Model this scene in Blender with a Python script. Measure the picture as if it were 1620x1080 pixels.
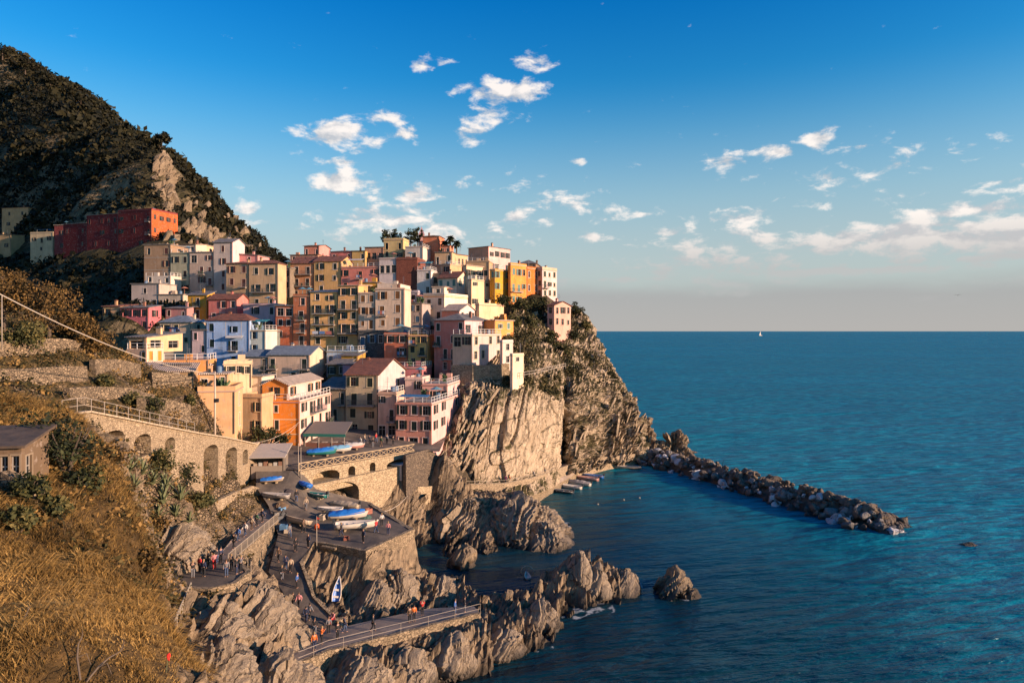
import bpy, bmesh, math, random
import numpy as np
from mathutils import Vector, Matrix

for o in list(bpy.data.objects):
    bpy.data.objects.remove(o)
random.seed(7)
SC = bpy.context.scene
COL = SC.collection
R = math.radians

# ------------------------------------------------------------------ camera
CAM_H = 34.0
F, CX, HY = 1080.0, 810.0, 523.0          # focal length, centre and horizon in photograph pixels
cam_d = bpy.data.cameras.new('camera')
cam_d.sensor_width = 36.0
cam_d.lens = 24.0
cam_d.shift_y = -17.0 / 1620.0
cam_d.clip_start = 0.5
cam_d.clip_end = 60000
cam = bpy.data.objects.new('camera', cam_d)
cam.location = (0, 0, CAM_H)
cam.rotation_euler = (R(90), 0, 0)
COL.objects.link(cam)
SC.camera = cam

# ------------------------------------------------------------------ world and sun
SUN_EL = R(12.0)
SUN_AZ = R(110.0)                          # clockwise from +Y (the viewing direction)
SUN_DIR = Vector((math.sin(SUN_AZ) * math.cos(SUN_EL), math.cos(SUN_AZ) * math.cos(SUN_EL), math.sin(SUN_EL)))
sun_d = bpy.data.lights.new('sun', 'SUN')
sun_d.energy = 3.8
sun_d.angle = R(0.5)
sun_d.color = (1.0, 0.69, 0.50)
sun = bpy.data.objects.new('sun', sun_d)
sun.rotation_euler = SUN_DIR.to_track_quat('Z', 'Y').to_euler()
sun.location = (60, -40, 120)
COL.objects.link(sun)

SC.view_settings.view_transform = 'Standard'
SC.view_settings.look = 'None'
SC.view_settings.exposure = 1.3
SC.view_settings.gamma = 1.0
SC.view_settings.use_curve_mapping = False
SC.cycles.use_denoising = True
SC.cycles.max_bounces = 5
SC.cycles.diffuse_bounces = 2
SC.cycles.glossy_bounces = 2
SC.cycles.transmission_bounces = 2
SC.cycles.transparent_max_bounces = 4
SC.cycles.caustics_reflective = False
SC.cycles.caustics_refractive = False

world = bpy.data.worlds.new('World')
SC.world = world
world.use_nodes = True


class NT:
    """small helper round a node tree"""
    def __init__(self, tree):
        self.t = tree
        self.L = tree.links
    def n(self, kind, **kw):
        nd = self.t.nodes.new(kind)
        for k, v in kw.items():
            setattr(nd, k, v)
        return nd
    def put(self, sock, v):
        if hasattr(v, 'is_linked') or isinstance(v, bpy.types.NodeSocket):
            self.L.new(v, sock)
        elif v is not None:
            if sock.type == 'RGBA' and len(v) == 3:
                v = (*v, 1)
            sock.default_value = v
    def math(self, op, a, b=None, c=None, clamp=False):
        nd = self.n('ShaderNodeMath', operation=op, use_clamp=clamp)
        for i, v in enumerate((a, b, c)):
            if v is not None:
                self.put(nd.inputs[i], v)
        return nd.outputs[0]
    def vmath(self, op, a, b=None):
        nd = self.n('ShaderNodeVectorMath', operation=op)
        self.put(nd.inputs[0], a)
        if b is not None:
            self.put(nd.inputs[1], b)
        return nd.outputs['Value'] if op in ('LENGTH', 'DOT_PRODUCT') else nd.outputs[0]
    def mix(self, f, a, b, blend='MIX'):
        nd = self.n('ShaderNodeMix', data_type='RGBA', blend_type=blend, clamp_factor=True)
        self.put(nd.inputs[0], f); self.put(nd.inputs[6], a); self.put(nd.inputs[7], b)
        return nd.outputs[2]
    def ramp(self, f, stops, interp='LINEAR'):
        nd = self.n('ShaderNodeValToRGB')
        cr = nd.color_ramp
        cr.interpolation = interp
        while len(cr.elements) < len(stops):
            cr.elements.new(0.5)
        for e, (p, c) in zip(cr.elements, stops):
            e.position = p
            e.color = (*c, 1) if len(c) == 3 else c
        self.put(nd.inputs[0], f)
        return nd.outputs[0]
    def mrange(self, v, a, b, c=0.0, d=1.0, smooth=False):
        nd = self.n('ShaderNodeMapRange', interpolation_type='SMOOTHSTEP' if smooth else 'LINEAR')
        for i, x in enumerate((v, a, b, c, d)):
            self.put(nd.inputs[i], x)
        return nd.outputs[0]
    def noise(self, vec, scale, detail=4, rough=0.55, dist=0.0):
        nd = self.n('ShaderNodeTexNoise')
        if vec is not None:
            self.L.new(vec, nd.inputs['Vector'])
        nd.inputs['Scale'].default_value = scale
        nd.inputs['Detail'].default_value = detail
        nd.inputs['Roughness'].default_value = rough
        nd.inputs['Distortion'].default_value = dist
        return nd.outputs['Fac']
    def comb(self, x, y, z):
        nd = self.n('ShaderNodeCombineXYZ')
        for i, v in enumerate((x, y, z)):
            self.put(nd.inputs[i], v)
        return nd.outputs[0]
    def sep(self, v):
        nd = self.n('ShaderNodeSeparateXYZ')
        self.L.new(v, nd.inputs[0])
        return nd.outputs


def build_world():
    t = world.node_tree
    t.nodes.clear()
    N = NT(t)
    out = N.n('ShaderNodeOutputWorld')
    bg = N.n('ShaderNodeBackground')
    sky = N.n('ShaderNodeTexSky')
    sky.sky_type = 'NISHITA'
    sky.sun_disc = False
    sky.sun_elevation = SUN_EL
    sky.sun_rotation = SUN_AZ
    sky.altitude = 50
    sky.air_density = 1.0
    sky.dust_density = 0.6
    sky.ozone_density = 2.0
    d = N.n('ShaderNodeTexCoord').outputs['Generated']
    x, y, z = N.sep(d)
    az = N.math('ARCTAN2', x, y)
    el = N.math('ARCSINE', z)
    base = sky.outputs[0]
    hs = N.n('ShaderNodeHueSaturation')
    hs.inputs['Saturation'].default_value = 1.42
    hs.inputs['Hue'].default_value = 0.497
    N.L.new(base, hs.inputs['Color'])
    # upper air: deeper blue with height, all round the horizon
    tint = N.ramp(N.mrange(el, 0.0, 0.62), [(0.0, (0.50, 0.46, 0.46)), (0.16, (0.54, 0.53, 0.53)), (0.30, (0.44, 0.57, 0.56)), (0.45, (0.25, 0.53, 0.57)), (0.74, (0.03, 0.41, 0.60)), (1.0, (0.04, 0.40, 0.58))])
    col = N.mix(1.0, hs.outputs[0], tint, 'MULTIPLY')
    col = N.mix(N.mrange(el, 0.36, 0.03, 0.0, 0.86, True), col, (1.30, 1.44, 1.48))
    # a pale haze bank low over the sea
    lowv = N.comb(N.math('MULTIPLY', az, 5.0), N.math('MULTIPLY', el, 26.0), 3.1)
    wob = N.noise(lowv, 1.0, 4, 0.55)
    top = N.math('ADD', N.math('MULTIPLY', N.math('SUBTRACT', wob, 0.5), 0.035), 0.067)
    bank = N.mrange(N.math('SUBTRACT', top, el), -0.012, 0.022, 0.0, 0.80, True)
    # scattered fair-weather cloud: every puff is a soft ellipse in the sky, broken up by noise
    puffs = [  # azimuth, elevation, half width, half height, weight
        (-0.245, 0.272, 0.062, 0.024, 1.0), (-0.19, 0.298, 0.04, 0.02, .8), (-0.15, 0.275, 0.03, 0.014, .8),
        (-0.01, 0.338, 0.07, 0.02, 1.05), (-0.03, 0.308, 0.045, 0.02, .85), (-0.058, 0.282, 0.03, 0.02, .7), (0.04, 0.375, 0.034, 0.016, .95),
        (-0.13, 0.37, 0.022, 0.012, .75), (-0.10, 0.373, 0.018, 0.008, .7),
        (-0.235, 0.208, 0.055, 0.024, 1.05), (-0.145, 0.196, 0.036, 0.018, 1.05), (-0.19, 0.158, 0.085, 0.016, .95), (-0.24, 0.235, 0.05, 0.008, .7),
        (-0.37, 0.165, 0.026, 0.016, .75), (0.10, 0.24, 0.017, 0.008, .75), (0.005, 0.165, 0.025, 0.016, .7), (0.05, 0.16, 0.04, 0.013, .7),
        (0.305, 0.233, 0.036, 0.016, .95), (0.365, 0.24, 0.036, 0.014, .9), (0.42, 0.252, 0.024, 0.016, .9), (0.435, 0.20, 0.03, 0.015, .8),
        (0.12, 0.135, 0.03, 0.012, .75), (0.22, 0.14, 0.05, 0.013, .75), (0.32, 0.155, 0.06, 0.016, .8), (0.36, 0.125, 0.10, 0.022, .75),
        (0.54, 0.118, 0.18, 0.024, 1.15), (0.68, 0.112, 0.16, 0.034, 1.3), (0.60, 0.145, 0.12, 0.012, .9), (0.52, 0.168, 0.06, 0.012, .6), (0.62, 0.175, 0.05, 0.01, .6), (0.47, 0.235, 0.05, 0.01, .55), (0.66, 0.088, 0.20, 0.008, 1.0), (0.45, 0.078, 0.25, 0.007, .9), (0.15, 0.074, 0.16, 0.006, .8),
    ]
    p = N.comb(az, el, 0.0)
    dens = None
    for (a, e, w, h, k) in puffs:
        q = N.vmath('MULTIPLY', N.vmath('SUBTRACT', p, (a, e, 0)), (1 / w, 1 / h, 0))
        v = N.mrange(N.vmath('LENGTH', q), 0.0, 1.55, k, 0.0)
        dens = v if dens is None else N.math('MAXIMUM', dens, v)
    nv = N.comb(N.math('MULTIPLY', az, 22.0), N.math('MULTIPLY', el, 46.0), 0.0)
    n1 = N.noise(nv, 1.0, 8, 0.62, 0.25)
    n2 = N.noise(N.comb(N.math('MULTIPLY', az, 5.0), N.math('MULTIPLY', el, 16.0), 7.0), 1.0, 3)
    # thin flecks everywhere in the lower sky, the same all the way round
    fleck = N.math('MULTIPLY', N.mrange(n2, 0.40, 0.64, 0.0, 0.60), N.mrange(el, 0.30, 0.16, 0.0, 1.0, True))
    dens = N.math('MAXIMUM', dens, fleck)
    fac = N.mrange(N.math('ADD', dens, N.math('MULTIPLY', N.math('SUBTRACT', n1, 0.5), 2.3)), 0.36, 0.86, 0.0, 1.0, True)
    fac = N.math('MULTIPLY', fac, N.mrange(el, 0.03, 0.10))
    nsh = N.noise(N.vmath('ADD', nv, (0.35, 0.55, 0)), 1.0, 5, 0.55, 0.2)
    shade = N.mrange(N.math('SUBTRACT', n1, nsh), -0.12, 0.10)
    ccol = N.mix(shade, (1.6, 1.62, 1.70), (2.95, 2.68, 2.48))
    lowc = N.mix(N.mrange(el, 0.085, 0.15), (1.5, 1.45, 1.44), ccol)
    col = N.mix(bank, col, N.mix(N.mrange(el, 0.0, 0.075), (1.27, 1.20, 1.15), (1.04, 1.07, 1.10)))
    col = N.mix(N.math('MULTIPLY', fac, 0.92), col, lowc)
    N.L.new(col, bg.inputs['Color'])
    bg.inputs['Strength'].default_value = 0.15
    N.L.new(bg.outputs[0], out.inputs[0])


build_world()


# ------------------------------------------------------------------ helpers
def at(px, py, Y):
    """the point that lies at depth Y on the line of sight through a photograph pixel"""
    return ((px - CX) / F * Y, Y, CAM_H - (py - HY) / F * Y)


def tag(o, label=None, cat=None, group=None, kind=None):
    if label: o['label'] = label
    if cat: o['category'] = cat
    if group: o['group'] = group
    if kind: o['kind'] = kind
    return o


def link(name, me, mat=None, parent=None, loc=(0, 0, 0), rz=0.0):
    o = bpy.data.objects.new(name, me)
    COL.objects.link(o)
    o.location = loc
    o.rotation_euler = (0, 0, rz)
    if parent is not None:
        o.parent = parent
    if mat is not None and me is not None:
        if len(me.materials) == 0:
            me.materials.append(mat)
        elif me.materials[0] != mat:
            o.material_slots[0].link = 'OBJECT'
            o.material_slots[0].material = mat
    return o


def empty(name, loc=(0, 0, 0), rz=0.0, label=None, cat=None, group=None):
    o = bpy.data.objects.new(name, None)
    o.empty_display_size = 0.3
    COL.objects.link(o)
    o.location = loc
    o.rotation_euler = (0, 0, rz)
    return tag(o, label, cat, group)


def np_mesh(name, V, Fc, smooth=False):
    """mesh from a vertex array and a list or array of faces"""
    me = bpy.data.meshes.new(name)
    if isinstance(Fc, np.ndarray):
        n, k = Fc.shape
        me.vertices.add(len(V)); me.vertices.foreach_set('co', np.asarray(V, np.float32).ravel())
        me.loops.add(n * k); me.loops.foreach_set('vertex_index', Fc.astype(np.int32).ravel())
        me.polygons.add(n)
        me.polygons.foreach_set('loop_start', np.arange(0, n * k, k, dtype=np.int32))
        me.polygons.foreach_set('loop_total', np.full(n, k, np.int32))
        me.polygons.foreach_set('use_smooth', np.full(n, smooth))
        me.update(calc_edges=True)
    else:
        me.from_pydata([tuple(v) for v in V], [], Fc)
        me.polygons.foreach_set('use_smooth', [smooth] * len(me.polygons))
    return me


class MB:
    """collects simple solids; build() links them as one mesh object"""
    def __init__(self):
        self.v, self.f = [], []
    def add(self, vs, fs):
        b = len(self.v)
        self.v += [tuple(p) for p in vs]
        self.f += [tuple(i + b for i in q) for q in fs]
        return self
    def box(self, x0, x1, y0, y1, z0, z1):
        return self.add([(x0, y0, z0), (x1, y0, z0), (x1, y1, z0), (x0, y1, z0), (x0, y0, z1), (x1, y0, z1), (x1, y1, z1), (x0, y1, z1)],
                        [(3, 2, 1, 0), (4, 5, 6, 7), (0, 1, 5, 4), (1, 2, 6, 5), (2, 3, 7, 6), (3, 0, 4, 7)])
    def quad(self, *p):
        return self.add(p, [tuple(range(len(p)))])
    def prism(self, poly, z0, z1):
        n = len(poly)
        z0s = z0 if hasattr(z0, '__len__') else [z0] * n
        z1s = z1 if hasattr(z1, '__len__') else [z1] * n
        vs = [(p[0], p[1], z) for p, z in zip(poly, z0s)] + [(p[0], p[1], z) for p, z in zip(poly, z1s)]
        return self.add(vs, [tuple(range(n))[::-1], tuple(range(n, 2 * n))] + [(i, (i + 1) % n, n + (i + 1) % n, n + i) for i in range(n)])
    def bar(self, a, b, w, h=None):
        """square bar between two points"""
        a, b = Vector(a), Vector(b)
        d = (b - a)
        if d.length < 1e-6: return self
        d.normalize()
        s = d.cross(Vector((0, 0, 1)))
        if s.length < 1e-3: s = Vector((1, 0, 0))
        s.normalize(); u = s.cross(d)
        s *= w / 2; u *= (h or w) / 2
        vs = [a - s - u, a + s - u, a + s + u, a - s + u, b - s - u, b + s - u, b + s + u, b - s + u]
        return self.add(vs, [(3, 2, 1, 0), (4, 5, 6, 7), (0, 1, 5, 4), (1, 2, 6, 5), (2, 3, 7, 6), (3, 0, 4, 7)])
    def tube(self, pts, r, n=6):
        P = [Vector(p) for p in pts]
        rs = r if hasattr(r, '__len__') else [r] * len(P)
        vs = []
        for i, p in enumerate(P):
            d = (P[min(i + 1, len(P) - 1)] - P[max(i - 1, 0)])
            d = d.normalized() if d.length > 1e-6 else Vector((0, 0, 1))
            s = d.cross(Vector((0, 0, 1)))
            s = s.normalized() if s.length > 1e-3 else Vector((1, 0, 0))
            u = s.cross(d)
            for k in range(n):
                a = 2 * math.pi * k / n
                vs.append(p + (s * math.cos(a) + u * math.sin(a)) * rs[i])
        fs = [(i * n + k, i * n + (k + 1) % n, (i + 1) * n + (k + 1) % n, (i + 1) * n + k) for i in range(len(P) - 1) for k in range(n)]
        fs += [tuple(range(n))[::-1], tuple(range((len(P) - 1) * n, len(P) * n))]
        return self.add(vs, fs)
    def mesh(self, name, smooth=False):
        return np_mesh(name, self.v, self.f, smooth)
    def build(self, name, mat, parent=None, loc=(0, 0, 0), rz=0.0, smooth=False):
        return link(name, self.mesh(name, smooth), mat, parent, loc, rz)


# ---- numpy noise
def _hash(ix, iy, iz):
    h = (ix.astype(np.int64) * 374761393 + iy.astype(np.int64) * 668265263 + iz.astype(np.int64) * 2147483647) & 0xffffffff
    h = ((h ^ (h >> 13)) * 1274126177) & 0xffffffff
    h = ((h ^ (h >> 16)) * 2246822519) & 0xffffffff
    return ((h ^ (h >> 15)) & 0xffff) / 32767.5 - 1.0


def vnoise(x, y, z=0.0):
    x = np.asarray(x, float); y = np.asarray(y, float); z = np.zeros_like(x) + z
    ix, iy, iz = np.floor(x), np.floor(y), np.floor(z)
    fx, fy, fz = x - ix, y - iy, z - iz
    fx, fy, fz = [f * f * f * (f * (f * 6 - 15) + 10) for f in (fx, fy, fz)]
    r = 0
    for dx in (0, 1):
        for dy in (0, 1):
            for dz in (0, 1):
                w = (fx if dx else 1 - fx) * (fy if dy else 1 - fy) * (fz if dz else 1 - fz)
                r = r + w * _hash(ix + dx, iy + dy, iz + dz)
    return r


def fbm(x, y, z=0.0, octaves=4, gain=0.5):
    s, a, f = 0, 1.0, 1.0
    for i in range(octaves):
        s = s + a * vnoise(x * f + 17.3 * i, y * f - 9.1 * i, z * f + 4.7 * i)
        a *= gain; f *= 2.03
    return s


def ridge(x, y, z=0.0):
    return 1.0 - 2.0 * np.abs(vnoise(x, y, z))


def crag(X, Y, Z, fine=1.0):
    """beds of slate standing on edge, broken into plates and blocks: about -1..1"""
    w1 = fbm(X / 7, Y / 7, Z / 7, 3); w2 = fbm(X / 3 + 31, Y / 3, Z / 3, 2)
    b = X * 0.90 - Z * 0.40 + 0.12 * Y + 1.5 * w1 + 0.25 * w2
    d = 0
    for sc, jy, a_step, a_saw in ((4.6, 11.0, 0.55, 0.34), (1.9, 4.5, 0.26, 0.22), (0.75, 1.9, 0.13 * fine, 0.16 * fine)):
        p = np.floor(b / sc)
        fr = b / sc - p
        h1 = _hash(p, p * 0 + 7, p * 0 + int(sc * 100))
        j = np.floor((Y + 0.35 * Z) / jy + 3.0 * h1 + 0.5 * w2)
        k = np.floor(Z / (jy * 0.9) + 2.0 * h1 + 0.6 * w1)
        d = d + a_step * _hash(p, j, k) + a_saw * (fr * 2 - 1)
    d = d + 0.30 * w1 + 0.16 * fbm(X / 1.2, Y / 1.2, Z / 1.2, 3)
    return d


class RBF:
    """scattered heights -> smooth surface"""
    def __init__(self, pts, c=1.5, smooth=0.0):
        P = np.array(pts, float)
        self.P, self.c = P[:, :2], c
        n = len(P)
        K = self._k(self.P, self.P) - smooth * np.eye(n)
        A = np.zeros((n + 3, n + 3))
        A[:n, :n] = K; A[:n, n] = 1; A[:n, n + 1:] = self.P; A[n, :n] = 1; A[n + 1:, :n] = self.P.T
        rhs = np.concatenate([P[:, 2], [0, 0, 0]])
        self.w = np.linalg.lstsq(A, rhs, rcond=None)[0]
    def _k(self, A, B):
        d2 = ((A[:, None, :] - B[None, :, :]) ** 2).sum(-1)
        return np.sqrt(d2 + self.c ** 2)
    def __call__(self, x, y):
        x = np.asarray(x, float); y = np.asarray(y, float)
        sh = x.shape
        Q = np.stack([x.ravel(), y.ravel()], 1)
        r = np.empty(len(Q))
        for i in range(0, len(Q), 20000):
            q = Q[i:i + 20000]
            r[i:i + 20000] = self._k(q, self.P) @ self.w[:-3] + self.w[-3] + q @ self.w[-2:]
        return r.reshape(sh)


def in_poly(x, y, poly):
    inside = np.zeros(x.shape, bool)
    n = len(poly)
    for i in range(n):
        x0, y0 = poly[i][:2]; x1, y1 = poly[(i + 1) % n][:2]
        c = ((y0 > y) != (y1 > y)) & (x < (x1 - x0) * (y - y0) / ((y1 - y0) if y1 != y0 else 1e-9) + x0)
        inside ^= c
    return inside


def grid_faces(nu, nv):
    i = np.arange((nu - 1) * (nv - 1))
    a = (i // (nu - 1)) * nu + i % (nu - 1)
    return np.stack([a, a + 1, a + 1 + nu, a + nu], 1)


def set_attr(me, name, vals):
    a = me.attributes.new(name, 'FLOAT', 'POINT')
    a.data.foreach_set('value', np.asarray(vals, np.float32).ravel())


# ------------------------------------------------------------------ materials
MATS = {}


def new_mat(name):
    m = bpy.data.materials.new(name)
    m.use_nodes = True
    t = m.node_tree
    t.nodes.clear()
    N = NT(t)
    out = N.n('ShaderNodeOutputMaterial')
    b = N.n('ShaderNodeBsdfPrincipled')
    N.L.new(b.outputs[0], out.inputs[0])
    MATS[name] = m
    return m, N, b


def bump(N, b, h, dist=0.05, strength=1.0):
    bp = N.n('ShaderNodeBump')
    bp.inputs['Distance'].default_value = dist
    bp.inputs['Strength'].default_value = strength
    N.L.new(h, bp.inputs['Height'])
    N.L.new(bp.outputs[0], b.inputs['Normal'])


def srgb(r, g, b):
    f = lambda c: ((c / 255) / 12.92 if c / 255 <= 0.04045 else ((c / 255 + 0.055) / 1.055) ** 2.4)
    return (f(r), f(g), f(b))


def simple(name, col, rough=0.7, metal=0.0, var=0.12):
    if name in MATS: return MATS[name]
    m, N, b = new_mat(name)
    pos = N.n('ShaderNodeNewGeometry').outputs['Position']
    n = N.noise(pos, 3.0, 4)
    dark = tuple(c * (1 - var * 2) for c in col); lite = tuple(min(1, c * (1 + var)) for c in col)
    N.L.new(N.mix(n, dark, lite), b.inputs['Base Color'])
    b.inputs['Roughness'].default_value = rough
    b.inputs['Metallic'].default_value = metal
    return m


def plaster(col):
    key = 'plaster_%02d_%02d_%02d' % tuple(int(c * 99) for c in col)
    if key in MATS: return MATS[key]
    m, N, b = new_mat(key)
    pos = N.n('ShaderNodeNewGeometry').outputs['Position']
    big = N.noise(pos, 0.35, 5, 0.6)
    x, y, z = N.sep(pos)
    streak = N.noise(N.comb(N.math('MULTIPLY', x, 1.6), N.math('MULTIPLY', y, 1.6), N.math('MULTIPLY', z, 0.16)), 1.0, 5, 0.65)
    pat = N.noise(pos, 1.6, 4, 0.7)
    c = N.mix(N.mrange(big, 0.35, 0.7), tuple(v * 0.80 for v in col), tuple(min(0.85, v * 1.06) for v in col))
    c = N.mix(N.mrange(streak, 0.52, 0.74, 0, 0.62), c, tuple(v * 0.48 for v in col))
    c = N.mix(N.mrange(pat, 0.57, 0.64, 0, 0.40), c, (0.40, 0.33, 0.27))
    low = N.noise(N.comb(N.math('MULTIPLY', x, 0.5), N.math('MULTIPLY', y, 0.5), N.math('MULTIPLY', z, 1.4)), 1.0, 4, 0.7)
    c = N.mix(N.mrange(low, 0.56, 0.70, 0, 0.35), c, tuple(min(0.85, v * 0.7 + 0.12) for v in col))
    N.L.new(c, b.inputs['Base Color'])
    b.inputs['Roughness'].default_value = 0.92
    b.inputs['Specular IOR Level'].default_value = 0.2
    bump(N, b, N.noise(pos, 5.0, 4), 0.03, 0.6)
    return m


def roof_mat(kind):
    key = 'roof_' + kind
    if key in MATS: return MATS[key]
    cols = {'red': [(0.10, 0.035, 0.022), (0.26, 0.085, 0.045), (0.20, 0.13, 0.09)], 'grey': [(0.09, 0.09, 0.095), (0.22, 0.21, 0.205), (0.16, 0.13, 0.10)],
            'pale': [(0.38, 0.29, 0.22), (0.55, 0.43, 0.33), (0.30, 0.24, 0.19)], 'flat': [(0.16, 0.14, 0.12), (0.30, 0.27, 0.23), (0.20, 0.13, 0.09)],
            'blue': [(0.10, 0.13, 0.17), (0.20, 0.25, 0.31), (0.15, 0.17, 0.2)], 'brown': [(0.10, 0.06, 0.04), (0.22, 0.13, 0.08), (0.17, 0.12, 0.09)], 'plank': [(0.045, 0.032, 0.024), (0.12, 0.08, 0.05), (0.08, 0.065, 0.05)]}[kind]
    m, N, b = new_mat(key)
    tc = N.n('ShaderNodeTexCoord').outputs['Object']
    pos = N.n('ShaderNodeNewGeometry').outputs['Position']
    n = N.noise(pos, 1.1, 5, 0.65)
    c = N.mix(N.mrange(n, 0.35, 0.65), cols[0], cols[1])
    c = N.mix(N.mrange(N.noise(pos, 4.0, 3, 0.7), 0.5, 0.75), c, cols[2])
    x, y, z = N.sep(tc)
    if kind not in ('flat', 'plank'):
        course = N.math('SINE', N.math('MULTIPLY', N.math('ADD', y, N.math('MULTIPLY', z, 0.6)), 15.0))
        row = N.math('SINE', N.math('MULTIPLY', x, 21.0))
        h = N.math('ADD', N.math('MULTIPLY', course, 0.5), row)
        c = N.mix(N.mrange(h, -1.0, 0.3, 0.45, 0.0), c, tuple(v * 0.45 for v in cols[0]))
        bump(N, b, h, 0.06, 0.8)
    N.L.new(c, b.inputs['Base Color'])
    b.inputs['Roughness'].default_value = 0.85
    return m


def masonry(name, light=(0.40, 0.31, 0.20), dark=(0.17, 0.125, 0.08), scale=2.2, flat=0.6):
    """rubble stone: uneven stones with sunken joints"""
    if name in MATS: return MATS[name]
    m, N, b = new_mat(name)
    pos = N.n('ShaderNodeNewGeometry').outputs['Position']
    warp = N.n('ShaderNodeTexNoise'); N.L.new(pos, warp.inputs['Vector']); warp.inputs['Scale'].default_value = 1.5
    v = N.vmath('ADD', N.vmath('MULTIPLY', pos, (1, 1, 1.7)), N.vmath('MULTIPLY', warp.outputs['Color'], (0.5, 0.5, 0.5)))
    vo = N.n('ShaderNodeTexVoronoi'); N.L.new(v, vo.inputs['Vector']); vo.inputs['Scale'].default_value = scale
    ve = N.n('ShaderNodeTexVoronoi', feature='DISTANCE_TO_EDGE'); N.L.new(v, ve.inputs['Vector']); ve.inputs['Scale'].default_value = scale
    n = N.noise(pos, 0.6, 5, 0.6)
    c = N.mix(N.sep(vo.outputs['Color'])[0], dark, light)
    c = N.mix(N.mrange(n, 0.3, 0.7, 0, 0.55), c, tuple((a + d) * 0.42 for a, d in zip(light, dark)))
    joint = N.mrange(ve.outputs['Distance'], 0.0, 0.10)
    c = N.mix(joint, tuple(x * 0.35 for x in dark), c)
    N.L.new(c, b.inputs['Base Color'])
    b.inputs['Roughness'].default_value = 0.95
    bump(N, b, N.math('ADD', joint, N.math('MULTIPLY', N.noise(pos, 9.0, 3), 0.4)), 0.10, flat)
    return m


def fissures(N, bv, pos, sc=1.0):
    """thin open cracks that follow the bedding"""
    w = N.n('ShaderNodeTexNoise'); N.L.new(pos, w.inputs['Vector']); w.inputs['Scale'].default_value = 0.9 * sc; w.inputs['Detail'].default_value = 4
    v = N.vmath('ADD', bv, N.vmath('MULTIPLY', w.outputs['Color'], (0.9, 0.9, 0.9)))
    ve = N.n('ShaderNodeTexVoronoi', feature='DISTANCE_TO_EDGE'); N.L.new(v, ve.inputs['Vector']); ve.inputs['Scale'].default_value = 0.75 * sc
    cr = N.mrange(ve.outputs['Distance'], 0.012, 0.05, 1.0, 0.0)
    cr = N.math('MULTIPLY', cr, N.mrange(N.noise(pos, 0.25 * sc, 3), 0.38, 0.6))
    return cr, ve.outputs['Distance']


def rock_mat(name='rock', light=(0.42, 0.32, 0.205), mid=(0.26, 0.19, 0.12), dark=(0.09, 0.07, 0.055), wet=True, veg=0.0, sc=1.0, vcol=((0.06, 0.06, 0.018), (0.20, 0.15, 0.05))):
    if name in MATS: return MATS[name]
    m, N, b = new_mat(name)
    pos = N.n('ShaderNodeNewGeometry').outputs['Position']
    x, y, z = N.sep(pos)
    bed = N.math('ADD', N.math('MULTIPLY', x, 0.90), N.math('MULTIPLY', z, -0.42))
    wob = N.noise(pos, 0.35 * sc, 3)
    bv = N.comb(N.math('ADD', N.math('MULTIPLY', bed, 1.0), N.math('MULTIPLY', wob, 2.5)), N.math('MULTIPLY', y, 0.22), N.math('MULTIPLY', z, 0.16))
    lam = N.noise(bv, 2.6 * sc, 5, 0.7)
    pat = N.noise(pos, 0.45 * sc, 5, 0.6)
    c = N.mix(N.mrange(lam, 0.38, 0.62), mid, light)
    c = N.mix(N.mrange(pat, 0.42, 0.62, 0, 0.75), c, mid)
    c = N.mix(N.mrange(lam, 0.40, 0.30, 0, 0.7), c, dark)
    fine = N.noise(pos, 6.0 * sc, 5, 0.7)
    c = N.mix(N.mrange(fine, 0.56, 0.72, 0, 0.5), c, dark)
    if veg:
        up = N.sep(N.n('ShaderNodeNewGeometry').outputs['Normal'])[2]
        g = N.math('MULTIPLY', N.mrange(up, 0.35, 0.7), N.mrange(N.noise(pos, 0.3, 5, 0.7), 0.62 - veg * 0.3, 0.68 - veg * 0.3))
        c = N.mix(g, c, N.mix(fine, *vcol))
    if wet:
        w = N.mrange(N.math('ADD', z, N.math('MULTIPLY', N.math('SUBTRACT', pat, 0.5), 3.0)), 0.3, 1.5, 0.85, 0.0)
        c = N.mix(w, c, (0.035, 0.03, 0.026))
        N.L.new(N.mrange(w, 0, 0.85, 0.92, 0.45), b.inputs['Roughness'])
    else:
        b.inputs['Roughness'].default_value = 0.95
    N.L.new(c, b.inputs['Base Color'])
    b.inputs['Specular IOR Level'].default_value = 0.25
    cr, _d = fissures(N, bv, pos, sc)
    c2 = N.mix(N.math('MULTIPLY', cr, 0.75), c, tuple(v * 0.55 for v in dark))
    N.L.new(c2, b.inputs['Base Color'])
    h = N.math('ADD', N.math('ADD', N.math('MULTIPLY', lam, 1.6), N.math('MULTIPLY', fine, 0.6)), N.math('MULTIPLY', cr, -0.9))
    bump(N, b, h, 0.32 / sc, 1.0)
    return m
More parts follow.
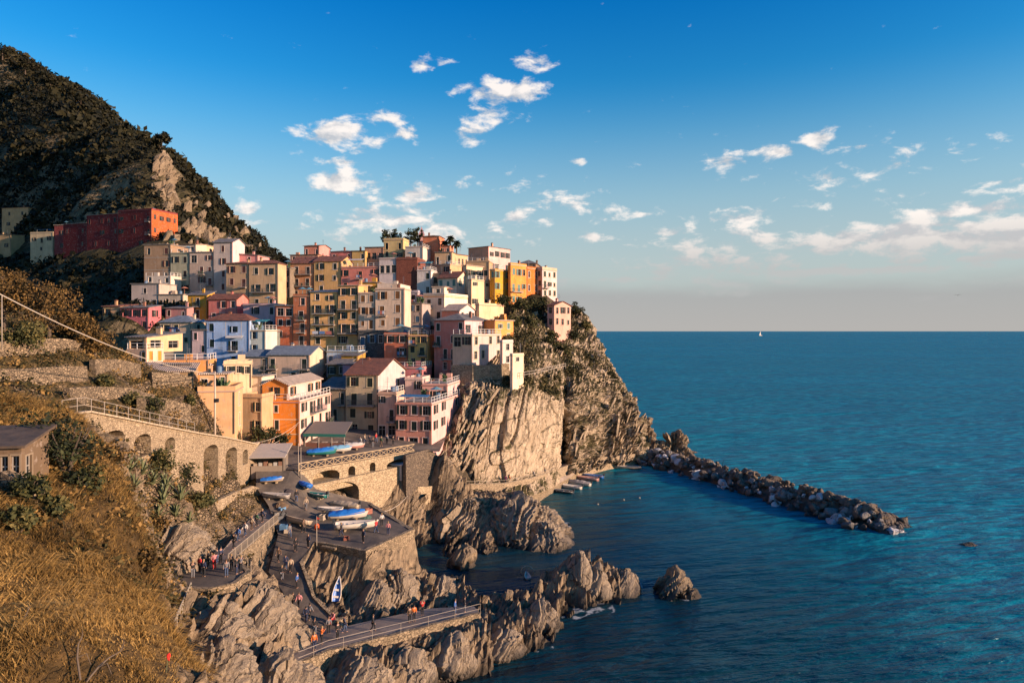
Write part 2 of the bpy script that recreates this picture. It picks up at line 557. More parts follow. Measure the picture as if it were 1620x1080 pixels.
# ------------------------------------------------------------------ the sea
def sea_mat():
    m, N, b = new_mat('sea_water')
    pos = N.n('ShaderNodeNewGeometry').outputs['Position']
    x, y, z = N.sep(pos)
    rot = N.n('ShaderNodeMapping'); N.L.new(pos, rot.inputs[0]); rot.inputs['Rotation'].default_value = (0, 0, R(-14))
    def waves(sx, sy, det, dist=0.3):
        mp = N.n('ShaderNodeMapping'); N.L.new(rot.outputs[0], mp.inputs[0]); mp.inputs['Scale'].default_value = (sx, sy, 1)
        return N.noise(mp.outputs[0], 1.0, det, 0.55, dist)
    h = N.math('ADD', N.math('MULTIPLY', waves(0.035, 0.13, 3), 2.6), N.math('MULTIPLY', waves(0.16, 0.62, 4), 1.0))
    h = N.math('ADD', h, N.math('MULTIPLY', waves(0.5, 1.7, 3), 0.30))
    h = N.math('ADD', h, N.math('MULTIPLY', waves(0.008, 0.028, 2), 5.0))
    # calm water inside the harbour mole
    calm = N.mrange(N.vmath('LENGTH', N.vmath('MULTIPLY', N.vmath('SUBTRACT', pos, (16, 120, 0)), (1 / 34, 1 / 46, 0))), 0.55, 1.25, 0.35, 1.0, True)
    bp = N.n('ShaderNodeBump'); bp.inputs['Distance'].default_value = 1.15
    N.L.new(calm, bp.inputs['Strength']); N.L.new(h, bp.inputs['Height']); N.L.new(bp.outputs[0], b.inputs['Normal'])
    wind = N.noise(N.comb(N.math('MULTIPLY', x, 0.0016), N.math('MULTIPLY', y, 0.006), 0.0), 1.0, 4, 0.6, 0.4)
    c = N.mix(N.mrange(wind, 0.35, 0.65), (0.001, 0.190, 0.252), (0.004, 0.255, 0.325))
    c = N.mix(N.mrange(waves(0.16, 0.62, 4), 0.42, 0.58, 0.0, 0.80), c, (0.001, 0.050, 0.085))  # light and dark of the ripples painted into the colour
    c = N.mix(N.mrange(waves(0.30, 1.1, 3), 0.56, 0.72, 0.0, 0.22), c, (0.01, 0.17, 0.23))
    slick = N.noise(N.comb(N.math('MULTIPLY', x, 0.010), N.math('MULTIPLY', y, 0.045), 4.0), 1.0, 4, 0.6, 0.3)
    c = N.mix(N.mrange(slick, 0.42, 0.62, 0.0, 0.5), c, (0.0, 0.125, 0.175))
    # harbour water: weaker sky reflection painted in as a darker colour
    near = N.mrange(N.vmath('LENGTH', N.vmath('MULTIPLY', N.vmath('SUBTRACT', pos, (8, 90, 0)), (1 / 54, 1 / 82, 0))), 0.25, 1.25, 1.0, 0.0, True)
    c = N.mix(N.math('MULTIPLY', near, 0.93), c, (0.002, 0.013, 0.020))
    # broken wash where swell meets rock
    fo = N.n('ShaderNodeAttribute', attribute_name='foam').outputs['Fac']
    fn = N.noise(pos, 1.3, 5, 0.7, 0.6)
    fm = N.mrange(N.math('ADD', N.math('MULTIPLY', fo, 0.62), N.math('MULTIPLY', fn, 0.75)), 0.80, 0.98, 0.0, 0.6, True)
    c = N.mix(fm, c, (0.50, 0.53, 0.53))
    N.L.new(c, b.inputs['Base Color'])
    b.inputs['Roughness'].default_value = 1.0
    b.inputs['Specular IOR Level'].default_value = 0.0
    gl = N.n('ShaderNodeBsdfGlossy'); gl.inputs['Color'].default_value = (0.60, 0.88, 1.0, 1)
    N.L.new(N.mrange(wind, 0.35, 0.65, 0.22, 0.30), gl.inputs['Roughness'])
    N.L.new(bp.outputs[0], gl.inputs['Normal'])
    fr = N.n('ShaderNodeFresnel'); fr.inputs['IOR'].default_value = 1.33; N.L.new(bp.outputs[0], fr.inputs['Normal'])
    fac = N.math('MULTIPLY', N.math('MINIMUM', fr.outputs[0], 0.20), N.mrange(fm, 0, 0.7, 1.0, 0.2))
    mx = N.n('ShaderNodeMixShader'); N.L.new(fac, mx.inputs[0]); N.L.new(b.outputs[0], mx.inputs[1]); N.L.new(gl.outputs[0], mx.inputs[2])
    out = [n for n in N.t.nodes if n.type == 'OUTPUT_MATERIAL'][0]
    N.L.new(mx.outputs[0], out.inputs[0])
    return m


# (the sheet itself is laid once the shore is known, below)


# ------------------------------------------------------------------ flat made ground (outlines used by the terrain as well)
def flatY(px, py, z):
    return (CAM_H - z) * F / (py - HY)


YARD = [at(*p) for p in [(405, 742, 97), (475, 742, 98), (500, 775, 98), (585, 795, 101), (655, 838, 88), (580, 872, 80), (497, 858, 83), (480, 890, 79), (500, 945, 74),
                         (545, 990, 70), (480, 1005, 68.5), (455, 950, 73.5), (425, 905, 78), (440, 845, 85), (425, 800, 91), (405, 770, 94)]]
LOWPATH = [at(*p) for p in [(480, 1005, 68.3), (545, 990, 70), (600, 978, 72.5), (680, 962, 76), (750, 958, 75), (760, 970, 72.8), (700, 985, 70.5), (600, 1010, 66.8), (520, 1030, 63.5), (470, 1050, 61.2), (452, 1042, 61.8)]]
TERRACE = [at(px, py, flatY(px, py, 10.0)) for px, py in [(262, 908), (300, 888), (345, 882), (388, 893), (397, 905), (372, 924), (330, 932), (265, 930)]]
STAIRWAY = [at(*p) for p in [(340, 884, 71.8), (361, 893, 70), (440, 824, 87.5), (428, 802, 91.5), (400, 815, 89)]]
CLIFFPATH = [at(*p) for p in [(650, 770, 119), (690, 772, 124), (760, 772, 128), (800, 770, 130.5), (840, 762, 136), (880, 748, 147), (915, 735, 158), (960, 727, 167), (1010, 722, 175), (1060, 722, 180),
                              (1062, 716, 185), (1010, 713, 182), (960, 718, 174), (915, 726, 164), (880, 737, 153), (830, 750, 141), (760, 760, 133), (690, 760, 130), (650, 758, 123)]]
QUAY = [at(*p) for p in [(835, 786, 130.5), (870, 771, 142), (905, 754, 153), (914, 745, 157), (880, 757, 146.5), (838, 773, 137)]]
SQUARE = [(-38.5, 97.0, 14.2), (-30.6, 98.3, 14.0), (-17.0, 115.5, 13.7), (-12.5, 117.5, 13.2), (-12.5, 132, 14.0), (-40, 132, 16.0), (-44, 110, 16.5)]

# ------------------------------------------------------------------ near hillside, harbour shore and foreground rocks
_hp = [at(*p) for p in [
    # dry grass slope
    (0, 1080, 28), (130, 1080, 30), (255, 1080, 34), (0, 950, 33), (130, 950, 36), (240, 950, 42), (0, 850, 38), (130, 850, 42), (215, 850, 48), (0, 775, 43), (100, 760, 47), (195, 760, 52.5), (60, 705, 50), (140, 700, 55.5),
    # below the arched wall
    (200, 745, 64), (250, 765, 71), (300, 785, 78), (345, 790, 85), (395, 785, 91), (240, 810, 63), (300, 830, 72), (250, 860, 62), (320, 850, 74), (283, 900, 66), (235, 900, 55), (345, 855, 77), (380, 835, 83),
    # above it: path and dry-stone terraces
    (95, 655, 60), (180, 668, 69), (260, 680, 80), (330, 690, 90), (60, 640, 64), (160, 645, 74), (250, 650, 85), (300, 668, 90), (0, 640, 62), (0, 600, 68), (120, 600, 78), (220, 610, 88), (290, 630, 93),
    (0, 560, 74), (120, 555, 82), (200, 575, 90), (0, 500, 90), (90, 495, 98), (150, 535, 98), (205, 568, 97), (260, 590, 98), (320, 620, 97), (360, 665, 99), (392, 692, 101),
    # rocks left of the lower landing
    (420, 915, 70.5), (365, 950, 63), (310, 965, 59), (450, 965, 66), (400, 1000, 61), (460, 1015, 61.5), (330, 1060, 52), (430, 1072, 54), (500, 1075, 58), (290, 1000, 52), (280, 1080, 46), (305, 945, 60), (408, 893, 70.5),
    # below the lower path
    (560, 1060, 62), (620, 1050, 63.5), (700, 1035, 67), (760, 1000, 70), (800, 985, 73), (600, 1078, 62), (700, 1060, 66.5),
    # ridge running out into the water
    (800, 950, 79.5), (830, 932, 83), (870, 940, 83.5), (905, 888, 89), (925, 890, 89), (940, 905, 88), (962, 880, 92), (980, 898, 92), (1000, 915, 90.5), (850, 975, 77), (900, 960, 81), (820, 1005, 72.5), (790, 1020, 71),
    # rock under the yard
    (600, 925, 79), (640, 935, 80), (690, 915, 86), (700, 940, 82), (660, 900, 87), (540, 950, 76), (560, 920, 79), (520, 935, 77),
    # big rock between the yard and the cliff path
    (680, 790, 116), (700, 772, 121), (745, 776, 122), (790, 782, 122), (825, 790, 121), (850, 810, 117), (872, 832, 115), (850, 858, 108), (800, 868, 105), (745, 862, 105), (800, 825, 112), (745, 830, 111), (715, 865, 104), (672, 835, 110), (700, 815, 114),
]]
_hp += [(p[0], p[1], p[2] - 0.7) for p in YARD + LOWPATH + TERRACE + CLIFFPATH[:5]]
_hp += [(p[0], p[1], p[2] - 1.2) for p in SQUARE]
_hp += [at(720, 925, 91)[:2] + (-2.5,), at(760, 915, 92)[:2] + (-3,), at(860, 905, 95)[:2] + (-2.5,), at(690, 885, 97)[:2] + (-1.5,), at(1035, 930, 91)[:2] + (-3.5,), at(1000, 945, 86)[:2] + (-3,), at(900, 1000, 77)[:2] + (-2.5,),
        at(830, 1050, 70)[:2] + (-2.5,), at(740, 1085, 66)[:2] + (-1.5,), at(600, 1120, 58)[:2] + (-2,), at(900, 845, 114)[:2] + (-2.5,), at(860, 885, 104)[:2] + (-3,), at(760, 898, 99)[:2] + (-2.5,), at(870, 790, 134)[:2] + (-2.5,), at(900, 790, 137)[:2] + (-3,),
        at(940, 800, 132)[:2] + (-4,), (-8, 30, 4), (-4, 45, 0.5), (0, 40, -2), (10, 30, -4), (5, 55, -4), (20, 70, -5), (25, 100, -6), (25, 60, -6), (-14, 20, 12), (-30, 14, 25), (-18, 26, 14), (20, 130, -5), (25, 20, -6),
        (-12, 108, -0.5), (-14, 100, -1.5), (-16.0, 107, -0.5), (-18.3, 105.5, -0.5), (-16.5, 101, -1.5), (-10.5, 97, -2), (-11.6, 90, -1), (-60, 20, 34), (-90, 40, 36), (-110, 60, 40), (-110, 90, 42), (-110, 130, 22), (-80, 132, 20), (-80, 118, 30), (-60, 125, 22), (-95, 112, 34), (-48, 60, 30), (-60, 55, 33), (-48, 118, 19)]
HILL = RBF(_hp, 1.6)

GRASS_POLY = [(-75, 16), (-15.5, 16), (-15.5, 33), (-18.5, 40), (-23.5, 47), (-28.0, 53), (-33, 57), (-39, 61), (-75, 61)]


HGRID = {}


def hill_grid():
    xs = np.concatenate([np.arange(-115, -40, 0.6), np.arange(-40, 26, 0.27)]); ys = np.concatenate([np.arange(16, 44, 0.5), np.arange(44, 125, 0.32), np.arange(125, 133, 0.6)])
    X, Y = np.meshgrid(xs, ys)
    Z = HILL(X, Y)
    made = np.zeros(X.shape, bool)
    for poly in (YARD, LOWPATH, TERRACE, STAIRWAY, CLIFFPATH, SQUARE, QUAY):
        ins = in_poly(X, Y, poly)
        made |= ins
        Z[ins] = np.minimum(Z[ins], RBF(poly, 1.0, 0.3)(X[ins], Y[ins]) - 0.45)
    # distance in cells to made ground, grown outwards, so that crags stay clear of it
    soft = made.astype(float)
    for _ in range(5):
        s = soft.copy()
        s[1:] = np.maximum(s[1:], soft[:-1] - 0.2); s[:-1] = np.maximum(s[:-1], soft[1:] - 0.2)
        s[:, 1:] = np.maximum(s[:, 1:], soft[:, :-1] - 0.2); s[:, :-1] = np.maximum(s[:, :-1], soft[:, 1:] - 0.2)
        soft = s
    gx = in_poly(X + 2.0 * fbm(X / 4, Y / 4, 0, 3), Y + 2.0 * fbm(X / 4 + 9, Y / 4, 0, 3), GRASS_POLY)
    grass = gx.astype(float)
    for _ in range(3):
        grass[1:-1, 1:-1] = (grass[1:-1, 1:-1] + grass[2:, 1:-1] + grass[:-2, 1:-1] + grass[1:-1, 2:] + grass[1:-1, :-2]) / 5
    terr = np.clip((-34.0 - X + 0.08 * (Y - 70)) / 3.0, 0, 1) * (1 - grass)          # terraced land behind the arched wall
    rocky = np.clip((1 - grass) * (1 - terr), 0, 1)
    Zr = crag(X, Y, Z)
    big = 0.9 + 0.5 * np.clip((X + 6) / 10, 0, 1) * np.clip((100 - Y) / 8, 0, 1)     # sharper fins out on the ridge
    Z2 = Z + rocky * (1 - soft) * (1.25 * (Zr - 0.30) * big + 0.25 * np.maximum(0, Zr) ** 2)
    Z2 += grass * (0.45 * fbm(X / 3, Y / 3, 1, 4)) + terr * (0.5 * fbm(X / 4, Y / 4, 2, 4))
    wz = Z2 + 1.6 * fbm(X / 11, Y / 11, 5, 3)
    lev = wz / 2.3
    fr = lev - np.floor(lev)
    tread = np.clip((fr - 0.72) / 0.28, 0, 1)
    keep = np.clip(0.55 + 0.9 * vnoise(X / 9, Y / 9, 2.0), 0, 1)
    Z2 = Z2 + terr * keep * (tread - fr) * 1.9
    Z2 = np.where(soft > 0.99, np.minimum(Z2, Z - 0.1), Z2)
    Xo = X + rocky * (1 - soft) * 0.30 * Zr
    HGRID.update(xs=xs, ys=ys, Z=Z2, grass=grass, terr=terr, soft=soft, rocky=rocky)
    V = np.stack([Xo, Y, Z2], -1).reshape(-1, 3)
    me = np_mesh('hillside', V, grid_faces(len(xs), len(ys)))
    set_attr(me, 'grass', grass); set_attr(me, 'terrace', terr)
    return me


def hill_mat():
    m, N, b = new_mat('hillside_ground')
    pos = N.n('ShaderNodeNewGeometry').outputs['Position']
    x, y, z = N.sep(pos)
    up = N.sep(N.n('ShaderNodeNewGeometry').outputs['Normal'])[2]
    g = N.n('ShaderNodeAttribute', attribute_name='grass').outputs['Fac']
    t = N.n('ShaderNodeAttribute', attribute_name='terrace').outputs['Fac']
    bed = N.math('ADD', N.math('MULTIPLY', x, 0.90), N.math('MULTIPLY', z, -0.42))
    wob = N.noise(pos, 0.35, 3)
    bv = N.comb(N.math('ADD', bed, N.math('MULTIPLY', wob, 2.5)), N.math('MULTIPLY', y, 0.25), N.math('MULTIPLY', z, 0.18))
    lam = N.noise(bv, 2.8, 5, 0.7)
    pat = N.noise(pos, 0.5, 5, 0.6)
    fine = N.noise(pos, 6.0, 5, 0.7)
    rock = N.mix(N.mrange(lam, 0.36, 0.62), (0.15, 0.11, 0.07), (0.36, 0.265, 0.165))
    rock = N.mix(N.mrange(pat, 0.45, 0.65, 0, 0.7), rock, (0.17, 0.13, 0.088))
    rock = N.mix(N.mrange(lam, 0.42, 0.32, 0, 0.75), rock, (0.07, 0.055, 0.042))
    rock = N.mix(N.mrange(fine, 0.55, 0.72, 0, 0.5), rock, (0.08, 0.06, 0.045))
    wet = N.mrange(N.math('ADD', z, N.math('MULTIPLY', N.math('SUBTRACT', pat, 0.5), 2.4)), 0.2, 1.3, 0.85, 0.0)
    rock = N.mix(wet, rock, (0.03, 0.026, 0.022))
    # dry-stone terraces: rubble on the risers, weeds on the treads
    ve = N.n('ShaderNodeTexVoronoi', feature='DISTANCE_TO_EDGE'); vo = N.n('ShaderNodeTexVoronoi')
    v = N.vmath('MULTIPLY', pos, (1, 1, 1.5))
    for q in (ve, vo):
        N.L.new(v, q.inputs['Vector']); q.inputs['Scale'].default_value = 2.3
    joint = N.mrange(ve.outputs['Distance'], 0.0, 0.12)
    st = N.mix(N.sep(vo.outputs['Color'])[0], (0.13, 0.09, 0.055), (0.38, 0.28, 0.17))
    st = N.mix(joint, (0.035, 0.028, 0.02), st)
    soil = N.mix(N.mrange(N.noise(pos, 1.3, 5, 0.7), 0.4, 0.6), (0.055, 0.05, 0.02), (0.22, 0.145, 0.06))
    st = N.mix(N.mrange(N.math('ADD', up, N.math('MULTIPLY', N.math('SUBTRACT', pat, 0.5), 1.0)), 0.55, 0.75), st, soil)
    dry = N.mix(N.mrange(N.noise(pos, 1.1, 5, 0.7), 0.35, 0.65), (0.045, 0.030, 0.012), (0.15, 0.09, 0.032))
    crk, _d = fissures(N, bv, pos)
    rock = N.mix(N.math('MULTIPLY', crk, 0.8), rock, (0.03, 0.024, 0.018))
    c = N.mix(t, rock, st)
    c = N.mix(g, c, dry)
    N.L.new(c, b.inputs['Base Color'])
    b.inputs['Roughness'].default_value = 0.95
    b.inputs['Specular IOR Level'].default_value = 0.2
    h = N.mix(t, N.math('ADD', N.math('MULTIPLY', lam, 1.4), N.math('MULTIPLY', fine, 0.5)), N.math('ADD', joint, fine))
    h = N.math('SUBTRACT', h, N.math('MULTIPLY', crk, 0.8))
    bump(N, b, h, 0.32, 1.0)
    return m


HILL_OB = link('hillside', hill_grid(), hill_mat())
HILL_OB['kind'] = 'structure'

def sea_sheet():
    xs = np.arange(-30, 96, 0.8); ys = np.arange(46, 206, 0.8)
    X, Y = np.meshgrid(xs, ys)
    hx, hy, hz = HGRID['xs'], HGRID['ys'], HGRID['Z']
    i = np.clip(np.searchsorted(hx, X) - 1, 0, len(hx) - 1); j = np.clip(np.searchsorted(hy, Y) - 1, 0, len(hy) - 1)
    h = np.where((X < 25) & (Y < 132), hz[j, i], -9.0)
    foam = np.exp(-((h + 0.5) / 0.55) ** 2) * np.clip((X + 6) / 12, 0.25, 1.0)
    # along the outer side and the tip of the breakwater, and round the lone rock
    bx, by = np.array([42.8, 52.2, 59.0, 63.2, 66.4]), np.array([166.5, 145.5, 128.5, 120.5, 116.5])
    t = np.linspace(0, 1, 60); lx, ly = np.interp(t, np.linspace(0, 1, 5), bx), np.interp(t, np.linspace(0, 1, 5), by)
    d = np.full(X.shape, 99.0); sd = np.zeros(X.shape)
    for k in range(60):
        q_ = np.hypot(X - lx[k], Y - ly[k]); up = q_ < d
        d = np.where(up, q_, d)
    foam = np.maximum(foam, 0.5 * np.exp(-((d - 5.0) / 0.7) ** 2) * (X + 0.45 * Y > 118))
    foam = np.maximum(foam, np.exp(-((np.hypot(X - 21.4, Y - 88.9) - 2.6) / 0.8) ** 2) * 0.9 * (X > 21))
    V = np.stack([X, Y, X * 0], -1).reshape(-1, 3)
    n = len(V)
    x0, x1, y0, y1 = xs[0], xs[-1], ys[0], ys[-1]
    far = np.array([(-30000, -200, 0), (30000, -200, 0), (30000, 40000, 0), (-30000, 40000, 0), (x0, -200, 0), (x1, -200, 0), (x0, 40000, 0), (x1, 40000, 0)], float)
    nx, ny = len(xs), len(ys)
    c00, c10, c01, c11 = 0, nx - 1, (ny - 1) * nx, ny * nx - 1
    ring = np.array([(n, n + 4, n + 6, n + 3), (n + 5, n + 1, n + 2, n + 7), (n + 4, n + 5, c10, c00), (c01, c11, n + 7, n + 6)])
    me = np_mesh('sea', np.concatenate([V, far]), np.concatenate([grid_faces(nx, ny), ring]))
    set_attr(me, 'foam', np.concatenate([foam.ravel(), np.zeros(8)]))
    link('sea', me, sea_mat())['kind'] = 'structure'


sea_sheet()

# ------------------------------------------------------------------ the hill the village stands on
GY = [100, 110, 125, 140, 160, 180, 200, 220, 240, 262, 300]
GZ = [12.5, 12.8, 13.0, 18, 28, 37, 45, 52, 58, 61, 50]


def gnd(Y):
    return float(np.interp(Y, GY, GZ))


def depth_for(py):
    """depth at which the village slope passes through this pixel row"""
    lo, hi = 108.0, 262.0
    for _ in range(40):
        m = (lo + hi) / 2
        if CAM_H - (py - HY) / F * m > gnd(m): lo = m
        else: hi = m
    return lo


def village_hill():
    xs = np.arange(-165, 34, 1.5); ys = np.arange(124, 300, 1.5)
    X, Y = np.meshgrid(xs, ys)
    Z = np.interp(Y, GY, GZ) - 2.0
    edge = np.interp(Y, [124, 140, 160, 180, 200, 215, 240, 300], [-14, -8, -1, 4, 10, 11, 4, -10])
    Z = Z - np.clip((X - edge) / 14, 0, 3) ** 1.0 * 22
    left = np.interp(Y, [124, 150, 180, 220, 300], [-54, -68, -88, -106, -120])
    Z = Z - np.clip((left - X) / 26, 0, 1) * 34
    Z = Z + 0.7 * fbm(X / 5, Y / 5, 3, 4)
    return np_mesh('village_hill', np.stack([X, Y, Z], -1).reshape(-1, 3), grid_faces(len(xs), len(ys)))


link('village_hill', village_hill(), rock_mat('rock_hill', (0.16, 0.12, 0.08), (0.09, 0.07, 0.05), (0.035, 0.03, 0.022), wet=False, veg=0.9, vcol=((0.012, 0.014, 0.005), (0.05, 0.042, 0.015))))['kind'] = 'structure'

# ------------------------------------------------------------------ sea cliff below the village
CLIFF = [  # columns from left to right; each from the water up
    [(640, 800, 118), (648, 770, 121), (652, 745, 125), (662, 720, 130), (680, 690, 137), (700, 640, 146), (715, 580, 152), (720, 530, 164)],
    [(680, 800, 120), (692, 766, 126), (710, 715, 129.5), (730, 660, 134), (743, 622, 138.5), (750, 606, 143), (752, 580, 150), (750, 530, 162)],
    [(720, 800, 121), (728, 764, 129), (744, 700, 131.5), (760, 650, 134), (770, 622, 138), (785, 608, 143), (795, 582, 151), (795, 520, 166)],
    [(770, 800, 123), (775, 762, 131), (778, 700, 133), (782, 650, 135), (785, 622, 138.5), (800, 609, 143), (808, 585, 151), (805, 505, 172)],
    [(830, 790, 130), (833, 755, 137), (836, 700, 139), (838, 650, 141), (838, 622, 143), (838, 612, 145), (840, 590, 152), (820, 484, 188)],
    [(876, 770, 143), (882, 742, 148), (884, 700, 149.5), (884, 660, 151), (885, 640, 152.5), (884, 630, 154), (872, 590, 164), (852, 480, 196)],
    [(886, 762, 156), (887, 738, 164), (886, 700, 171), (886, 668, 174), (887, 645, 174), (890, 628, 172), (885, 585, 173), (868, 482, 201)],
    [(908, 750, 151), (908, 732, 155), (903, 700, 157.5), (903, 668, 160), (905, 645, 163), (910, 622, 168), (905, 580, 177), (885, 488, 205)],
    [(955, 738, 163), (957, 724, 168), (958, 695, 172), (960, 668, 175), (962, 645, 178), (958, 615, 182), (940, 572, 190), (904, 494, 208)],
    [(1008, 728, 174), (1012, 712, 177), (1010, 690, 180), (1005, 668, 183), (997, 645, 186), (980, 612, 190), (956, 570, 196), (920, 495, 211)],
    [(1018, 725, 186), (1020, 708, 190), (1014, 688, 194), (1008, 668, 197), (998, 646, 200), (982, 616, 203), (957, 575, 207), (921, 500, 218)],
    [(1000, 720, 215), (1000, 700, 220), (995, 690, 224), (990, 672, 228), (980, 655, 230), (965, 630, 232), (940, 590, 236), (905, 515, 240)],
]
CAMP = [  # how rough each place is
    [.9, .9, .9, .9, .9, .8, .6, .5], [1, 1, 1, 1, 1, .7, .5, .5], [.5, .5, .5, .5, .45, .5, .5, .6], [.3, .2, .10, .10, .15, .5, .6, .6], [.3, .2, .10, .10, .15, .5, .7, .7],
    [.5, .4, .3, .3, .4, .6, .8, .8], [.6, .7, .7, .7, .7, .7, .8, .8], [1.1, 1.4, 1.6, 1.6, 1.4, 1, .9, .8], [1.3, 1.8, 2.0, 2.0, 1.7, 1.2, 1, .8], [1.3, 1.6, 1.8, 1.8, 1.5, 1.1, 1, .8], [1, 1, 1, 1, 1, 1, 1, 1], [1, 1, 1, 1, 1, 1, 1, 1]]


def hermite(t, K):
    """smooth interpolation along axis 0 of K at parameters t"""
    n = K.shape[0]
    i = np.clip(t.astype(int), 0, n - 2); f = t - i
    m = np.zeros_like(K); m[1:-1] = (K[2:] - K[:-2]) / 2 * 0.6; m[0] = K[1] - K[0]; m[-1] = K[-1] - K[-2]
    sh = (-1,) + (1,) * (K.ndim - 1)
    f = f.reshape(sh)
    return (2 * f**3 - 3 * f**2 + 1) * K[i] + (f**3 - 2 * f**2 + f) * m[i] + (-2 * f**3 + 3 * f**2) * K[i + 1] + (f**3 - f**2) * m[i + 1]


def surf_from(cols, amp, nu, nv):
    K = np.array([[at(*p) for p in c] for c in cols])
    A = np.array(amp)[..., None]
    K = np.concatenate([K, A], -1)
    tu = np.linspace(0, K.shape[0] - 1, nu); tv = np.linspace(0, K.shape[1] - 1, nv)
    S = hermite(tu, K)
    S = np.swapaxes(hermite(tv, np.swapaxes(S, 0, 1)), 0, 1)      # nu x nv x 4
    P = S[..., :3]
    du = np.gradient(P, axis=0); dv = np.gradient(P, axis=1)
    n = np.cross(du, dv); n /= np.maximum(1e-9, np.linalg.norm(n, axis=-1, keepdims=True))
    return P, n, S[..., 3]


def cliff_mesh():
    nu, nv = 520, 250
    P, n, A = surf_from(CLIFF, CAMP, nu, nv)
    X, Y, Z = P[..., 0], P[..., 1], P[..., 2]
    d = crag(X, Y, Z)
    slab = np.clip(1.0 - A * 2.2, 0, 1)
    # long upright cracks and shallow steps in the smooth slab
    s = X * 1.0 - Z * 0.16 + 0.8 * fbm(X / 5, Z / 14, 0, 3)
    plate = np.floor(s / 3.3 + 0.4 * vnoise(s / 9, Z / 16))
    step = _hash(plate, plate * 0 + 3, np.floor(Z / 13 + 0.6 * vnoise(X / 3, Z / 3)))
    crack = -np.exp(-((np.abs(vnoise(s / 2.6, Z / 20, 1.5))) / 0.05) ** 2) - 0.6 * np.exp(-((np.abs(vnoise(s / 1.3 + 40, Z / 9, 7.5))) / 0.05) ** 2)
    crack = crack * np.clip(0.65 + 0.9 * vnoise(X / 6, Z / 7, 3.3), 0, 1.3)
    dd = A * (1.25 * d + 0.4) + slab * (0.80 * step + 1.35 * crack + 0.18 * fbm(X / 2, Y / 2, Z / 3, 4))
    V = P + n * dd[..., None]
    F_ = grid_faces(nv, nu)[:, ::-1]
    me = np_mesh('sea_cliff', V.reshape(-1, 3), F_)
    set_attr(me, 'slab', slab)
    return me, P, n, V


CLIFF_ME, CLIFF_P, CLIFF_N, CLIFF_V = cliff_mesh()
CLIFF_OB = link('sea_cliff', CLIFF_ME, rock_mat('rock_cliff', (0.62, 0.485, 0.33), (0.38, 0.29, 0.19), (0.10, 0.078, 0.058), wet=True, veg=0.7, vcol=((0.03, 0.034, 0.012), (0.12, 0.095, 0.035))))
CLIFF_OB['kind'] = 'structure'

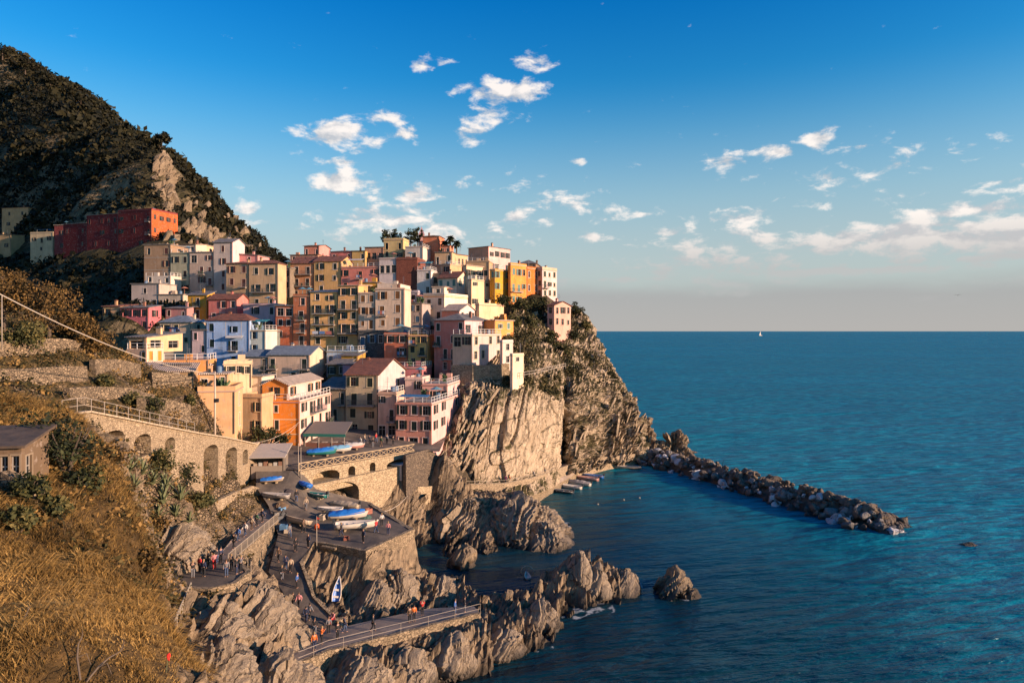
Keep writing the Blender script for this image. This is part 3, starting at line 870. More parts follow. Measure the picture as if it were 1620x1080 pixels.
# loose plates and blocks of slate standing on edge, all over the rocky parts (uncountable)
def slabs():
    rg = np.random.default_rng(21)
    base = []
    for sd in range(6):
        r_ = np.random.default_rng(sd)
        # an irregular plate: bevelled hexagon outline, two faces
        a = np.sort(r_.uniform(0, 2 * np.pi, 7))
        rad = r_.uniform(0.7, 1.1, 7)
        o = np.stack([np.zeros(7), np.cos(a) * rad, np.sin(a) * rad], 1)
        base.append(np.concatenate([o * 0.86 + [0.5, 0, 0], o + [0.22, 0, 0], o * 0.95 + [-0.5, 0.05, 0.03]]))
    f = [tuple(range(7))] + [(i, 7 + i, 7 + (i + 1) % 7, (i + 1) % 7) for i in range(7)] + [(7 + i, 14 + i, 14 + (i + 1) % 7, 7 + (i + 1) % 7) for i in range(7)]
    tri = []
    for q_ in f:
        for i in range(1, len(q_) - 1): tri.append((q_[0], q_[i], q_[i + 1]))
    tri = np.array(tri)
    def put(P, S, name, mat, lean):
        n = len(P)
        nb = np.array([0.90, 0.10, -0.42]) + rg.normal(size=(n, 3)) * 0.20; nb /= np.linalg.norm(nb, axis=1, keepdims=True)
        up = np.array([0.42, 0.05, 0.90]) + rg.normal(size=(n, 3)) * 0.30
        up -= nb * (up * nb).sum(1, keepdims=True); up /= np.linalg.norm(up, axis=1, keepdims=True)
        sd = np.cross(nb, up)
        B = np.stack([base[i % 6] for i in range(n)])
        V = P[:, None] + B[..., 0:1] * S[:, 0, None, None] * nb[:, None] + B[..., 1:2] * S[:, 1, None, None] * sd[:, None] + B[..., 2:3] * S[:, 2, None, None] * up[:, None]
        T = tri[None] + (np.arange(n) * 21)[:, None, None]
        me = np_mesh(name, V.reshape(-1, 3), T.reshape(-1, 3))
        tag(link(name, me, mat), kind='stuff')
    n = 1300
    X = rg.uniform(-40, 24, n); Y = rg.uniform(46, 126, n)
    xs, ys = HGRID['xs'], HGRID['ys']
    i = np.clip(np.searchsorted(xs, X) - 1, 0, len(xs) - 1); j = np.clip(np.searchsorted(ys, Y) - 1, 0, len(ys) - 1)
    Z = HGRID['Z'][j, i]
    cl_ = vnoise(X / 3.5, Y / 5.0, 4.0)
    keep = (HGRID['soft'][j, i] < 0.05) & (HGRID['rocky'][j, i] > 0.8) & (Z > -0.6) & (cl_ + 0.3 * rg.normal(size=n) > 0.05)
    X, Y, Z = X[keep], Y[keep], Z[keep]
    k = rg.random(len(X)) ** 2
    near = np.clip(1.2 - np.maximum(0, Y - 60) / 120, 0.6, 1.2)
    S = np.stack([0.14 + 0.75 * k, 0.35 + 1.5 * rg.random(len(X)) * (0.3 + k), 0.40 + 1.5 * k ** 1.5], 1)
    put(np.stack([X, Y, Z - 0.15 - 0.35 * k], 1), S, 'slate_slabs', HILL_OB.data.materials[0], 0.6)
    nu, nv = CLIFF_P.shape[:2]
    n = 2200
    i = rg.integers(int(nu * 0.09), nu, n); j = rg.integers(int(nv * 0.16), int(nv * 0.58), n)
    A = np.array(CAMP)
    ai = np.clip((i / (nu - 1) * (A.shape[0] - 1)).round().astype(int), 0, A.shape[0] - 1); aj = np.clip((j / (nv - 1) * (A.shape[1] - 1)).round().astype(int), 0, A.shape[1] - 1)
    keep = (A[ai, aj] > 0.45) & ((ai < 3) | (rg.random(n) < 0.15))
    P = CLIFF_V[i[keep], j[keep]] + CLIFF_N[i[keep], j[keep]] * -0.1
    k = rg.random(len(P)) ** 2
    S = np.stack([0.12 + 0.4 * k, 0.4 + 1.0 * k, 1.0 + 3.0 * k], 1)
    put(P, S, 'cliff_slabs', CLIFF_OB.data.materials[0], 0.6)


slabs()

# ------------------------------------------------------------------ the mountain behind
_mp = [at(*p) for p in [
    (-60, 55, 680), (0, 90, 610), (60, 123, 555), (120, 165, 500), (200, 198, 420), (250, 240, 362), (236, 285, 335), (229, 322, 312), (285, 378, 287),
    (285, 285, 372), (312, 306, 385), (360, 344, 388), (400, 376, 383), (440, 413, 372), (480, 440, 366), (300, 345, 335), (340, 375, 330), (372, 402, 328), (420, 425, 322), (460, 450, 318),
    (0, 200, 520), (100, 235, 428), (180, 262, 368), (0, 300, 440), (100, 312, 370), (180, 325, 325), (0, 345, 405), (100, 350, 345), (-60, 300, 520), (-60, 200, 600),
    (0, 398, 370), (60, 398, 340), (130, 393, 312), (200, 390, 292), (270, 390, 276), (50, 450, 290), (150, 450, 245), (215, 430, 240), (100, 500, 205), (180, 525, 170), (235, 480, 195), (-60, 430, 330), (-60, 500, 240)]]
_mp += [(-640, 820, 260), (-420, 760, 190), (-330, 700, 150), (-250, 600, 110), (-190, 520, 70), (-120, 480, 30), (-60, 440, 5), (-20, 400, 0), (0, 350, 10), (-60, 320, 45), (-640, 600, 150), (-140, 150, 18), (-100, 160, 14), (-180, 200, 40), (20, 420, -30), (20, 800, -30), (-200, 800, 40)]
MOUNT = RBF(_mp, 6.0)


def mount_h(X, Y):
    Z = MOUNT(X, Y)
    Z = Z + 3.0 * fbm(X / 30, Y / 30, 0, 5)
    spur = np.exp(-(((X + 190) / 45) ** 2 + ((Y - 345) / 55) ** 2))
    return Z + spur * 6.0 * ridge(X / 22, Y / 22, Z / 25)


def mountain_mesh():
    xs = np.arange(-640, 30, 2.8); ys = np.arange(150, 820, 2.8)
    X, Y = np.meshgrid(xs, ys)
    Z = mount_h(X, Y)
    return np_mesh('mountain', np.stack([X, Y, Z], -1).reshape(-1, 3), grid_faces(len(xs), len(ys)))


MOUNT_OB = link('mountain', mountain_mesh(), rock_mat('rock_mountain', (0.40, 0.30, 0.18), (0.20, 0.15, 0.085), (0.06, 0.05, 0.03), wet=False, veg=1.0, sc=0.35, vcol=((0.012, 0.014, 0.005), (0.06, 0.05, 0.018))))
MOUNT_OB['kind'] = 'structure'


def mountain_crags():
    rg = np.random.default_rng(31)
    V, T = [], []
    n = 0
    while n < 130:
        px, py = (rg.normal(262, 9), rg.normal(282, 34)) if rg.random() < 0.55 else (rg.normal(335, 38), rg.normal(372, 24))
        Ys = np.arange(270, 420, 3.0); Xs = (px - CX) / F * Ys; Zr = CAM_H - (py - HY) / F * Ys
        h = mount_h(Xs, Ys)
        k = np.argmax(h >= Zr)
        n += 1
        if not k: continue
        c = np.array([Xs[k], Ys[k], h[k]])
        s = rg.uniform(1.2, 4.2)
        d = rg.normal(size=(13, 3)); d /= np.linalg.norm(d, axis=1, keepdims=True)
        bm = bmesh.new()
        for q_ in d * rg.uniform(0.7, 1.1, (13, 1)) * np.array([s * 0.8, s, s * 1.4]): bm.verts.new(Vector(q_) + Vector((q_[2] * 0.3, 0, 0)) + Vector(c))
        bmesh.ops.convex_hull(bm, input=bm.verts)
        b0 = len(V)
        bm.verts.index_update()
        V += [tuple(v.co) for v in bm.verts]; T += [tuple(b0 + v.index for v in f.verts) for f in bm.faces]
        bm.free()
    tag(link('mountain_crags', np_mesh('mountain_crags', V, T), rock_mat('rock_crag', (0.33, 0.25, 0.16), (0.21, 0.155, 0.10), (0.07, 0.055, 0.04), wet=False, sc=0.5)), kind='stuff')


mountain_crags()
# ------------------------------------------------------------------ houses
SHUT = {'g': (0.007, 0.020, 0.013), 'b': (0.20, 0.085, 0.024), 'd': (0.018, 0.014, 0.012), 't': (0.10, 0.20, 0.17), 'o': (0.50, 0.24, 0.03), 'u': (0.05, 0.12, 0.2), 'r': (0.09, 0.03, 0.022)}


def shutter_mat(k):
    return simple('shutter_' + k, SHUT[k], 0.7)


def glass_mat():
    if 'window_glass' in MATS: return MATS['window_glass']
    m, N, b = new_mat('window_glass')
    b.inputs['Base Color'].default_value = (0.012, 0.014, 0.016, 1)
    b.inputs['Roughness'].default_value = 0.2
    b.inputs['Specular IOR Level'].default_value = 0.3
    return m


UNIT = {}


def unit(key, fn):
    if key not in UNIT:
        UNIT[key] = fn()
    return UNIT[key]


def q(v, s=0.1):
    return round(v / s) * s


def frame_me(w, h):
    def f():
        m = MB(); t = 0.10
        m.box(-w / 2 - t, -w / 2, -0.05, 0.02, -0.02, h); m.box(w / 2, w / 2 + t, -0.05, 0.02, -0.02, h)
        m.box(-w / 2 - t, w / 2 + t, -0.055, 0.02, h, h + t * 1.2); m.box(-w / 2 - t - 0.06, w / 2 + t + 0.06, -0.14, 0.02, -0.14, -0.02)
        return m.mesh('window')
    return unit(('frame', w, h), f)


def pane_me(w, h):
    def f():
        m = MB(); m.box(-w / 2, w / 2, 0.17, 0.20, 0, h)
        return m.mesh('pane')
    return unit(('pane', w, h), f)


def sash_me(w, h):
    def f():
        m = MB(); t = 0.07
        m.box(-t / 2, t / 2, 0.12, 0.165, 0, h); m.box(-w / 2, -w / 2 + t, 0.12, 0.165, 0, h); m.box(w / 2 - t, w / 2, 0.12, 0.165, 0, h)
        m.box(-w / 2 + t, -t / 2, 0.125, 0.16, h * 0.6, h * 0.6 + t); m.box(t / 2, w / 2 - t, 0.125, 0.16, h * 0.6, h * 0.6 + t)
        m.box(-w / 2 + t, w / 2 - t, 0.122, 0.162, h - t, h)
        return m.mesh('sash')
    return unit(('sash', w, h), f)


def shutter_me(w, h, closed):
    def f():
        m = MB(); t = 0.06; w2 = w / 2
        y = 0.02 if closed else -0.10
        m.box(0.01, w2 - 0.01, y, y + 0.03, 0.01, h - 0.01)
        m.box(0.01, t, y - 0.025, y, 0.01, h - 0.01); m.box(w2 - t, w2 - 0.01, y - 0.025, y, 0.01, h - 0.01)
        k = max(3, int(h / 0.3))
        for i in range(k):
            z = 0.05 + (h - 0.1) * i / k
            m.box(t, w2 - t, y - 0.02, y, z, z + 0.55 * h / k)
        return m.mesh('shutter')
    return unit(('shutter', w, h, closed), f)


def balcony_me(w, d):
    def f():
        m = MB(); m.box(-w / 2, w / 2, -d, -0.01, -0.16, 0.0)
        for s in (-w / 2 + 0.25, w / 2 - 0.4):
            m.add([(s, -0.01, -0.16), (s + 0.15, -0.01, -0.16), (s + 0.15, -d * 0.8, -0.16), (s, -d * 0.8, -0.16), (s, -0.01, -0.5), (s + 0.15, -0.01, -0.5)],
                  [(0, 3, 4), (1, 5, 2), (3, 2, 5, 4), (0, 4, 5, 1)])
        return m.mesh('balcony')
    return unit(('balc', w, d), f)


def balrail_me(w, d):
    def f():
        m = MB(); e = 0.04
        for z in (0.12, 1.0):
            m.box(-w / 2 + e, w / 2 - e, -d + e, -d + e + 0.05, z, z + 0.05)
            for s in (-1, 1):
                x = s * (w / 2 - e - 0.025)
                m.box(x - 0.025, x + 0.025, -d + e + 0.05, -0.01, z, z + 0.05)
        n = max(4, int(w / 0.28))
        for i in range(n + 1):
            x = -w / 2 + e + 0.03 + (w - 2 * e - 0.06) * i / n
            m.box(x - 0.018, x + 0.018, -d + e + 0.005, -d + e + 0.045, 0.0, 1.0)
        return m.mesh('railing')
    return unit(('balr', w, d), f)


def facade(m, O, U, V, Nn, W, H, ops, dep):
    """wall of width W and height H from corner O with real openings and reveals; Nn points out"""
    O, U, V, Nn = Vector(O), Vector(U), Vector(V), Vector(Nn)
    us = sorted({0.0, W} | {o[0] for o in ops} | {o[1] for o in ops})
    vs = sorted({0.0, H} | {o[2] for o in ops} | {o[3] for o in ops})
    P = lambda u, v, d=0.0: O + U * u + V * v - Nn * d
    for i in range(len(us) - 1):
        for j in range(len(vs) - 1):
            uc, vc = (us[i] + us[i + 1]) / 2, (vs[j] + vs[j + 1]) / 2
            if any(o[0] < uc < o[1] and o[2] < vc < o[3] for o in ops): continue
            m.quad(P(us[i], vs[j]), P(us[i + 1], vs[j]), P(us[i + 1], vs[j + 1]), P(us[i], vs[j + 1]))
    for a, b, c, d in ops:
        m.quad(P(a, c), P(a, d), P(a, d, dep), P(a, c, dep)); m.quad(P(b, d), P(b, c), P(b, c, dep), P(b, d, dep))
        m.quad(P(a, d), P(b, d), P(b, d, dep), P(a, d, dep)); m.quad(P(b, c), P(a, c), P(a, c, dep), P(b, c, dep))
        m.quad(P(a, c, dep), P(b, c, dep), P(b, d, dep), P(a, d, dep))


HOUSES = {}


def front_line(key, px):
    """depth at which the front plane of a built house crosses a pixel column"""
    C, th = HOUSES[key]['C'], HOUSES[key]['th']
    u = (px - CX) / F
    # point C + s*(cos,-sin):  (Cx + s c)/(Cy - s sn) = u
    c, sn = math.cos(th), math.sin(th)
    s = (u * C[1] - C[0]) / (c + u * sn)
    return C[1] - s * sn


def house(key, label, x0, x1, x2, yt, yb, col, front='', side='', roof=('flat', 'flat', 0.5), th=10, Y=None, sh='g', D=None, ext=4.0, trim=None, chim=1, band=None, name='house', wallmat=None, group=None, pipe=True, bal=(0.10, 0.10, 0.11), sidecol=None):
    th = R(th)
    if Y is None:
        Y = depth_for(yb)
    elif isinstance(Y, str):
        Y = front_line(Y, x1) + 0.25
    u0, u1 = (x0 - CX) / F, (x1 - CX) / F
    Cx = u1 * Y
    W = (Cx - u0 * Y) / (math.cos(th) + u0 * math.sin(th))
    if D is None:
        u2 = (x2 - CX) / F
        den = math.sin(th) - u2 * math.cos(th)
        D = (u2 * Y - Cx) / den if den > 0.02 else 12.0
        D = min(max(D, 3.5), 18.0)
    zt = CAM_H - (yt - HY) / F * Y
    zb = CAM_H - (yb - HY) / F * Y
    Hh = zt - zb
    root = empty(name, (Cx, Y, zb), -th, label, 'house', group)
    HOUSES[key] = dict(C=(Cx, Y), th=th, W=W, D=D, zb=zb, zt=zt, root=root)
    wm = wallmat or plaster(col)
    if trim is None:
        k_ = 0.18 if random.Random(key + 't').random() < 0.6 else 0.75
        trim = tuple(round(a * (1 - k_) + b * k_, 1 if k_ < 0.5 else 2) for a, b in zip(col, (0.66, 0.60, 0.52)))
    m = MB()
    E = ext
    windows = []

    def plan(pattern, width, flip=False):
        ops = []
        rows = [r for r in pattern.split('/')] if pattern else []
        if not rows: return ops
        sth = Hh / len(rows)
        for ri, row in enumerate(rows):
            n = len(row)
            if not n: continue
            z0 = Hh - (ri + 1) * sth
            run = []
            for ci, ch in enumerate(row):
                if ch == '.': continue
                cw = width / n
                uc = cw * (ci + 0.5)
                wd = q(min(1.15, 0.46 * cw)); ht = q(min(1.8, 0.56 * sth)); zz = z0 + 0.27 * sth
                if ch in 'dbB': ht = q(min(2.25, 0.74 * sth)); zz = z0 + 0.04 * sth + 0.05
                if ch == 'g': wd = q(min(2.6, 0.74 * cw)); ht = q(min(2.2, 0.66 * sth)); zz = z0 + 0.1 * sth + 0.05
                wd = max(0.5, wd); ht = max(0.6, ht)
                jr = random.Random(key + row + str(ri * 10 + ci) + str(flip))
                zz += jr.uniform(-0.12, 0.12); uc += jr.uniform(-0.06, 0.06) * cw
                if ch in 'sw' and jr.random() < 0.18: ht = q(ht * 0.75); wd = q(wd * 0.8)
                if zz + ht > Hh - 0.1: zz = Hh - 0.1 - ht
                zz = max(zz, 0.02)
                ops.append((uc - wd / 2, uc + wd / 2, zz + E, zz + E + ht))
                windows.append((flip, uc, zz, wd, ht, ch, z0, cw, sth))
        return ops

    fo = plan(front, W)
    so = plan(side, D, True)
    facade(m, (-W, 0, -E), (1, 0, 0), (0, 0, 1), (0, -1, 0), W, Hh + E, fo, 0.24)
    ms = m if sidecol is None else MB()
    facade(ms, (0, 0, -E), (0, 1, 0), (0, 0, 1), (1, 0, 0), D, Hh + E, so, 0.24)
    m.quad((0, D, -E), (-W, D, -E), (-W, D, Hh), (0, D, Hh)); m.quad((-W, D, -E), (-W, 0, -E), (-W, 0, Hh), (-W, D, Hh))
    kind, rm, rise = roof
    rmat = roof_mat(rm)
    r = MB()
    ov, tk = 0.35, 0.16
    if kind == 'gable':      # ridge along the front
        ms.quad((0, 0, Hh), (0, D, Hh), (0, D / 2, Hh + rise)); m.quad((-W, D, Hh), (-W, 0, Hh), (-W, D / 2, Hh + rise))
        sl = rise / (D / 2)
        for y0, y1 in ((-ov, D / 2), (D + ov, D / 2)):
            za, zc = Hh - ov * sl + 0.02, Hh + rise + 0.02
            vs = [(-W - ov, y0, za), (ov, y0, za), (ov, y1, zc), (-W - ov, y1, zc)]
            r.add(vs + [(a, b, c + tk) for a, b, c in vs], [(0, 1, 2, 3), (7, 6, 5, 4), (0, 4, 5, 1), (1, 5, 6, 2), (3, 2, 6, 7), (0, 3, 7, 4)])
    elif kind == 'gablef':   # gable on the front
        m.quad((-W, 0, Hh), (0, 0, Hh), (-W / 2, 0, Hh + rise)); m.quad((0, D, Hh), (-W, D, Hh), (-W / 2, D, Hh + rise))
        sl = rise / (W / 2)
        for xa, xb in ((-W - ov, -W / 2), (ov, -W / 2)):
            za, zc = Hh - ov * sl + 0.02, Hh + rise + 0.02
            vs = [(xa, -ov, za), (xa, D + ov, za), (xb, D + ov, zc), (xb, -ov, zc)]
            r.add(vs + [(a, b, c + tk) for a, b, c in vs], [(0, 1, 2, 3), (7, 6, 5, 4), (0, 4, 5, 1), (1, 5, 6, 2), (3, 2, 6, 7), (0, 3, 7, 4)])
    elif kind == 'hip':
        k = min(W, D) / 2 * 0.95
        vs = [(-W - ov, -ov, Hh + .02), (ov, -ov, Hh + .02), (ov, D + ov, Hh + .02), (-W - ov, D + ov, Hh + .02)]
        tv = [(-W - ov, -ov, Hh + tk), (ov, -ov, Hh + tk), (ov, D + ov, Hh + tk), (-W - ov, D + ov, Hh + tk)]
        if W >= D: rd = [(-W + k, D / 2, Hh + rise), (-k, D / 2, Hh + rise)]
        else: rd = [(-W / 2, k, Hh + rise), (-W / 2, D - k, Hh + rise)]
        a = [(3, 2, 1, 0), (0, 1, 5, 4), (1, 2, 6, 5), (2, 3, 7, 6), (3, 0, 4, 7)]
        b = [(4, 5, 9, 8), (5, 6, 9), (6, 7, 8, 9), (7, 4, 8)] if W >= D else [(4, 5, 8), (5, 6, 9, 8), (6, 7, 9), (7, 4, 8, 9)]
        r.add(vs + tv + rd, a + b)
    elif kind == 'shed':     # falls towards the front
        vs = [(-W - ov, -ov, Hh + .02), (ov, -ov, Hh + .02), (ov, D + ov, Hh + rise), (-W - ov, D + ov, Hh + rise)]
        r.add(vs + [(a, b, c + tk) for a, b, c in vs], [(3, 2, 1, 0), (4, 5, 6, 7), (0, 1, 5, 4), (1, 2, 6, 5), (2, 3, 7, 6), (3, 0, 4, 7)])
        m.quad((0, 0, Hh), (0, D, Hh), (0, D, Hh + rise)); m.quad((-W, D, Hh), (-W, 0, Hh), (-W, D, Hh + rise)); m.quad((0, D, Hh), (-W, D, Hh), (-W, D, Hh + rise), (0, D, Hh + rise))
    elif kind == 'shedl':    # falls to the right
        vs = [(-W - ov, -ov, Hh + rise), (ov, -ov, Hh + .02), (ov, D + ov, Hh + .02), (-W - ov, D + ov, Hh + rise)]
        r.add(vs + [(a, b, c + tk) for a, b, c in vs], [(3, 2, 1, 0), (4, 5, 6, 7), (0, 1, 5, 4), (1, 2, 6, 5), (2, 3, 7, 6), (3, 0, 4, 7)])
        m.quad((-W, 0, Hh), (0, 0, Hh), (-W, 0, Hh + rise)); m.quad((-W, D, Hh), (-W, 0, Hh), (-W, 0, Hh + rise), (-W, D, Hh + rise)); m.quad((0, D, Hh), (-W, D, Hh), (-W, D, Hh + rise))
    else:                    # flat with a parapet, or a terrace with a railing
        r.box(-W + 0.02, -0.02, 0.02, D - 0.02, Hh - 0.2, Hh - 0.04)
        if kind == 'flat':
            t = 0.22
            p = MB()
            p.box(-W - .04, .04, -.04, t, Hh, Hh + rise); p.box(-W - .04, .04, D - t, D + .04, Hh, Hh + rise)
            p.box(-W - .04, -W + t, t, D - t, Hh, Hh + rise); p.box(-t, .04, t, D - t, Hh, Hh + rise)
            p.build('parapet', wm, root)
        elif kind == 'terrace':
            p = MB()
            n = max(2, int(W / 1.6))
            for i in range(n + 1):
                x = -W + 0.12 + (W - 0.24) * i / n
                p.box(x - .05, x + .05, 0.07, 0.17, Hh - .04, Hh + 1.0)
            nd = max(2, int(D / 1.6))
            for i in range(1, nd + 1):
                y = 0.12 + (D - 0.24) * i / nd
                p.box(-0.17, -0.07, y - .05, y + .05, Hh - .04, Hh + 1.0)
            for z in (0.45, 1.0):
                p.box(-W + .12, -.12, 0.09, 0.15, Hh + z - .06, Hh + z); p.box(-.15, -.09, 0.15, D - .1, Hh + z - .06, Hh + z)
            p.build('terrace_railing', simple('white_paint', (0.66, 0.62, 0.56), 0.6), root)
        elif kind == 'eave':
            r.box(-W - .3, .3, -.3, D + .3, Hh + 0.01, Hh + 0.2)
    if kind in ('flat', 'terrace', 'none') and Hh > 3.2:
        c_ = MB()
        z0_ = Hh - 0.02 if kind == 'flat' else Hh - 0.3
        c_.box(-W - .16, .16, -.16, -.045, z0_ - .12, z0_ + .06); c_.box(.045, .16, -.045, D, z0_ - .12, z0_ + .06)
        c_.build('cornice', simple('cornice_%d' % (int(col[0] * 20)), tuple(v * 0.62 + 0.05 for v in col)), root)
    if kind in ('flat', 'terrace', 'eave') and W > 3.5 and D > 3.5:
        rr_ = random.Random(key + 'top')
        zt_ = Hh + (0.2 if kind == 'eave' else -0.04)
        for _ in range(rr_.randint(1, 3)):
            bx, by = -W * rr_.uniform(0.18, 0.82), D * rr_.uniform(0.25, 0.75)
            t_ = rr_.random()
            if t_ < 0.35:
                k = MB(); k.box(bx - .55, bx + .55, by - .45, by + .45, zt_, zt_ + rr_.uniform(.7, 1.5)); k.build('roof_box', plaster(tuple(v * 0.85 for v in col)), root)
            elif t_ < 0.6:
                k = MB(); k.tube([(bx, by, zt_), (bx, by, zt_ + .9), (bx, by, zt_ + 1.0)], [.42, .42, .2], 10); k.build('water_tank', simple('tank_blue', (0.10, 0.17, 0.26)), root)
            elif t_ < 0.8:
                k = MB(); k.box(bx - .3, bx + .3, by - .25, by + .25, zt_, zt_ + .4)
                for _i in range(14): k.bar((bx, by, zt_ + .35), (bx + rr_.uniform(-.6, .6), by + rr_.uniform(-.6, .6), zt_ + rr_.uniform(.7, 1.7)), .12, .3)
                k.build('roof_plant', simple('pot_green', (0.05, 0.09, 0.03)), root)
            else:
                k = MB(); k.bar((bx, by, zt_), (bx, by, zt_ + 2.2), .06)
                k.add([(bx, by, zt_ + 2.35)] + [(bx + 1.2 * math.cos(a_ * math.pi / 4), by + 1.2 * math.sin(a_ * math.pi / 4), zt_ + 1.85) for a_ in range(8)], [(0, 1 + i_, 1 + (i_ + 1) % 8) for i_ in range(8)] + [tuple(range(8, 0, -1))])
                k.build('sunshade', simple('sunshade_%d' % rr_.randint(0, 2), [(0.62, 0.55, 0.45), (0.5, 0.2, 0.12), (0.12, 0.28, 0.33)][rr_.randint(0, 2)]), root)
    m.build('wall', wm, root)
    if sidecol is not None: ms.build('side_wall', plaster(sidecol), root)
    ro = r.build('roof', rmat, root)
    rnd = random.Random(key)
    zr = {'gable': Hh + rise * 0.55, 'gablef': Hh + rise * 0.4, 'hip': Hh + rise * 0.4, 'shed': Hh + rise * 0.5, 'shedl': Hh + rise * 0.5}.get(kind, Hh - 0.05)
    for c in range(chim):
        cx, cy = -W * rnd.uniform(0.15, 0.85), D * rnd.uniform(0.3, 0.7)
        k = MB(); k.box(cx - .28, cx + .28, cy - .24, cy + .24, zr - 0.5, zr + 1.25)
        ch = k.build('chimney', wm if rnd.random() < 0.6 else simple('brick_plain', (0.30, 0.13, 0.08)), root)
        k = MB(); k.box(cx - .38, cx + .38, cy - .34, cy + .34, zr + 1.25, zr + 1.36); k.box(cx - .2, cx + .2, cy - .16, cy + .16, zr + 1.36, zr + 1.55)
        k.build('chimney_cap', rmat, ch)
    if rnd.random() < 0.5:
        ax, ay = -W * rnd.uniform(0.1, 0.9), D * rnd.uniform(0.3, 0.8)
        k = MB(); k.bar((ax, ay, zr - 0.4), (ax, ay, zr + 2.6), 0.05)
        for i in range(4): k.bar((ax - 0.5 + 0.06 * i, ay, zr + 1.6 + 0.28 * i), (ax + 0.5 - 0.06 * i, ay, zr + 1.6 + 0.28 * i), 0.03)
        k.build('aerial', simple('aerial_metal', (0.25, 0.25, 0.26), 0.5, 0.6), root)
    if pipe:
        k = MB(); k.tube([(-0.12, -0.1, 0.2), (-0.12, -0.1, Hh - 0.1)], 0.06, 6)
        k.build('downpipe', simple('pipe_paint', (0.16, 0.12, 0.09)), root)
    if band:
        bc, zs = band
        for z in zs:
            k = MB(); k.box(-W - .01, .03, -.035, -.002, Hh * z - .09, Hh * z + .09); k.box(.002, .035, -.002, D, Hh * z - .09, Hh * z + .09)
            k.build('string_course', simple('band_%d' % int(bc[0] * 99 + bc[2] * 999), bc), root)
    tm = simple('trim_%d_%d_%d' % (int(trim[0] * 99), int(trim[1] * 99), int(trim[2] * 99)), trim, 0.8)
    gm = glass_mat(); smt = shutter_mat(sh)
    for flip, uc, zz, wd, ht, ch, z0, cw, sth in windows:
        if ch == 's' and rnd.random() < 0.25: ch = 'w'
        if flip: loc, rz = (0.0, uc, zz), R(90)
        else: loc, rz = (-W + uc, 0.0, zz), 0.0
        nm = 'window' if ch in 'wsnB' else 'door'
        fr = link(nm, frame_me(wd, ht), tm, root, loc, rz)
        pn = link('pane' if ch in 'wnBg' else 'door_leaf', pane_me(wd, ht), gm if ch in 'wnBg' else smt, fr)
        if ch in 'wnBg': link('sash', sash_me(wd, ht), simple('sash_paint', (0.30, 0.27, 0.23)), fr)
        if ch in 'sb':
            for s in (-1, 1):
                so_ = link('shutter', shutter_me(wd, ht, True), smt, fr, (-wd / 2 if s < 0 else 0, 0, 0))
        elif ch in 'wB':
            for s in (-1, 1):
                so_ = link('shutter', shutter_me(wd, ht, False), smt, fr, (-wd - 0.06 if s < 0 else wd / 2 + 0.06, 0, 0))
    # balconies: one slab under each run of balcony doors
    for flip, pat, width in ((False, front, W), (True, side, D)):
        rows = pat.split('/') if pat else []
        for ri, row in enumerate(rows):
            sth = Hh / len(rows); z0 = Hh - (ri + 1) * sth + 0.04 * sth
            i = 0
            while i < len(row):
                if row[i] in 'bB':
                    j = i
                    while j + 1 < len(row) and row[j + 1] in 'bB': j += 1
                    cw = width / len(row)
                    w = q(min((j - i + 1) * cw - 0.15, (j - i) * cw + 2.2), 0.2); uc = (i + j + 1) / 2 * cw
                    loc, rz = ((0.0, uc, z0), R(90)) if flip else ((-W + uc, 0.0, z0), 0.0)
                    bo = link('balcony', balcony_me(w, 1.0), simple('balcony_slab', (0.36, 0.32, 0.27)), root, loc, rz)
                    link('railing', balrail_me(w, 1.0), simple('rail_%d' % int(bal[0] * 99), bal, 0.5), bo)
                    rr = rnd.random()
                    if rr < 0.3:
                        for k in range(3):
                            xx = -w / 2 + 0.3 + (w - 0.6) * (k + rnd.uniform(0.2, 0.8)) / 3
                            pm = MB(); pm.box(-.14, .14, -.85, -.6, 0.0, .26)
                            for t in range(7):
                                aa, bb = rnd.uniform(-.3, .3), rnd.uniform(.3, .95)
                                pm.bar((0, -.72, .25), (aa, -.72 + rnd.uniform(-.2, .2), bb), 0.10, 0.16)
                            pm.build('pot_plant', simple('pot_green', (0.05, 0.09, 0.03)), bo, (xx, 0, 0))
                    elif rr < 0.55:
                        for k in range(3):
                            xx = -w / 2 + 0.25 + k * (w - 0.6) / 3
                            pm = MB(); pm.box(0, (w - 0.6) / 3.6, -1.03, -0.995, rnd.uniform(.25, .5), 1.06)
                            v = int(rr * 100 + k) % 3
                            pm.build('laundry', simple('laundry_%d' % v, [(0.55, 0.56, 0.6), (0.12, 0.22, 0.42), (0.5, 0.16, 0.12)][v]), bo, (xx, 0, 0))
                    i = j
                i += 1
    return root
# ------------------------------------------------------------------ the village, house by house
SALMON = (0.70, 0.27, 0.15); PINK = (0.76, 0.31, 0.22); ROSE = (0.580, 0.180, 0.155); LILAC = (0.650, 0.392, 0.396); YELLOW = (0.76, 0.45, 0.15); OCHRE = (0.626, 0.307, 0.030)
CREAM = (0.719, 0.493, 0.281); WHITE = (0.800, 0.646, 0.488); TAN = (0.603, 0.372, 0.197); GREY = (0.418, 0.342, 0.289); ORANGE = (0.789, 0.249, 0.034); RED = (0.22, 0.030, 0.024); BROWN = (0.325, 0.185, 0.107)
G = lambda m, r: ('gable', m, r)
FL = ('flat', 'flat', 0.5)
TR = ('terrace', 'flat', 0)


def mount_depth(px, py):
    Ys = np.arange(180, 560, 1.0)
    Xs = (px - CX) / F * Ys
    Zr = CAM_H - (py - HY) / F * Ys
    i = np.argmax(mount_h(Xs, Ys) >= Zr)
    return float(Ys[i]) if i else 300.0


H_ = house
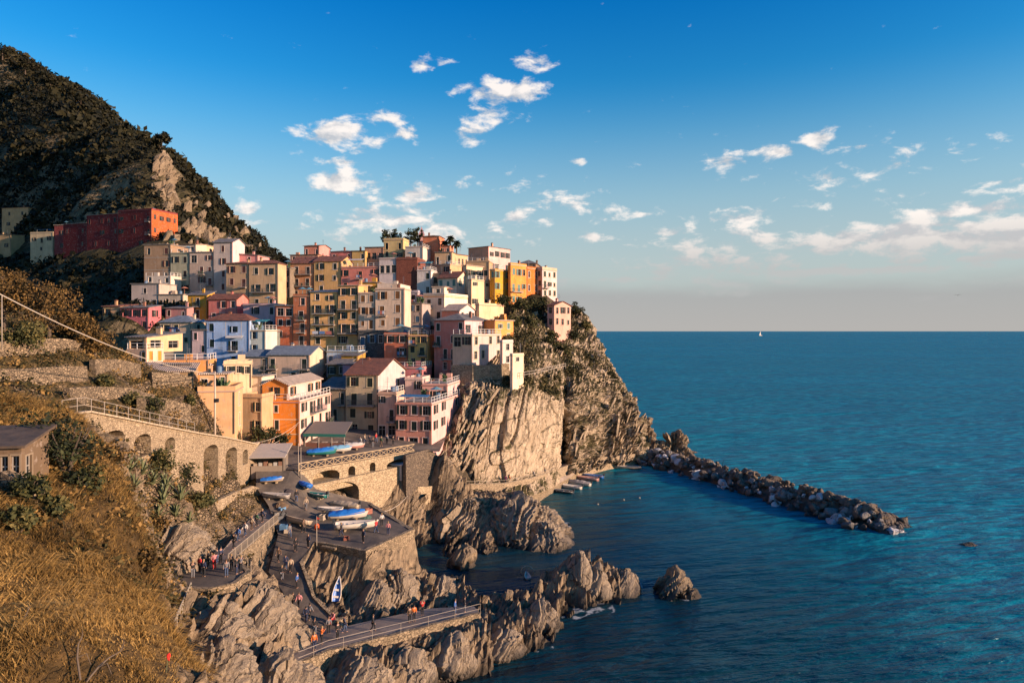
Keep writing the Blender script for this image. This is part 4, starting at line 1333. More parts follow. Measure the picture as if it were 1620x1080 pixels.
# front row round the harbour square
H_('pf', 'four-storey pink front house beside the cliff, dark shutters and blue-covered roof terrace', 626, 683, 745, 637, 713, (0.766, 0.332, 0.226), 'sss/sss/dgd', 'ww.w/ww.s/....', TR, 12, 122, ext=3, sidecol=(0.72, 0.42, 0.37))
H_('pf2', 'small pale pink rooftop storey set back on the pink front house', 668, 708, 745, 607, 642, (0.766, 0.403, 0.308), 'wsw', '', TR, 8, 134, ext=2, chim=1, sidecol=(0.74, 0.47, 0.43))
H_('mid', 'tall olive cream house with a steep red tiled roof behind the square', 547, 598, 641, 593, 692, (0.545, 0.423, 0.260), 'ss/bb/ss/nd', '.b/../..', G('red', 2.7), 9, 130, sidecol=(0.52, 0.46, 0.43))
H_('arc', 'pale peach house with a two-pillar arcade between red-roofed house and pink front house', 598, 627, 638, 620, 692, (0.650, 0.413, 0.289), 'w./.b/gg', '', ('terrace', 'red', 0), 8, 126, D=5, chim=0)
H_('sgr', 'narrow tan house with a steep slate roof left of the red-roofed house', 524, 547, None, 616, 692, (0.464, 0.332, 0.212), '.b/b./.d', '', ('shed', 'grey', 2.6), 9, 'mid', D=8, chim=0)
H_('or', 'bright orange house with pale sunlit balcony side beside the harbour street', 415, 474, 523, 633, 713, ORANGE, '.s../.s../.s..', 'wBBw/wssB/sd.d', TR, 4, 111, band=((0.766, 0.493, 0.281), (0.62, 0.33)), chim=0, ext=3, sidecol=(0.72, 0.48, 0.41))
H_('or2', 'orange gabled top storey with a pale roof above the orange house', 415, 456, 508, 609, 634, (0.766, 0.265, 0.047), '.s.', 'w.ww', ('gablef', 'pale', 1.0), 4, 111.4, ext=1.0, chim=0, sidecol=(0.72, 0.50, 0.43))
H_('och', 'dim ochre house squeezed between the tan flat-roofed house and the orange house', 384, 414, 417, 628, 692, (0.534, 0.332, 0.174), '.w/.w', '', FL, 4, 107, D=6, chim=0)
H_('tan', 'sunlit tan flat-roofed house with a small dark door above the arched wall', 313, 372, 384, 618, 688, (0.696, 0.413, 0.207), '.../d..', 'n/n', ('flat', 'pale', 0.7), -14, 97, chim=0, ext=3)
H_('tan2', 'tan rooftop loggia with one wide brown opening and a green shutter', 316, 360, 366, 592, 620, (0.696, 0.403, 0.212), 'g.s', '', ('eave', 'pale', 0), -14, 101, D=5, chim=1, ext=2)
H_('wl', 'sunlit cream white flat-topped house with paired window bays left of the long slate-roofed house', 354, 398, 401, 575, 615, (0.800, 0.592, 0.347), 'www/...', '', FL, -20, 110, D=6, chim=0)
H_('wl2', 'plain white side block stepped below the cream white flat-topped house', 398, 414, 418, 596, 630, (0.742, 0.592, 0.447), '', '', ('eave', 'flat', 0), 4, 112, D=5, chim=0)
H_('lh', 'low cream house with orange shutters at the left edge of the village', 200, 232, 259, 552, 580, (0.740, 0.510, 0.344), '..d', 'ss', TR, 12, 114, sh='o', chim=0)
H_('lh2', 'open rooftop pavilion with cream pillars and a slate roof on the low cream house', 202, 232, 256, 534, 553, (0.719, 0.455, 0.249), 'g', 'gg', ('shed', 'grey', 0.8), 12, 116, D=9, chim=2, ext=0.5)
H_('ft', 'flat terracotta house with a white balustrade on its roof terrace', 258, 330, 336, 569, 594, (0.650, 0.297, 0.095), 'd..', '', TR, -12, 109, D=6, chim=0)

# white and blue house, slate roofs, pink terrace at the left
H_('bw', 'pale blue three-storey house with red tiled hip roof and flowered balcony', 327, 395, 412, 507, 580, (0.360, 0.500, 0.720), 's.s./s.B./s.bs', '', ('hip', 'red', 1.7), 6, 157, chim=1)
H_('bwr', 'pale green strip house joined to the right of the pale blue house', 395, 420, 424, 521, 580, (0.510, 0.554, 0.501), 'w./B./s.', '', TR, 6, 'bw', D=6, sh='u', chim=0)
H_('grh', 'grey-roofed cream house with blue awning balcony left of the pale blue house', 253, 303, 325, 510, 565, (0.580, 0.434, 0.298), 'wb./s.s/...', 's/s/.', ('hip', 'blue', 1.7), 8, 160)
H_('pl', 'low rose house with a row of six small windows at the dark valley edge', 190, 235, 255, 487, 524, (0.534, 0.148, 0.163), 'www/sss', 'w/.', ('shed', 'grey', 0.8), 8, 173, sh='d', ext=16)
H_('tl', 'small tan house at the far end of the low rose house', 163, 190, None, 485, 524, (0.510, 0.302, 0.155), 'w./s.', '', ('shed', 'red', 0.8), 8, 'pl', D=7, sh='d', ext=16)
H_('must', 'mustard yellow house with one brown balcony door under a slate roof', 297, 328, 336, 467, 504, (0.580, 0.297, 0.043), '.b./.d.', '', ('shed', 'grey', 1.2), 8, 181, sh='d')
H_('pr', 'pink-red house with a low red gable above the pale blue house', 330, 375, 393, 473, 510, (0.638, 0.201, 0.163), '.sn/ns.', '', G('red', 1.4), 8, 178, sh='r')
H_('lil', 'lilac house with scattered small windows between pink gable house and salmon houses', 385, 436, 440, 482, 524, LILAC, '.s.s/...s', '', ('flat', 'flat', 0.35), 8, 175, D=7, sh='d')

# tall row in the middle
H_('wB', 'broad cream white house with brown shutters in the middle of the tall row', 594, 640, 650, 457, 521, (0.696, 0.513, 0.364), 'ss/bs/ss', '', ('flat', 'flat', 0.3), 7, 161, sh='b', ext=2)
H_('wA', 'narrow cream white house with brown shutters joined to the yellow balcony house', 567, 594, None, 464, 521, (0.650, 0.474, 0.331), 'ss/ws/sd', '', ('flat', 'flat', 0.3), 7, 'wB', D=9, sh='b', ext=2, chim=0)
H_('ds', 'dark grey bare stone base storey below the cream white houses', 567, 610, 614, 522, 575, (0.116, 0.106, 0.086), 'dwn/...', '', ('none', 'flat', 0), 7, 160.2, D=7, sh='u', wallmat=masonry('dark_masonry', (0.150, 0.145, 0.140), (0.065, 0.063, 0.062), 2.4), chim=0, pipe=False)
H_('y2', 'deep yellow five-storey house with white attic and awning balcony', 535, 567, None, 452, 566, (0.740, 0.399, 0.157), 'ww/bb/ss/BB/w./.n', '', ('shed', 'pale', 0.6), 7, 'wA', D=9)
H_('y1', 'light yellow five-storey house with two columns of balconies', 491, 535, None, 462, 566, (0.780, 0.437, 0.163), 'nw/BB/bb/bb/s./.d', '', ('shed', 'blue', 1.0), 7, 'y2', D=9)
H_('st', 'tall narrow salmon house with stacked single balconies left of the yellow row', 464, 491, None, 468, 566, (0.534, 0.180, 0.086), 'n/b/b/b/s', '', FL, 7, 'y1', D=9, sh='d')
H_('salm', 'brick-salmon house with a loggia left of the tall narrow salmon house', 436, 464, None, 484, 555, (0.534, 0.148, 0.073), 'gg/ss/s./..', '', ('eave', 'flat', 0), 7, 'st', D=8, sh='d', chim=0)
H_('yl', 'small yellow house with four windows and a green awning on top', 646, 676, 690, 529, 580, YELLOW, 'bs/sb/nn', '', TR, 8, 155)
H_('rl', 'coral red house with white-framed windows right of the dark stone base', 608, 646, None, 528, 582, (0.673, 0.201, 0.107), 'sw/.B/..', '', ('flat', 'flat', 0.3), 8, 'yl', D=8, chim=0)
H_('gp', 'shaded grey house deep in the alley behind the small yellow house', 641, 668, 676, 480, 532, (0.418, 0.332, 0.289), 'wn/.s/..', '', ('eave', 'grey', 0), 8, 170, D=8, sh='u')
H_('wtop', 'white rooftop block with a rounded shed above the cream white house', 597, 628, 649, 449, 462, (0.719, 0.582, 0.456), '..n', '', ('flat', 'flat', 0.2), 7, 168, chim=0)
H_('ytop', 'low mustard rooftop room behind the narrow cream white house', 568, 600, 604, 447, 464, (0.603, 0.313, 0.058), '.n.', '', ('eave', 'flat', 0), 7, 172, D=5, chim=0)

# right of the middle, above the cliff
H_('wb', 'white house with open balconies and an orange stripe below the top terrace', 670, 703, 740, 466, 510, WHITE, 'bn/bs', '..../....', FL, 24, 178, sh='d', band=((0.696, 0.254, 0.043), (0.93,)), chim=0)
H_('wbt', 'white roof hut with a flat canopy on the white balcony house', 684, 703, 708, 454, 467, WHITE, 'n', '', ('eave', 'pale', 0), 10, 182, D=4, chim=0)
H_('wb3', 'narrow white lean-to left of the white balcony house', 658, 671, 674, 492, 516, (0.696, 0.563, 0.447), '..', '', ('shed', 'red', 0.5), 10, 175, D=5, chim=0)
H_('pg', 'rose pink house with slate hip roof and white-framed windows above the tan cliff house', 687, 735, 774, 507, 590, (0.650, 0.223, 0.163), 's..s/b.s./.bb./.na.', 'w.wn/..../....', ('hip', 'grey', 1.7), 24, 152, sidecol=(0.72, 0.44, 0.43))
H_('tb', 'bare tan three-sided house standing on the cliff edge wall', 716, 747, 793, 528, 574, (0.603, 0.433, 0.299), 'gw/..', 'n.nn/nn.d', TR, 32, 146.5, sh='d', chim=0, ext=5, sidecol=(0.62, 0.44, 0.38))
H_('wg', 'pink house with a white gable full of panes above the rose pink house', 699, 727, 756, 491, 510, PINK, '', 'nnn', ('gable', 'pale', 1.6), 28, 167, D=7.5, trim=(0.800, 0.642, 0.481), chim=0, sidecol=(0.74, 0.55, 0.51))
H_('cr', 'plain cream sunlit block left of the cliff-top scrub', 752, 758, 797, 482, 507, (0.789, 0.532, 0.315), '', '', FL, 40, 173, chim=1)
H_('ob', 'small orange house with green shutters at the edge of the scrub', 760, 783, 812, 507, 542, (0.742, 0.302, 0.082), '..', 'ss/.s', ('eave', 'pale', 0), 34, 159, chim=0, sh='t')
H_('lv', 'slim lavender white house beside the narrow white tower', 791, 795, 806, 541, 578, (0.719, 0.553, 0.464), '', 'n/n', FL, 40, 147, chim=0)
H_('wt', 'narrow windowless white tower standing on the cliff edge', 807, 811, 826, 562, 613, (0.800, 0.612, 0.415), '', 'n/././.', ('flat', 'pale', 0.4), 40, 141, D=3.6, chim=0, pipe=False, name='tower')
H_('wh', 'white cottage with a maroon gable roof and three green-grey windows', 693, 724, 741, 439, 474, (0.742, 0.582, 0.415), 'sss/.n.', 'ss/..', G('red', 1.9), 24, 194, sh='t')
H_('wh2', 'sunlit cream house with four shuttered windows and an ochre corner', 740, 746, 777, 441, 484, (0.789, 0.563, 0.331), '', 'w.w/..../w.w', TR, 40, 191, sh='g')
H_('wh3', 'cream roof pavilion with tall windows on the sunlit cream house', 733, 738, 762, 420, 442, (0.789, 0.563, 0.347), '', 'www', ('eave', 'pale', 0), 40, 198, D=7, chim=0)
H_('oc', 'ochre house with bay windows left of the orange cliff-top house', 775, 783, 807, 425, 480, OCHRE, 's/./.', 's.s/s.s/.n.', ('terrace', 'flat', 0), 40, 194, sh='t', chim=0)
H_('o1', 'light orange cliff-top house with long balconies', 804, 808, 833, 418, 484, (0.742, 0.286, 0.060), '', 'swn/bbs/sws', FL, 42, 196, sh='t', chim=1)
H_('o2', 'red-orange end house with pale windows beside the grey end house', 830, 834, 851, 424, 486, (0.696, 0.180, 0.034), '', 'n.n/n.n/nnn', FL, 42, 203, chim=0)
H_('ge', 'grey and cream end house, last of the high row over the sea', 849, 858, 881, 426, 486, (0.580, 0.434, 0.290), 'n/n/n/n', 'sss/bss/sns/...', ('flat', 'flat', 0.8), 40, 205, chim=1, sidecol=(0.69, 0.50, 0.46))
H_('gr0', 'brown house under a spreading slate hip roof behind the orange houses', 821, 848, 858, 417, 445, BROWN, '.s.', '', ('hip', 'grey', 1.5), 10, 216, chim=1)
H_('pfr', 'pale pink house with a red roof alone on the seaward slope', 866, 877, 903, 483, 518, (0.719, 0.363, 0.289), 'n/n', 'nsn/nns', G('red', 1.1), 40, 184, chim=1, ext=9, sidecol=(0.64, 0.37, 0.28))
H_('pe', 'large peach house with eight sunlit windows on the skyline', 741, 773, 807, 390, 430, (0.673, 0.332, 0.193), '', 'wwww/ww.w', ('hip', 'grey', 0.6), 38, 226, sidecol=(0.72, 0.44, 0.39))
H_('pa', 'tan terrace house below the large peach house', 738, 774, 779, 412, 445, (0.580, 0.363, 0.193), 's.s', '', TR, 9, 212, D=6, chim=0)
H_('bt', 'beige block with a dark garage opening and roof terrace', 682, 712, 738, 417, 455, TAN, 'g.s/...', '..../....', TR, 24, 207, sh='d')
H_('bt2', 'tan upper storey with arched windows set back on the beige block', 688, 715, 722, 399, 418, (0.626, 0.403, 0.222), 'd.s', '', ('eave', 'grey', 0), 9, 212, D=5, chim=1)
H_('bt3', 'sunlit gallery with five openings beside the tan upper storey', 713, 717, 739, 402, 422, (0.673, 0.423, 0.241), '', 'nnnn', ('eave', 'red', 0), 38, 217, D=7, chim=0)
H_('sp', 'windowless salmon house under a dark roof at the very top of the village', 669, 695, 703, 374, 405, (0.603, 0.201, 0.099), '', '', ('hip', 'brown', 0.9), 9, 240)
H_('sp2', 'low salmon annex with a red roof right of the topmost salmon house', 697, 712, 718, 389, 405, SALMON, '.n', '', ('shed', 'red', 0.6), 9, 234, D=5, chim=0)
H_('yt', 'pale yellow top house with dark green doors and white parapet', 607, 638, 647, 379, 410, (0.650, 0.464, 0.207), 'd.d/s.s', '', ('flat', 'flat', 0.6), 9, 236)
H_('gw', 'grey white house with a wide dark door below the skyline garden', 641, 669, 683, 389, 412, (0.650, 0.543, 0.447), '.g.', '', TR, 9, 231, chim=0)
H_('dp', 'dark open pavilion with pink posts left of the pale yellow top house', 577, 607, 610, 391, 412, (0.534, 0.276, 0.172), 'ggg', '', ('shed', 'grey', 0.4), 9, 237, D=6, chim=0)
H_('rpy', 'small yellow attic right of the rose house behind the pink terrace house', 557, 578, 582, 397, 415, (0.603, 0.383, 0.134), '.n', '', ('shed', 'brown', 0.6), 9, 236, D=7)
H_('rp', 'rose house with a slate hip roof behind the pink terrace house', 523, 557, None, 398, 415, ROSE, 'n.n', '', ('hip', 'grey', 0.9), 9, 'rpy', D=7)
H_('pt', 'pink hut with a low brown roof at the left end of the skyline', 481, 505, 523, 389, 407, (0.650, 0.244, 0.155), 'n.n', '', ('gable', 'brown', 0.8), 9, 240, sidecol=(0.65, 0.27, 0.23))

# upper middle row
H_('br', 'windowless rust red brick block rising above the white roofs', 627, 660, 663, 409, 468, (0.302, 0.090, 0.043), '...', '', ('flat', 'red', 0.4), 8, 199, D=9, wallmat=masonry('rust_brick', (0.260, 0.085, 0.050), (0.170, 0.050, 0.032), 3.5, 0.3), chim=0, pipe=False)
H_('wl7', 'lavender white house with a glazed top storey left of the rust red brick block', 600, 627, None, 409, 460, (0.673, 0.553, 0.497), 'ggg/...', '', ('flat', 'flat', 0.3), 8, 'br', D=8, chim=0)
H_('pm', 'pink house with a white roof terrace and one central balcony', 540, 600, None, 421, 462, (0.673, 0.228, 0.172), 's.b.s/s.b..', '', TR, 8, 'wl7', D=8)
H_('yr', 'yellow house with red tiled roof between salmon and pink houses', 497, 540, None, 413, 466, (0.626, 0.383, 0.155), 'ws/ss/s.', '', G('red', 1.9), 8, 'pm', D=9, trim=(0.700, 0.614, 0.559))
H_('sr', 'salmon house with red tiled roof and three tiers of balconies', 459, 497, None, 416, 472, (0.580, 0.276, 0.138), 'bb/bb/bb', '', G('red', 2.2), 8, 'yr', D=9, sh='d')
H_('wb8', 'white house with a turquoise roof terrace right of the brick block', 660, 682, 685, 426, 470, (0.719, 0.612, 0.530), '.s/.n', '', TR, 8, 198, D=7, chim=0)
H_('tn', 'narrow tan house wedged behind the white cottage', 682, 696, 698, 433, 474, (0.487, 0.332, 0.212), 's/n', '', ('eave', 'flat', 0), 8, 200, D=6, chim=0)

# left shoulder of the village
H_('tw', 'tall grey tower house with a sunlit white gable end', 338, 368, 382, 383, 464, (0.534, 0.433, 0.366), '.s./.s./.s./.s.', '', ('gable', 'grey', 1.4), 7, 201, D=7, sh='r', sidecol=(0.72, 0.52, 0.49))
H_('bg1', 'beige grey house with central balconies left of the tower house', 300, 338, None, 399, 470, (0.487, 0.363, 0.279), 'g.s/.bs/.sb/...', '', ('eave', 'grey', 0), 7, 'tw', D=8, sh='r')
H_('gg1', 'grey green plain house with two columns of small windows', 270, 300, None, 399, 466, (0.394, 0.366, 0.245), 'ss/ss/ss', '', ('terrace', 'flat', 0), 7, 'bg1', D=8, sh='d', chim=0)
H_('br1', 'weathered brown house with shuttered galleries at the left end of the top row', 228, 270, None, 387, 446, (0.348, 0.223, 0.133), 'n.s/..s/..n', '', ('eave', 'flat', 0), 7, 'gg1', D=9, sh='r', band=((0.360, 0.300, 0.240), (0.66, 0.33)))
H_('wt1', 'white attic house with a low brown roof behind the grey green house', 274, 310, 318, 387, 403, (0.650, 0.523, 0.389), 'g.n', '', ('shed', 'brown', 0.8), 7, 216, D=6)
H_('cw', 'sunlit cream wall house peeping between attic house and tower house', 311, 316, 338, 386, 403, (0.766, 0.513, 0.290), '', '.n', ('eave', 'pale', 0), 7, 222, D=8, chim=0)
H_('tnr', 'tan house with red hip roof, glazed bays and laundry balconies', 394, 440, 453, 417, 486, (0.580, 0.383, 0.212), 'ss/BB/bb', '', ('hip', 'red', 1.3), 8, 190)
H_('tnl', 'tan house joined to the left of the red hip-roofed tan house', 358, 394, None, 417, 474, (0.534, 0.342, 0.193), 'ss/sb/..', '', ('hip', 'red', 1.0), 8, 'tnr', D=8, sh='r')
H_('pkt', 'pink attic with turquoise doors above the tan houses', 370, 408, 420, 404, 420, (0.673, 0.286, 0.258), 'd.n.', '', ('shedl', 'grey', 0.6), 8, 204, D=7, sh='u')
H_('wg1', 'weathered white grey house low on the dark valley side', 208, 252, None, 449, 488, (0.510, 0.403, 0.337), '.s./..d', '', ('eave', 'flat', 0), 8, 191, D=8, sh='d')
H_('wg2', 'low white store with arched doors right of the weathered white grey house', 250, 290, 294, 466, 488, (0.557, 0.444, 0.331), 'dnd.', '', ('eave', 'flat', 0), 8, 190, D=6, sh='d', chim=0)
H_('wg0', 'white penthouse terrace above the weathered white grey house', 230, 270, 273, 436, 450, (0.626, 0.523, 0.415), 'n.n', '', TR, 8, 197, D=5, chim=0)

# low long houses in front
H_('lg', 'long white house with slate gable roof and wide red balcony', 424, 490, 516, 561, 608, (0.673, 0.474, 0.331), 'b..b/s.ss', '', G('blue', 1.7), 7, 148)
H_('lgl', 'lower left wing of the long white slate-roofed house', 386, 424, None, 564, 608, (0.626, 0.444, 0.315), 'b.b/..s', '', G('blue', 1.3), 7, 'lg', D=8, chim=0)
H_('bl1', 'small brown timber house right of the long white house', 518, 547, 558, 577, 615, (0.232, 0.133, 0.052), 'sn/..', '', ('shed', 'grey', 1.0), 8, 146, D=5, chim=0)
H_('bl2', 'mustard shed with a lean-to roof behind the small brown timber house', 540, 566, 572, 563, 590, (0.487, 0.265, 0.043), '', '', ('shed', 'grey', 0.8), 8, 151, D=5, chim=0)
H_('bl3', 'lean-to slate-roofed workshop left of the narrow tan house', 508, 526, 528, 612, 660, (0.394, 0.297, 0.172), '.s/..', '', ('shed', 'grey', 1.4), 8, 134, D=6, chim=0)

# houses on the shelf of the mountain
yd = 283
H_('rd', 'long dark red villa with a sunlit end wall on the mountain shelf', 187, 240, 281, 331, 392, RED, 's.s.b/s.n.b/...ss', 'nwwn/n.../..n.', FL, 18, yd, chim=2, ext=14, sidecol=(0.54, 0.11, 0.03), trim=(0.220, 0.070, 0.050))  # front paint darkened for shade, end wall paint brightened for sun
H_('rd2', 'dark red middle wing of the long villa', 137, 187, None, 338, 392, (0.200, 0.028, 0.026), 's.sns/..s.n/.n.n.', '', ('eave', 'flat', 0), 18, 'rd', D=10, chim=2, ext=14, trim=(0.220, 0.070, 0.050))
H_('rd3', 'lower maroon wing at the left of the long villa', 100, 137, None, 353, 394, (0.170, 0.028, 0.030), 'n.n/..n', '', ('eave', 'flat', 0), 18, 'rd2', D=9, chim=0, ext=14, trim=(0.220, 0.070, 0.050))
H_('ts', 'tan house high on the left edge of the mountain shelf', 3, 45, 52, 328, 360, (0.603, 0.342, 0.155), 'ss/ss', '', ('hip', 'brown', 1.0), 10, mount_depth(30, 362) - 6, D=10, sh='d', ext=12, trim=(0.300, 0.240, 0.160))
H_('cs', 'cream house with a blue roof tarpaulin on the mountain shelf', 48, 84, 88, 368, 400, (0.580, 0.434, 0.249), 'wdw/.s.', '', FL, 10, mount_depth(66, 402) - 6, D=9, sh='d', ext=12, chim=0, trim=(0.300, 0.240, 0.160))
H_('dr', 'narrow maroon house between cream house and long villa', 86, 103, 107, 356, 397, (0.255, 0.053, 0.047), '.w/.w', '', ('eave', 'pale', 0), 10, mount_depth(95, 399) - 6, D=8, sh='d', ext=12, chim=0, trim=(0.300, 0.240, 0.160))
H_('ss', 'small brown house cut by the left picture edge on the mountain shelf', -12, 17, 28, 371, 398, (0.418, 0.276, 0.138), '.s', '', ('shed', 'grey', 0.8), 10, mount_depth(10, 402) - 6, D=8, sh='d', ext=12, chim=1, trim=(0.300, 0.240, 0.160))

# small houses and sheds that fill the gaps
H_('f1', 'narrow pinkish white house between grey-roofed house and pale blue house', 304, 327, None, 522, 582, (0.660, 0.484, 0.443), 's./.s/s.', '', ('eave', 'flat', 0), 6, 'bw', D=6, chim=0)
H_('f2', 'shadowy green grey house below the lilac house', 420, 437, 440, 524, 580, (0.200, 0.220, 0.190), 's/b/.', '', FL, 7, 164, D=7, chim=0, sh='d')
H_('f4', 'pale blue low terrace house at the foot of the yellow row', 517, 567, 570, 554, 580, (0.360, 0.480, 0.600), 'd..n', '', TR, 7, 154, D=5, chim=0, sh='u')
H_('f5', 'tiny pink hut between mustard shed and red-roofed house', 542, 557, 560, 577, 604, (0.700, 0.342, 0.403), '.n', '', ('shed', 'grey', 0.4), 8, 142, D=4, chim=0)
H_('f6', 'rose lower storey with small windows under the coral red house', 612, 668, 690, 580, 612, (0.560, 0.190, 0.190), 'nn.s', '', TR, 8, 147, D=8, chim=0)
H_('f7', 'pale pink stepped house behind the blue-covered roof terrace', 641, 668, 672, 600, 645, (0.720, 0.484, 0.404), '.w/..', '', FL, 8, 139, D=6, chim=0)
H_('f8', 'long low shed with a sloping corrugated roof above the stone terraces', 214, 305, 312, 588, 604, (0.340, 0.230, 0.130), 'g.gn.', '', ('shed', 'pale', 1.2), -16, 104, D=5, chim=0, name='shed')
H_('f9', 'flat grey roof hut behind the long low shed', 262, 300, 306, 577, 594, (0.400, 0.300, 0.200), '.n', '', ('eave', 'grey', 0), -12, 106.5, D=4, chim=0, name='shed')
H_('f13', 'flat brown attic storey below the pink hut on the skyline', 459, 503, 508, 403, 418, (0.500, 0.260, 0.170), 'n..n', '', ('eave', 'brown', 0), 9, 228, D=6, chim=0)
H_('f14', 'narrow grey house with one balcony left of the white balcony house', 648, 661, 664, 462, 500, (0.440, 0.380, 0.403), 'b/s', '', FL, 8, 182, D=5, chim=0, sh='d')
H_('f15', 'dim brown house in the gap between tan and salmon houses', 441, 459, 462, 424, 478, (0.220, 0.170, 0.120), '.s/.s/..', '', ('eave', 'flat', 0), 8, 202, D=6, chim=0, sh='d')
H_('f16', 'small cream house under the lilac house beside the red gable', 386, 412, 415, 512, 545, (0.600, 0.465, 0.404), 'w./.s', '', ('shed', 'grey', 0.6), 7, 168, D=5, chim=0)
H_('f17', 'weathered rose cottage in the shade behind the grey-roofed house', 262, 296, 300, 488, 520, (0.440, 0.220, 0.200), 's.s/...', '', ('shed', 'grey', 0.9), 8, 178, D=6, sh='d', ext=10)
# ------------------------------------------------------------------ made ground, walls, bridge
from mathutils.geometry import delaunay_2d_cdt


def ground_mat(name, a, b_, scale=0.8, rough=0.9, crack=True):
    m, N, b = new_mat(name)
    pos = N.n('ShaderNodeNewGeometry').outputs['Position']
    n1 = N.noise(pos, scale, 6, 0.65); n2 = N.noise(pos, 7.0, 4, 0.7)
    c = N.mix(N.mrange(n1, 0.35, 0.65), a, b_)
    c = N.mix(N.mrange(n2, 0.5, 0.75, 0, 0.5), c, tuple(v * 0.5 for v in a))
    N.L.new(c, b.inputs['Base Color'])
    N.L.new(N.mrange(n1, 0.3, 0.7, rough - 0.15, rough), b.inputs['Roughness'])
    bump(N, b, N.math('ADD', n2, n1), 0.04, 0.6)
    return m


M_ASPH = ground_mat('yard_concrete', (0.050, 0.042, 0.035), (0.17, 0.135, 0.10), 0.28)
M_PATH = ground_mat('path_concrete', (0.19, 0.145, 0.11), (0.30, 0.235, 0.18), 0.5)
M_STONE = masonry('quay_masonry', (0.38, 0.285, 0.175), (0.15, 0.11, 0.065), 2.6)
M_WALL = masonry('arch_masonry', (0.46, 0.35, 0.22), (0.26, 0.19, 0.115), 3.0, 0.5)
M_BRIDGE = masonry('bridge_masonry', (0.50, 0.39, 0.24), (0.30, 0.22, 0.13), 2.4, 0.4)
M_RAIL = simple('railing_paint', (0.36, 0.30, 0.225), 0.6)
M_RAILW = simple('rail_cream', (0.38, 0.32, 0.25), 0.6)
M_DARKMETAL = simple('dark_metal', (0.05, 0.05, 0.055), 0.5, 0.5)
M_WOOD = simple('pale_wood', (0.42, 0.31, 0.18), 0.8)


def sheet(name, poly, mat, lift=0.0, step=1.6):
    xs = [p[0] for p in poly]; ys = [p[1] for p in poly]
    s = RBF(poly, 1.0, 0.3)
    P = [(p[0], p[1]) for p in poly]
    n = len(P)
    gx, gy = np.meshgrid(np.arange(min(xs), max(xs), step), np.arange(min(ys), max(ys), step))
    ins = in_poly(gx, gy, poly)
    P += list(zip(gx[ins].tolist(), gy[ins].tolist()))
    v, e, f, *_ = delaunay_2d_cdt([Vector(p) for p in P], [(i, (i + 1) % n) for i in range(n)], [], 1, 1e-4)
    V = np.array([(p.x, p.y) for p in v])
    Z = s(V[:, 0], V[:, 1]) + lift
    me = np_mesh(name, [(a, b, c) for (a, b), c in zip(V, Z)], [tuple(t) for t in f])
    bm = bmesh.new(); bm.from_mesh(me); bmesh.ops.recalc_face_normals(bm, faces=bm.faces)
    if sum(fc.normal.z for fc in bm.faces) < 0: bmesh.ops.reverse_faces(bm, faces=bm.faces)
    bm.to_mesh(me); bm.free()
    o = link(name, me, mat)
    o['kind'] = 'structure'
    return o


YARD_OB = sheet('harbour_yard', YARD, M_ASPH)
PATH_OB = sheet('footpath', LOWPATH, M_PATH, 0.004)
TERR_OB = sheet('viewing_terrace', TERRACE, M_ASPH)
STAIR_OB = sheet('stairway', STAIRWAY, M_PATH)
CPATH_OB = sheet('cliff_path', CLIFFPATH, M_PATH)
sheet('quay', QUAY, M_PATH)
SQ_OB = sheet('village_square', SQUARE, M_ASPH)


def wall_line(name, label, pts, zbot, mat, thick=0.5, up=0.0, cat='wall'):
    """solid wall under a 3-D polyline (its outer top edge); thickness goes to the left of the line"""
    m = MB()
    n = len(pts)
    P = [Vector(p) for p in pts]
    off = []
    for i in range(n):
        d = (P[min(i + 1, n - 1)] - P[max(i - 1, 0)]); d.z = 0; d.normalize()
        off.append(Vector((-d.y, d.x, 0)) * thick)
    zb = zbot if hasattr(zbot, '__len__') else [zbot] * n
    vs = []
    sub = []
    for i in range(n - 1):
        k = max(1, int((P[i + 1] - P[i]).length / 0.9))
        for j in range(k):
            t = j / k
            sub.append((P[i].lerp(P[i + 1], t), off[i].lerp(off[i + 1], t), zb[i] * (1 - t) + zb[i + 1] * t))
    sub.append((P[-1], off[-1], zb[-1]))
    rnd = random.Random(name + label)
    for p, o, z in sub:
        j = rnd.uniform(-0.07, 0.07); jz = rnd.uniform(-0.05, 0.05)
        a = p + Vector((j, j, 0)); b = p + o
        vs += [(a.x - o.x * 0.25, a.y - o.y * 0.25, z), (a.x, a.y, p.z + up + jz), (b.x, b.y, p.z + up + jz), (b.x, b.y, z)]
    fs = []
    for i in range(len(sub) - 1):
        a, b = i * 4, i * 4 + 4
        fs += [(a, b, b + 1, a + 1), (a + 1, b + 1, b + 2, a + 2), (a + 2, b + 2, b + 3, a + 3)]
    fs += [(0, 1, 2, 3), tuple(len(vs) - 4 + i for i in (3, 2, 1, 0))]
    m.add(vs, fs)
    o = m.build(name, mat)
    bm = bmesh.new(); bm.from_mesh(o.data); bmesh.ops.recalc_face_normals(bm, faces=bm.faces); bm.to_mesh(o.data); bm.free()
    return tag(o, label, cat)


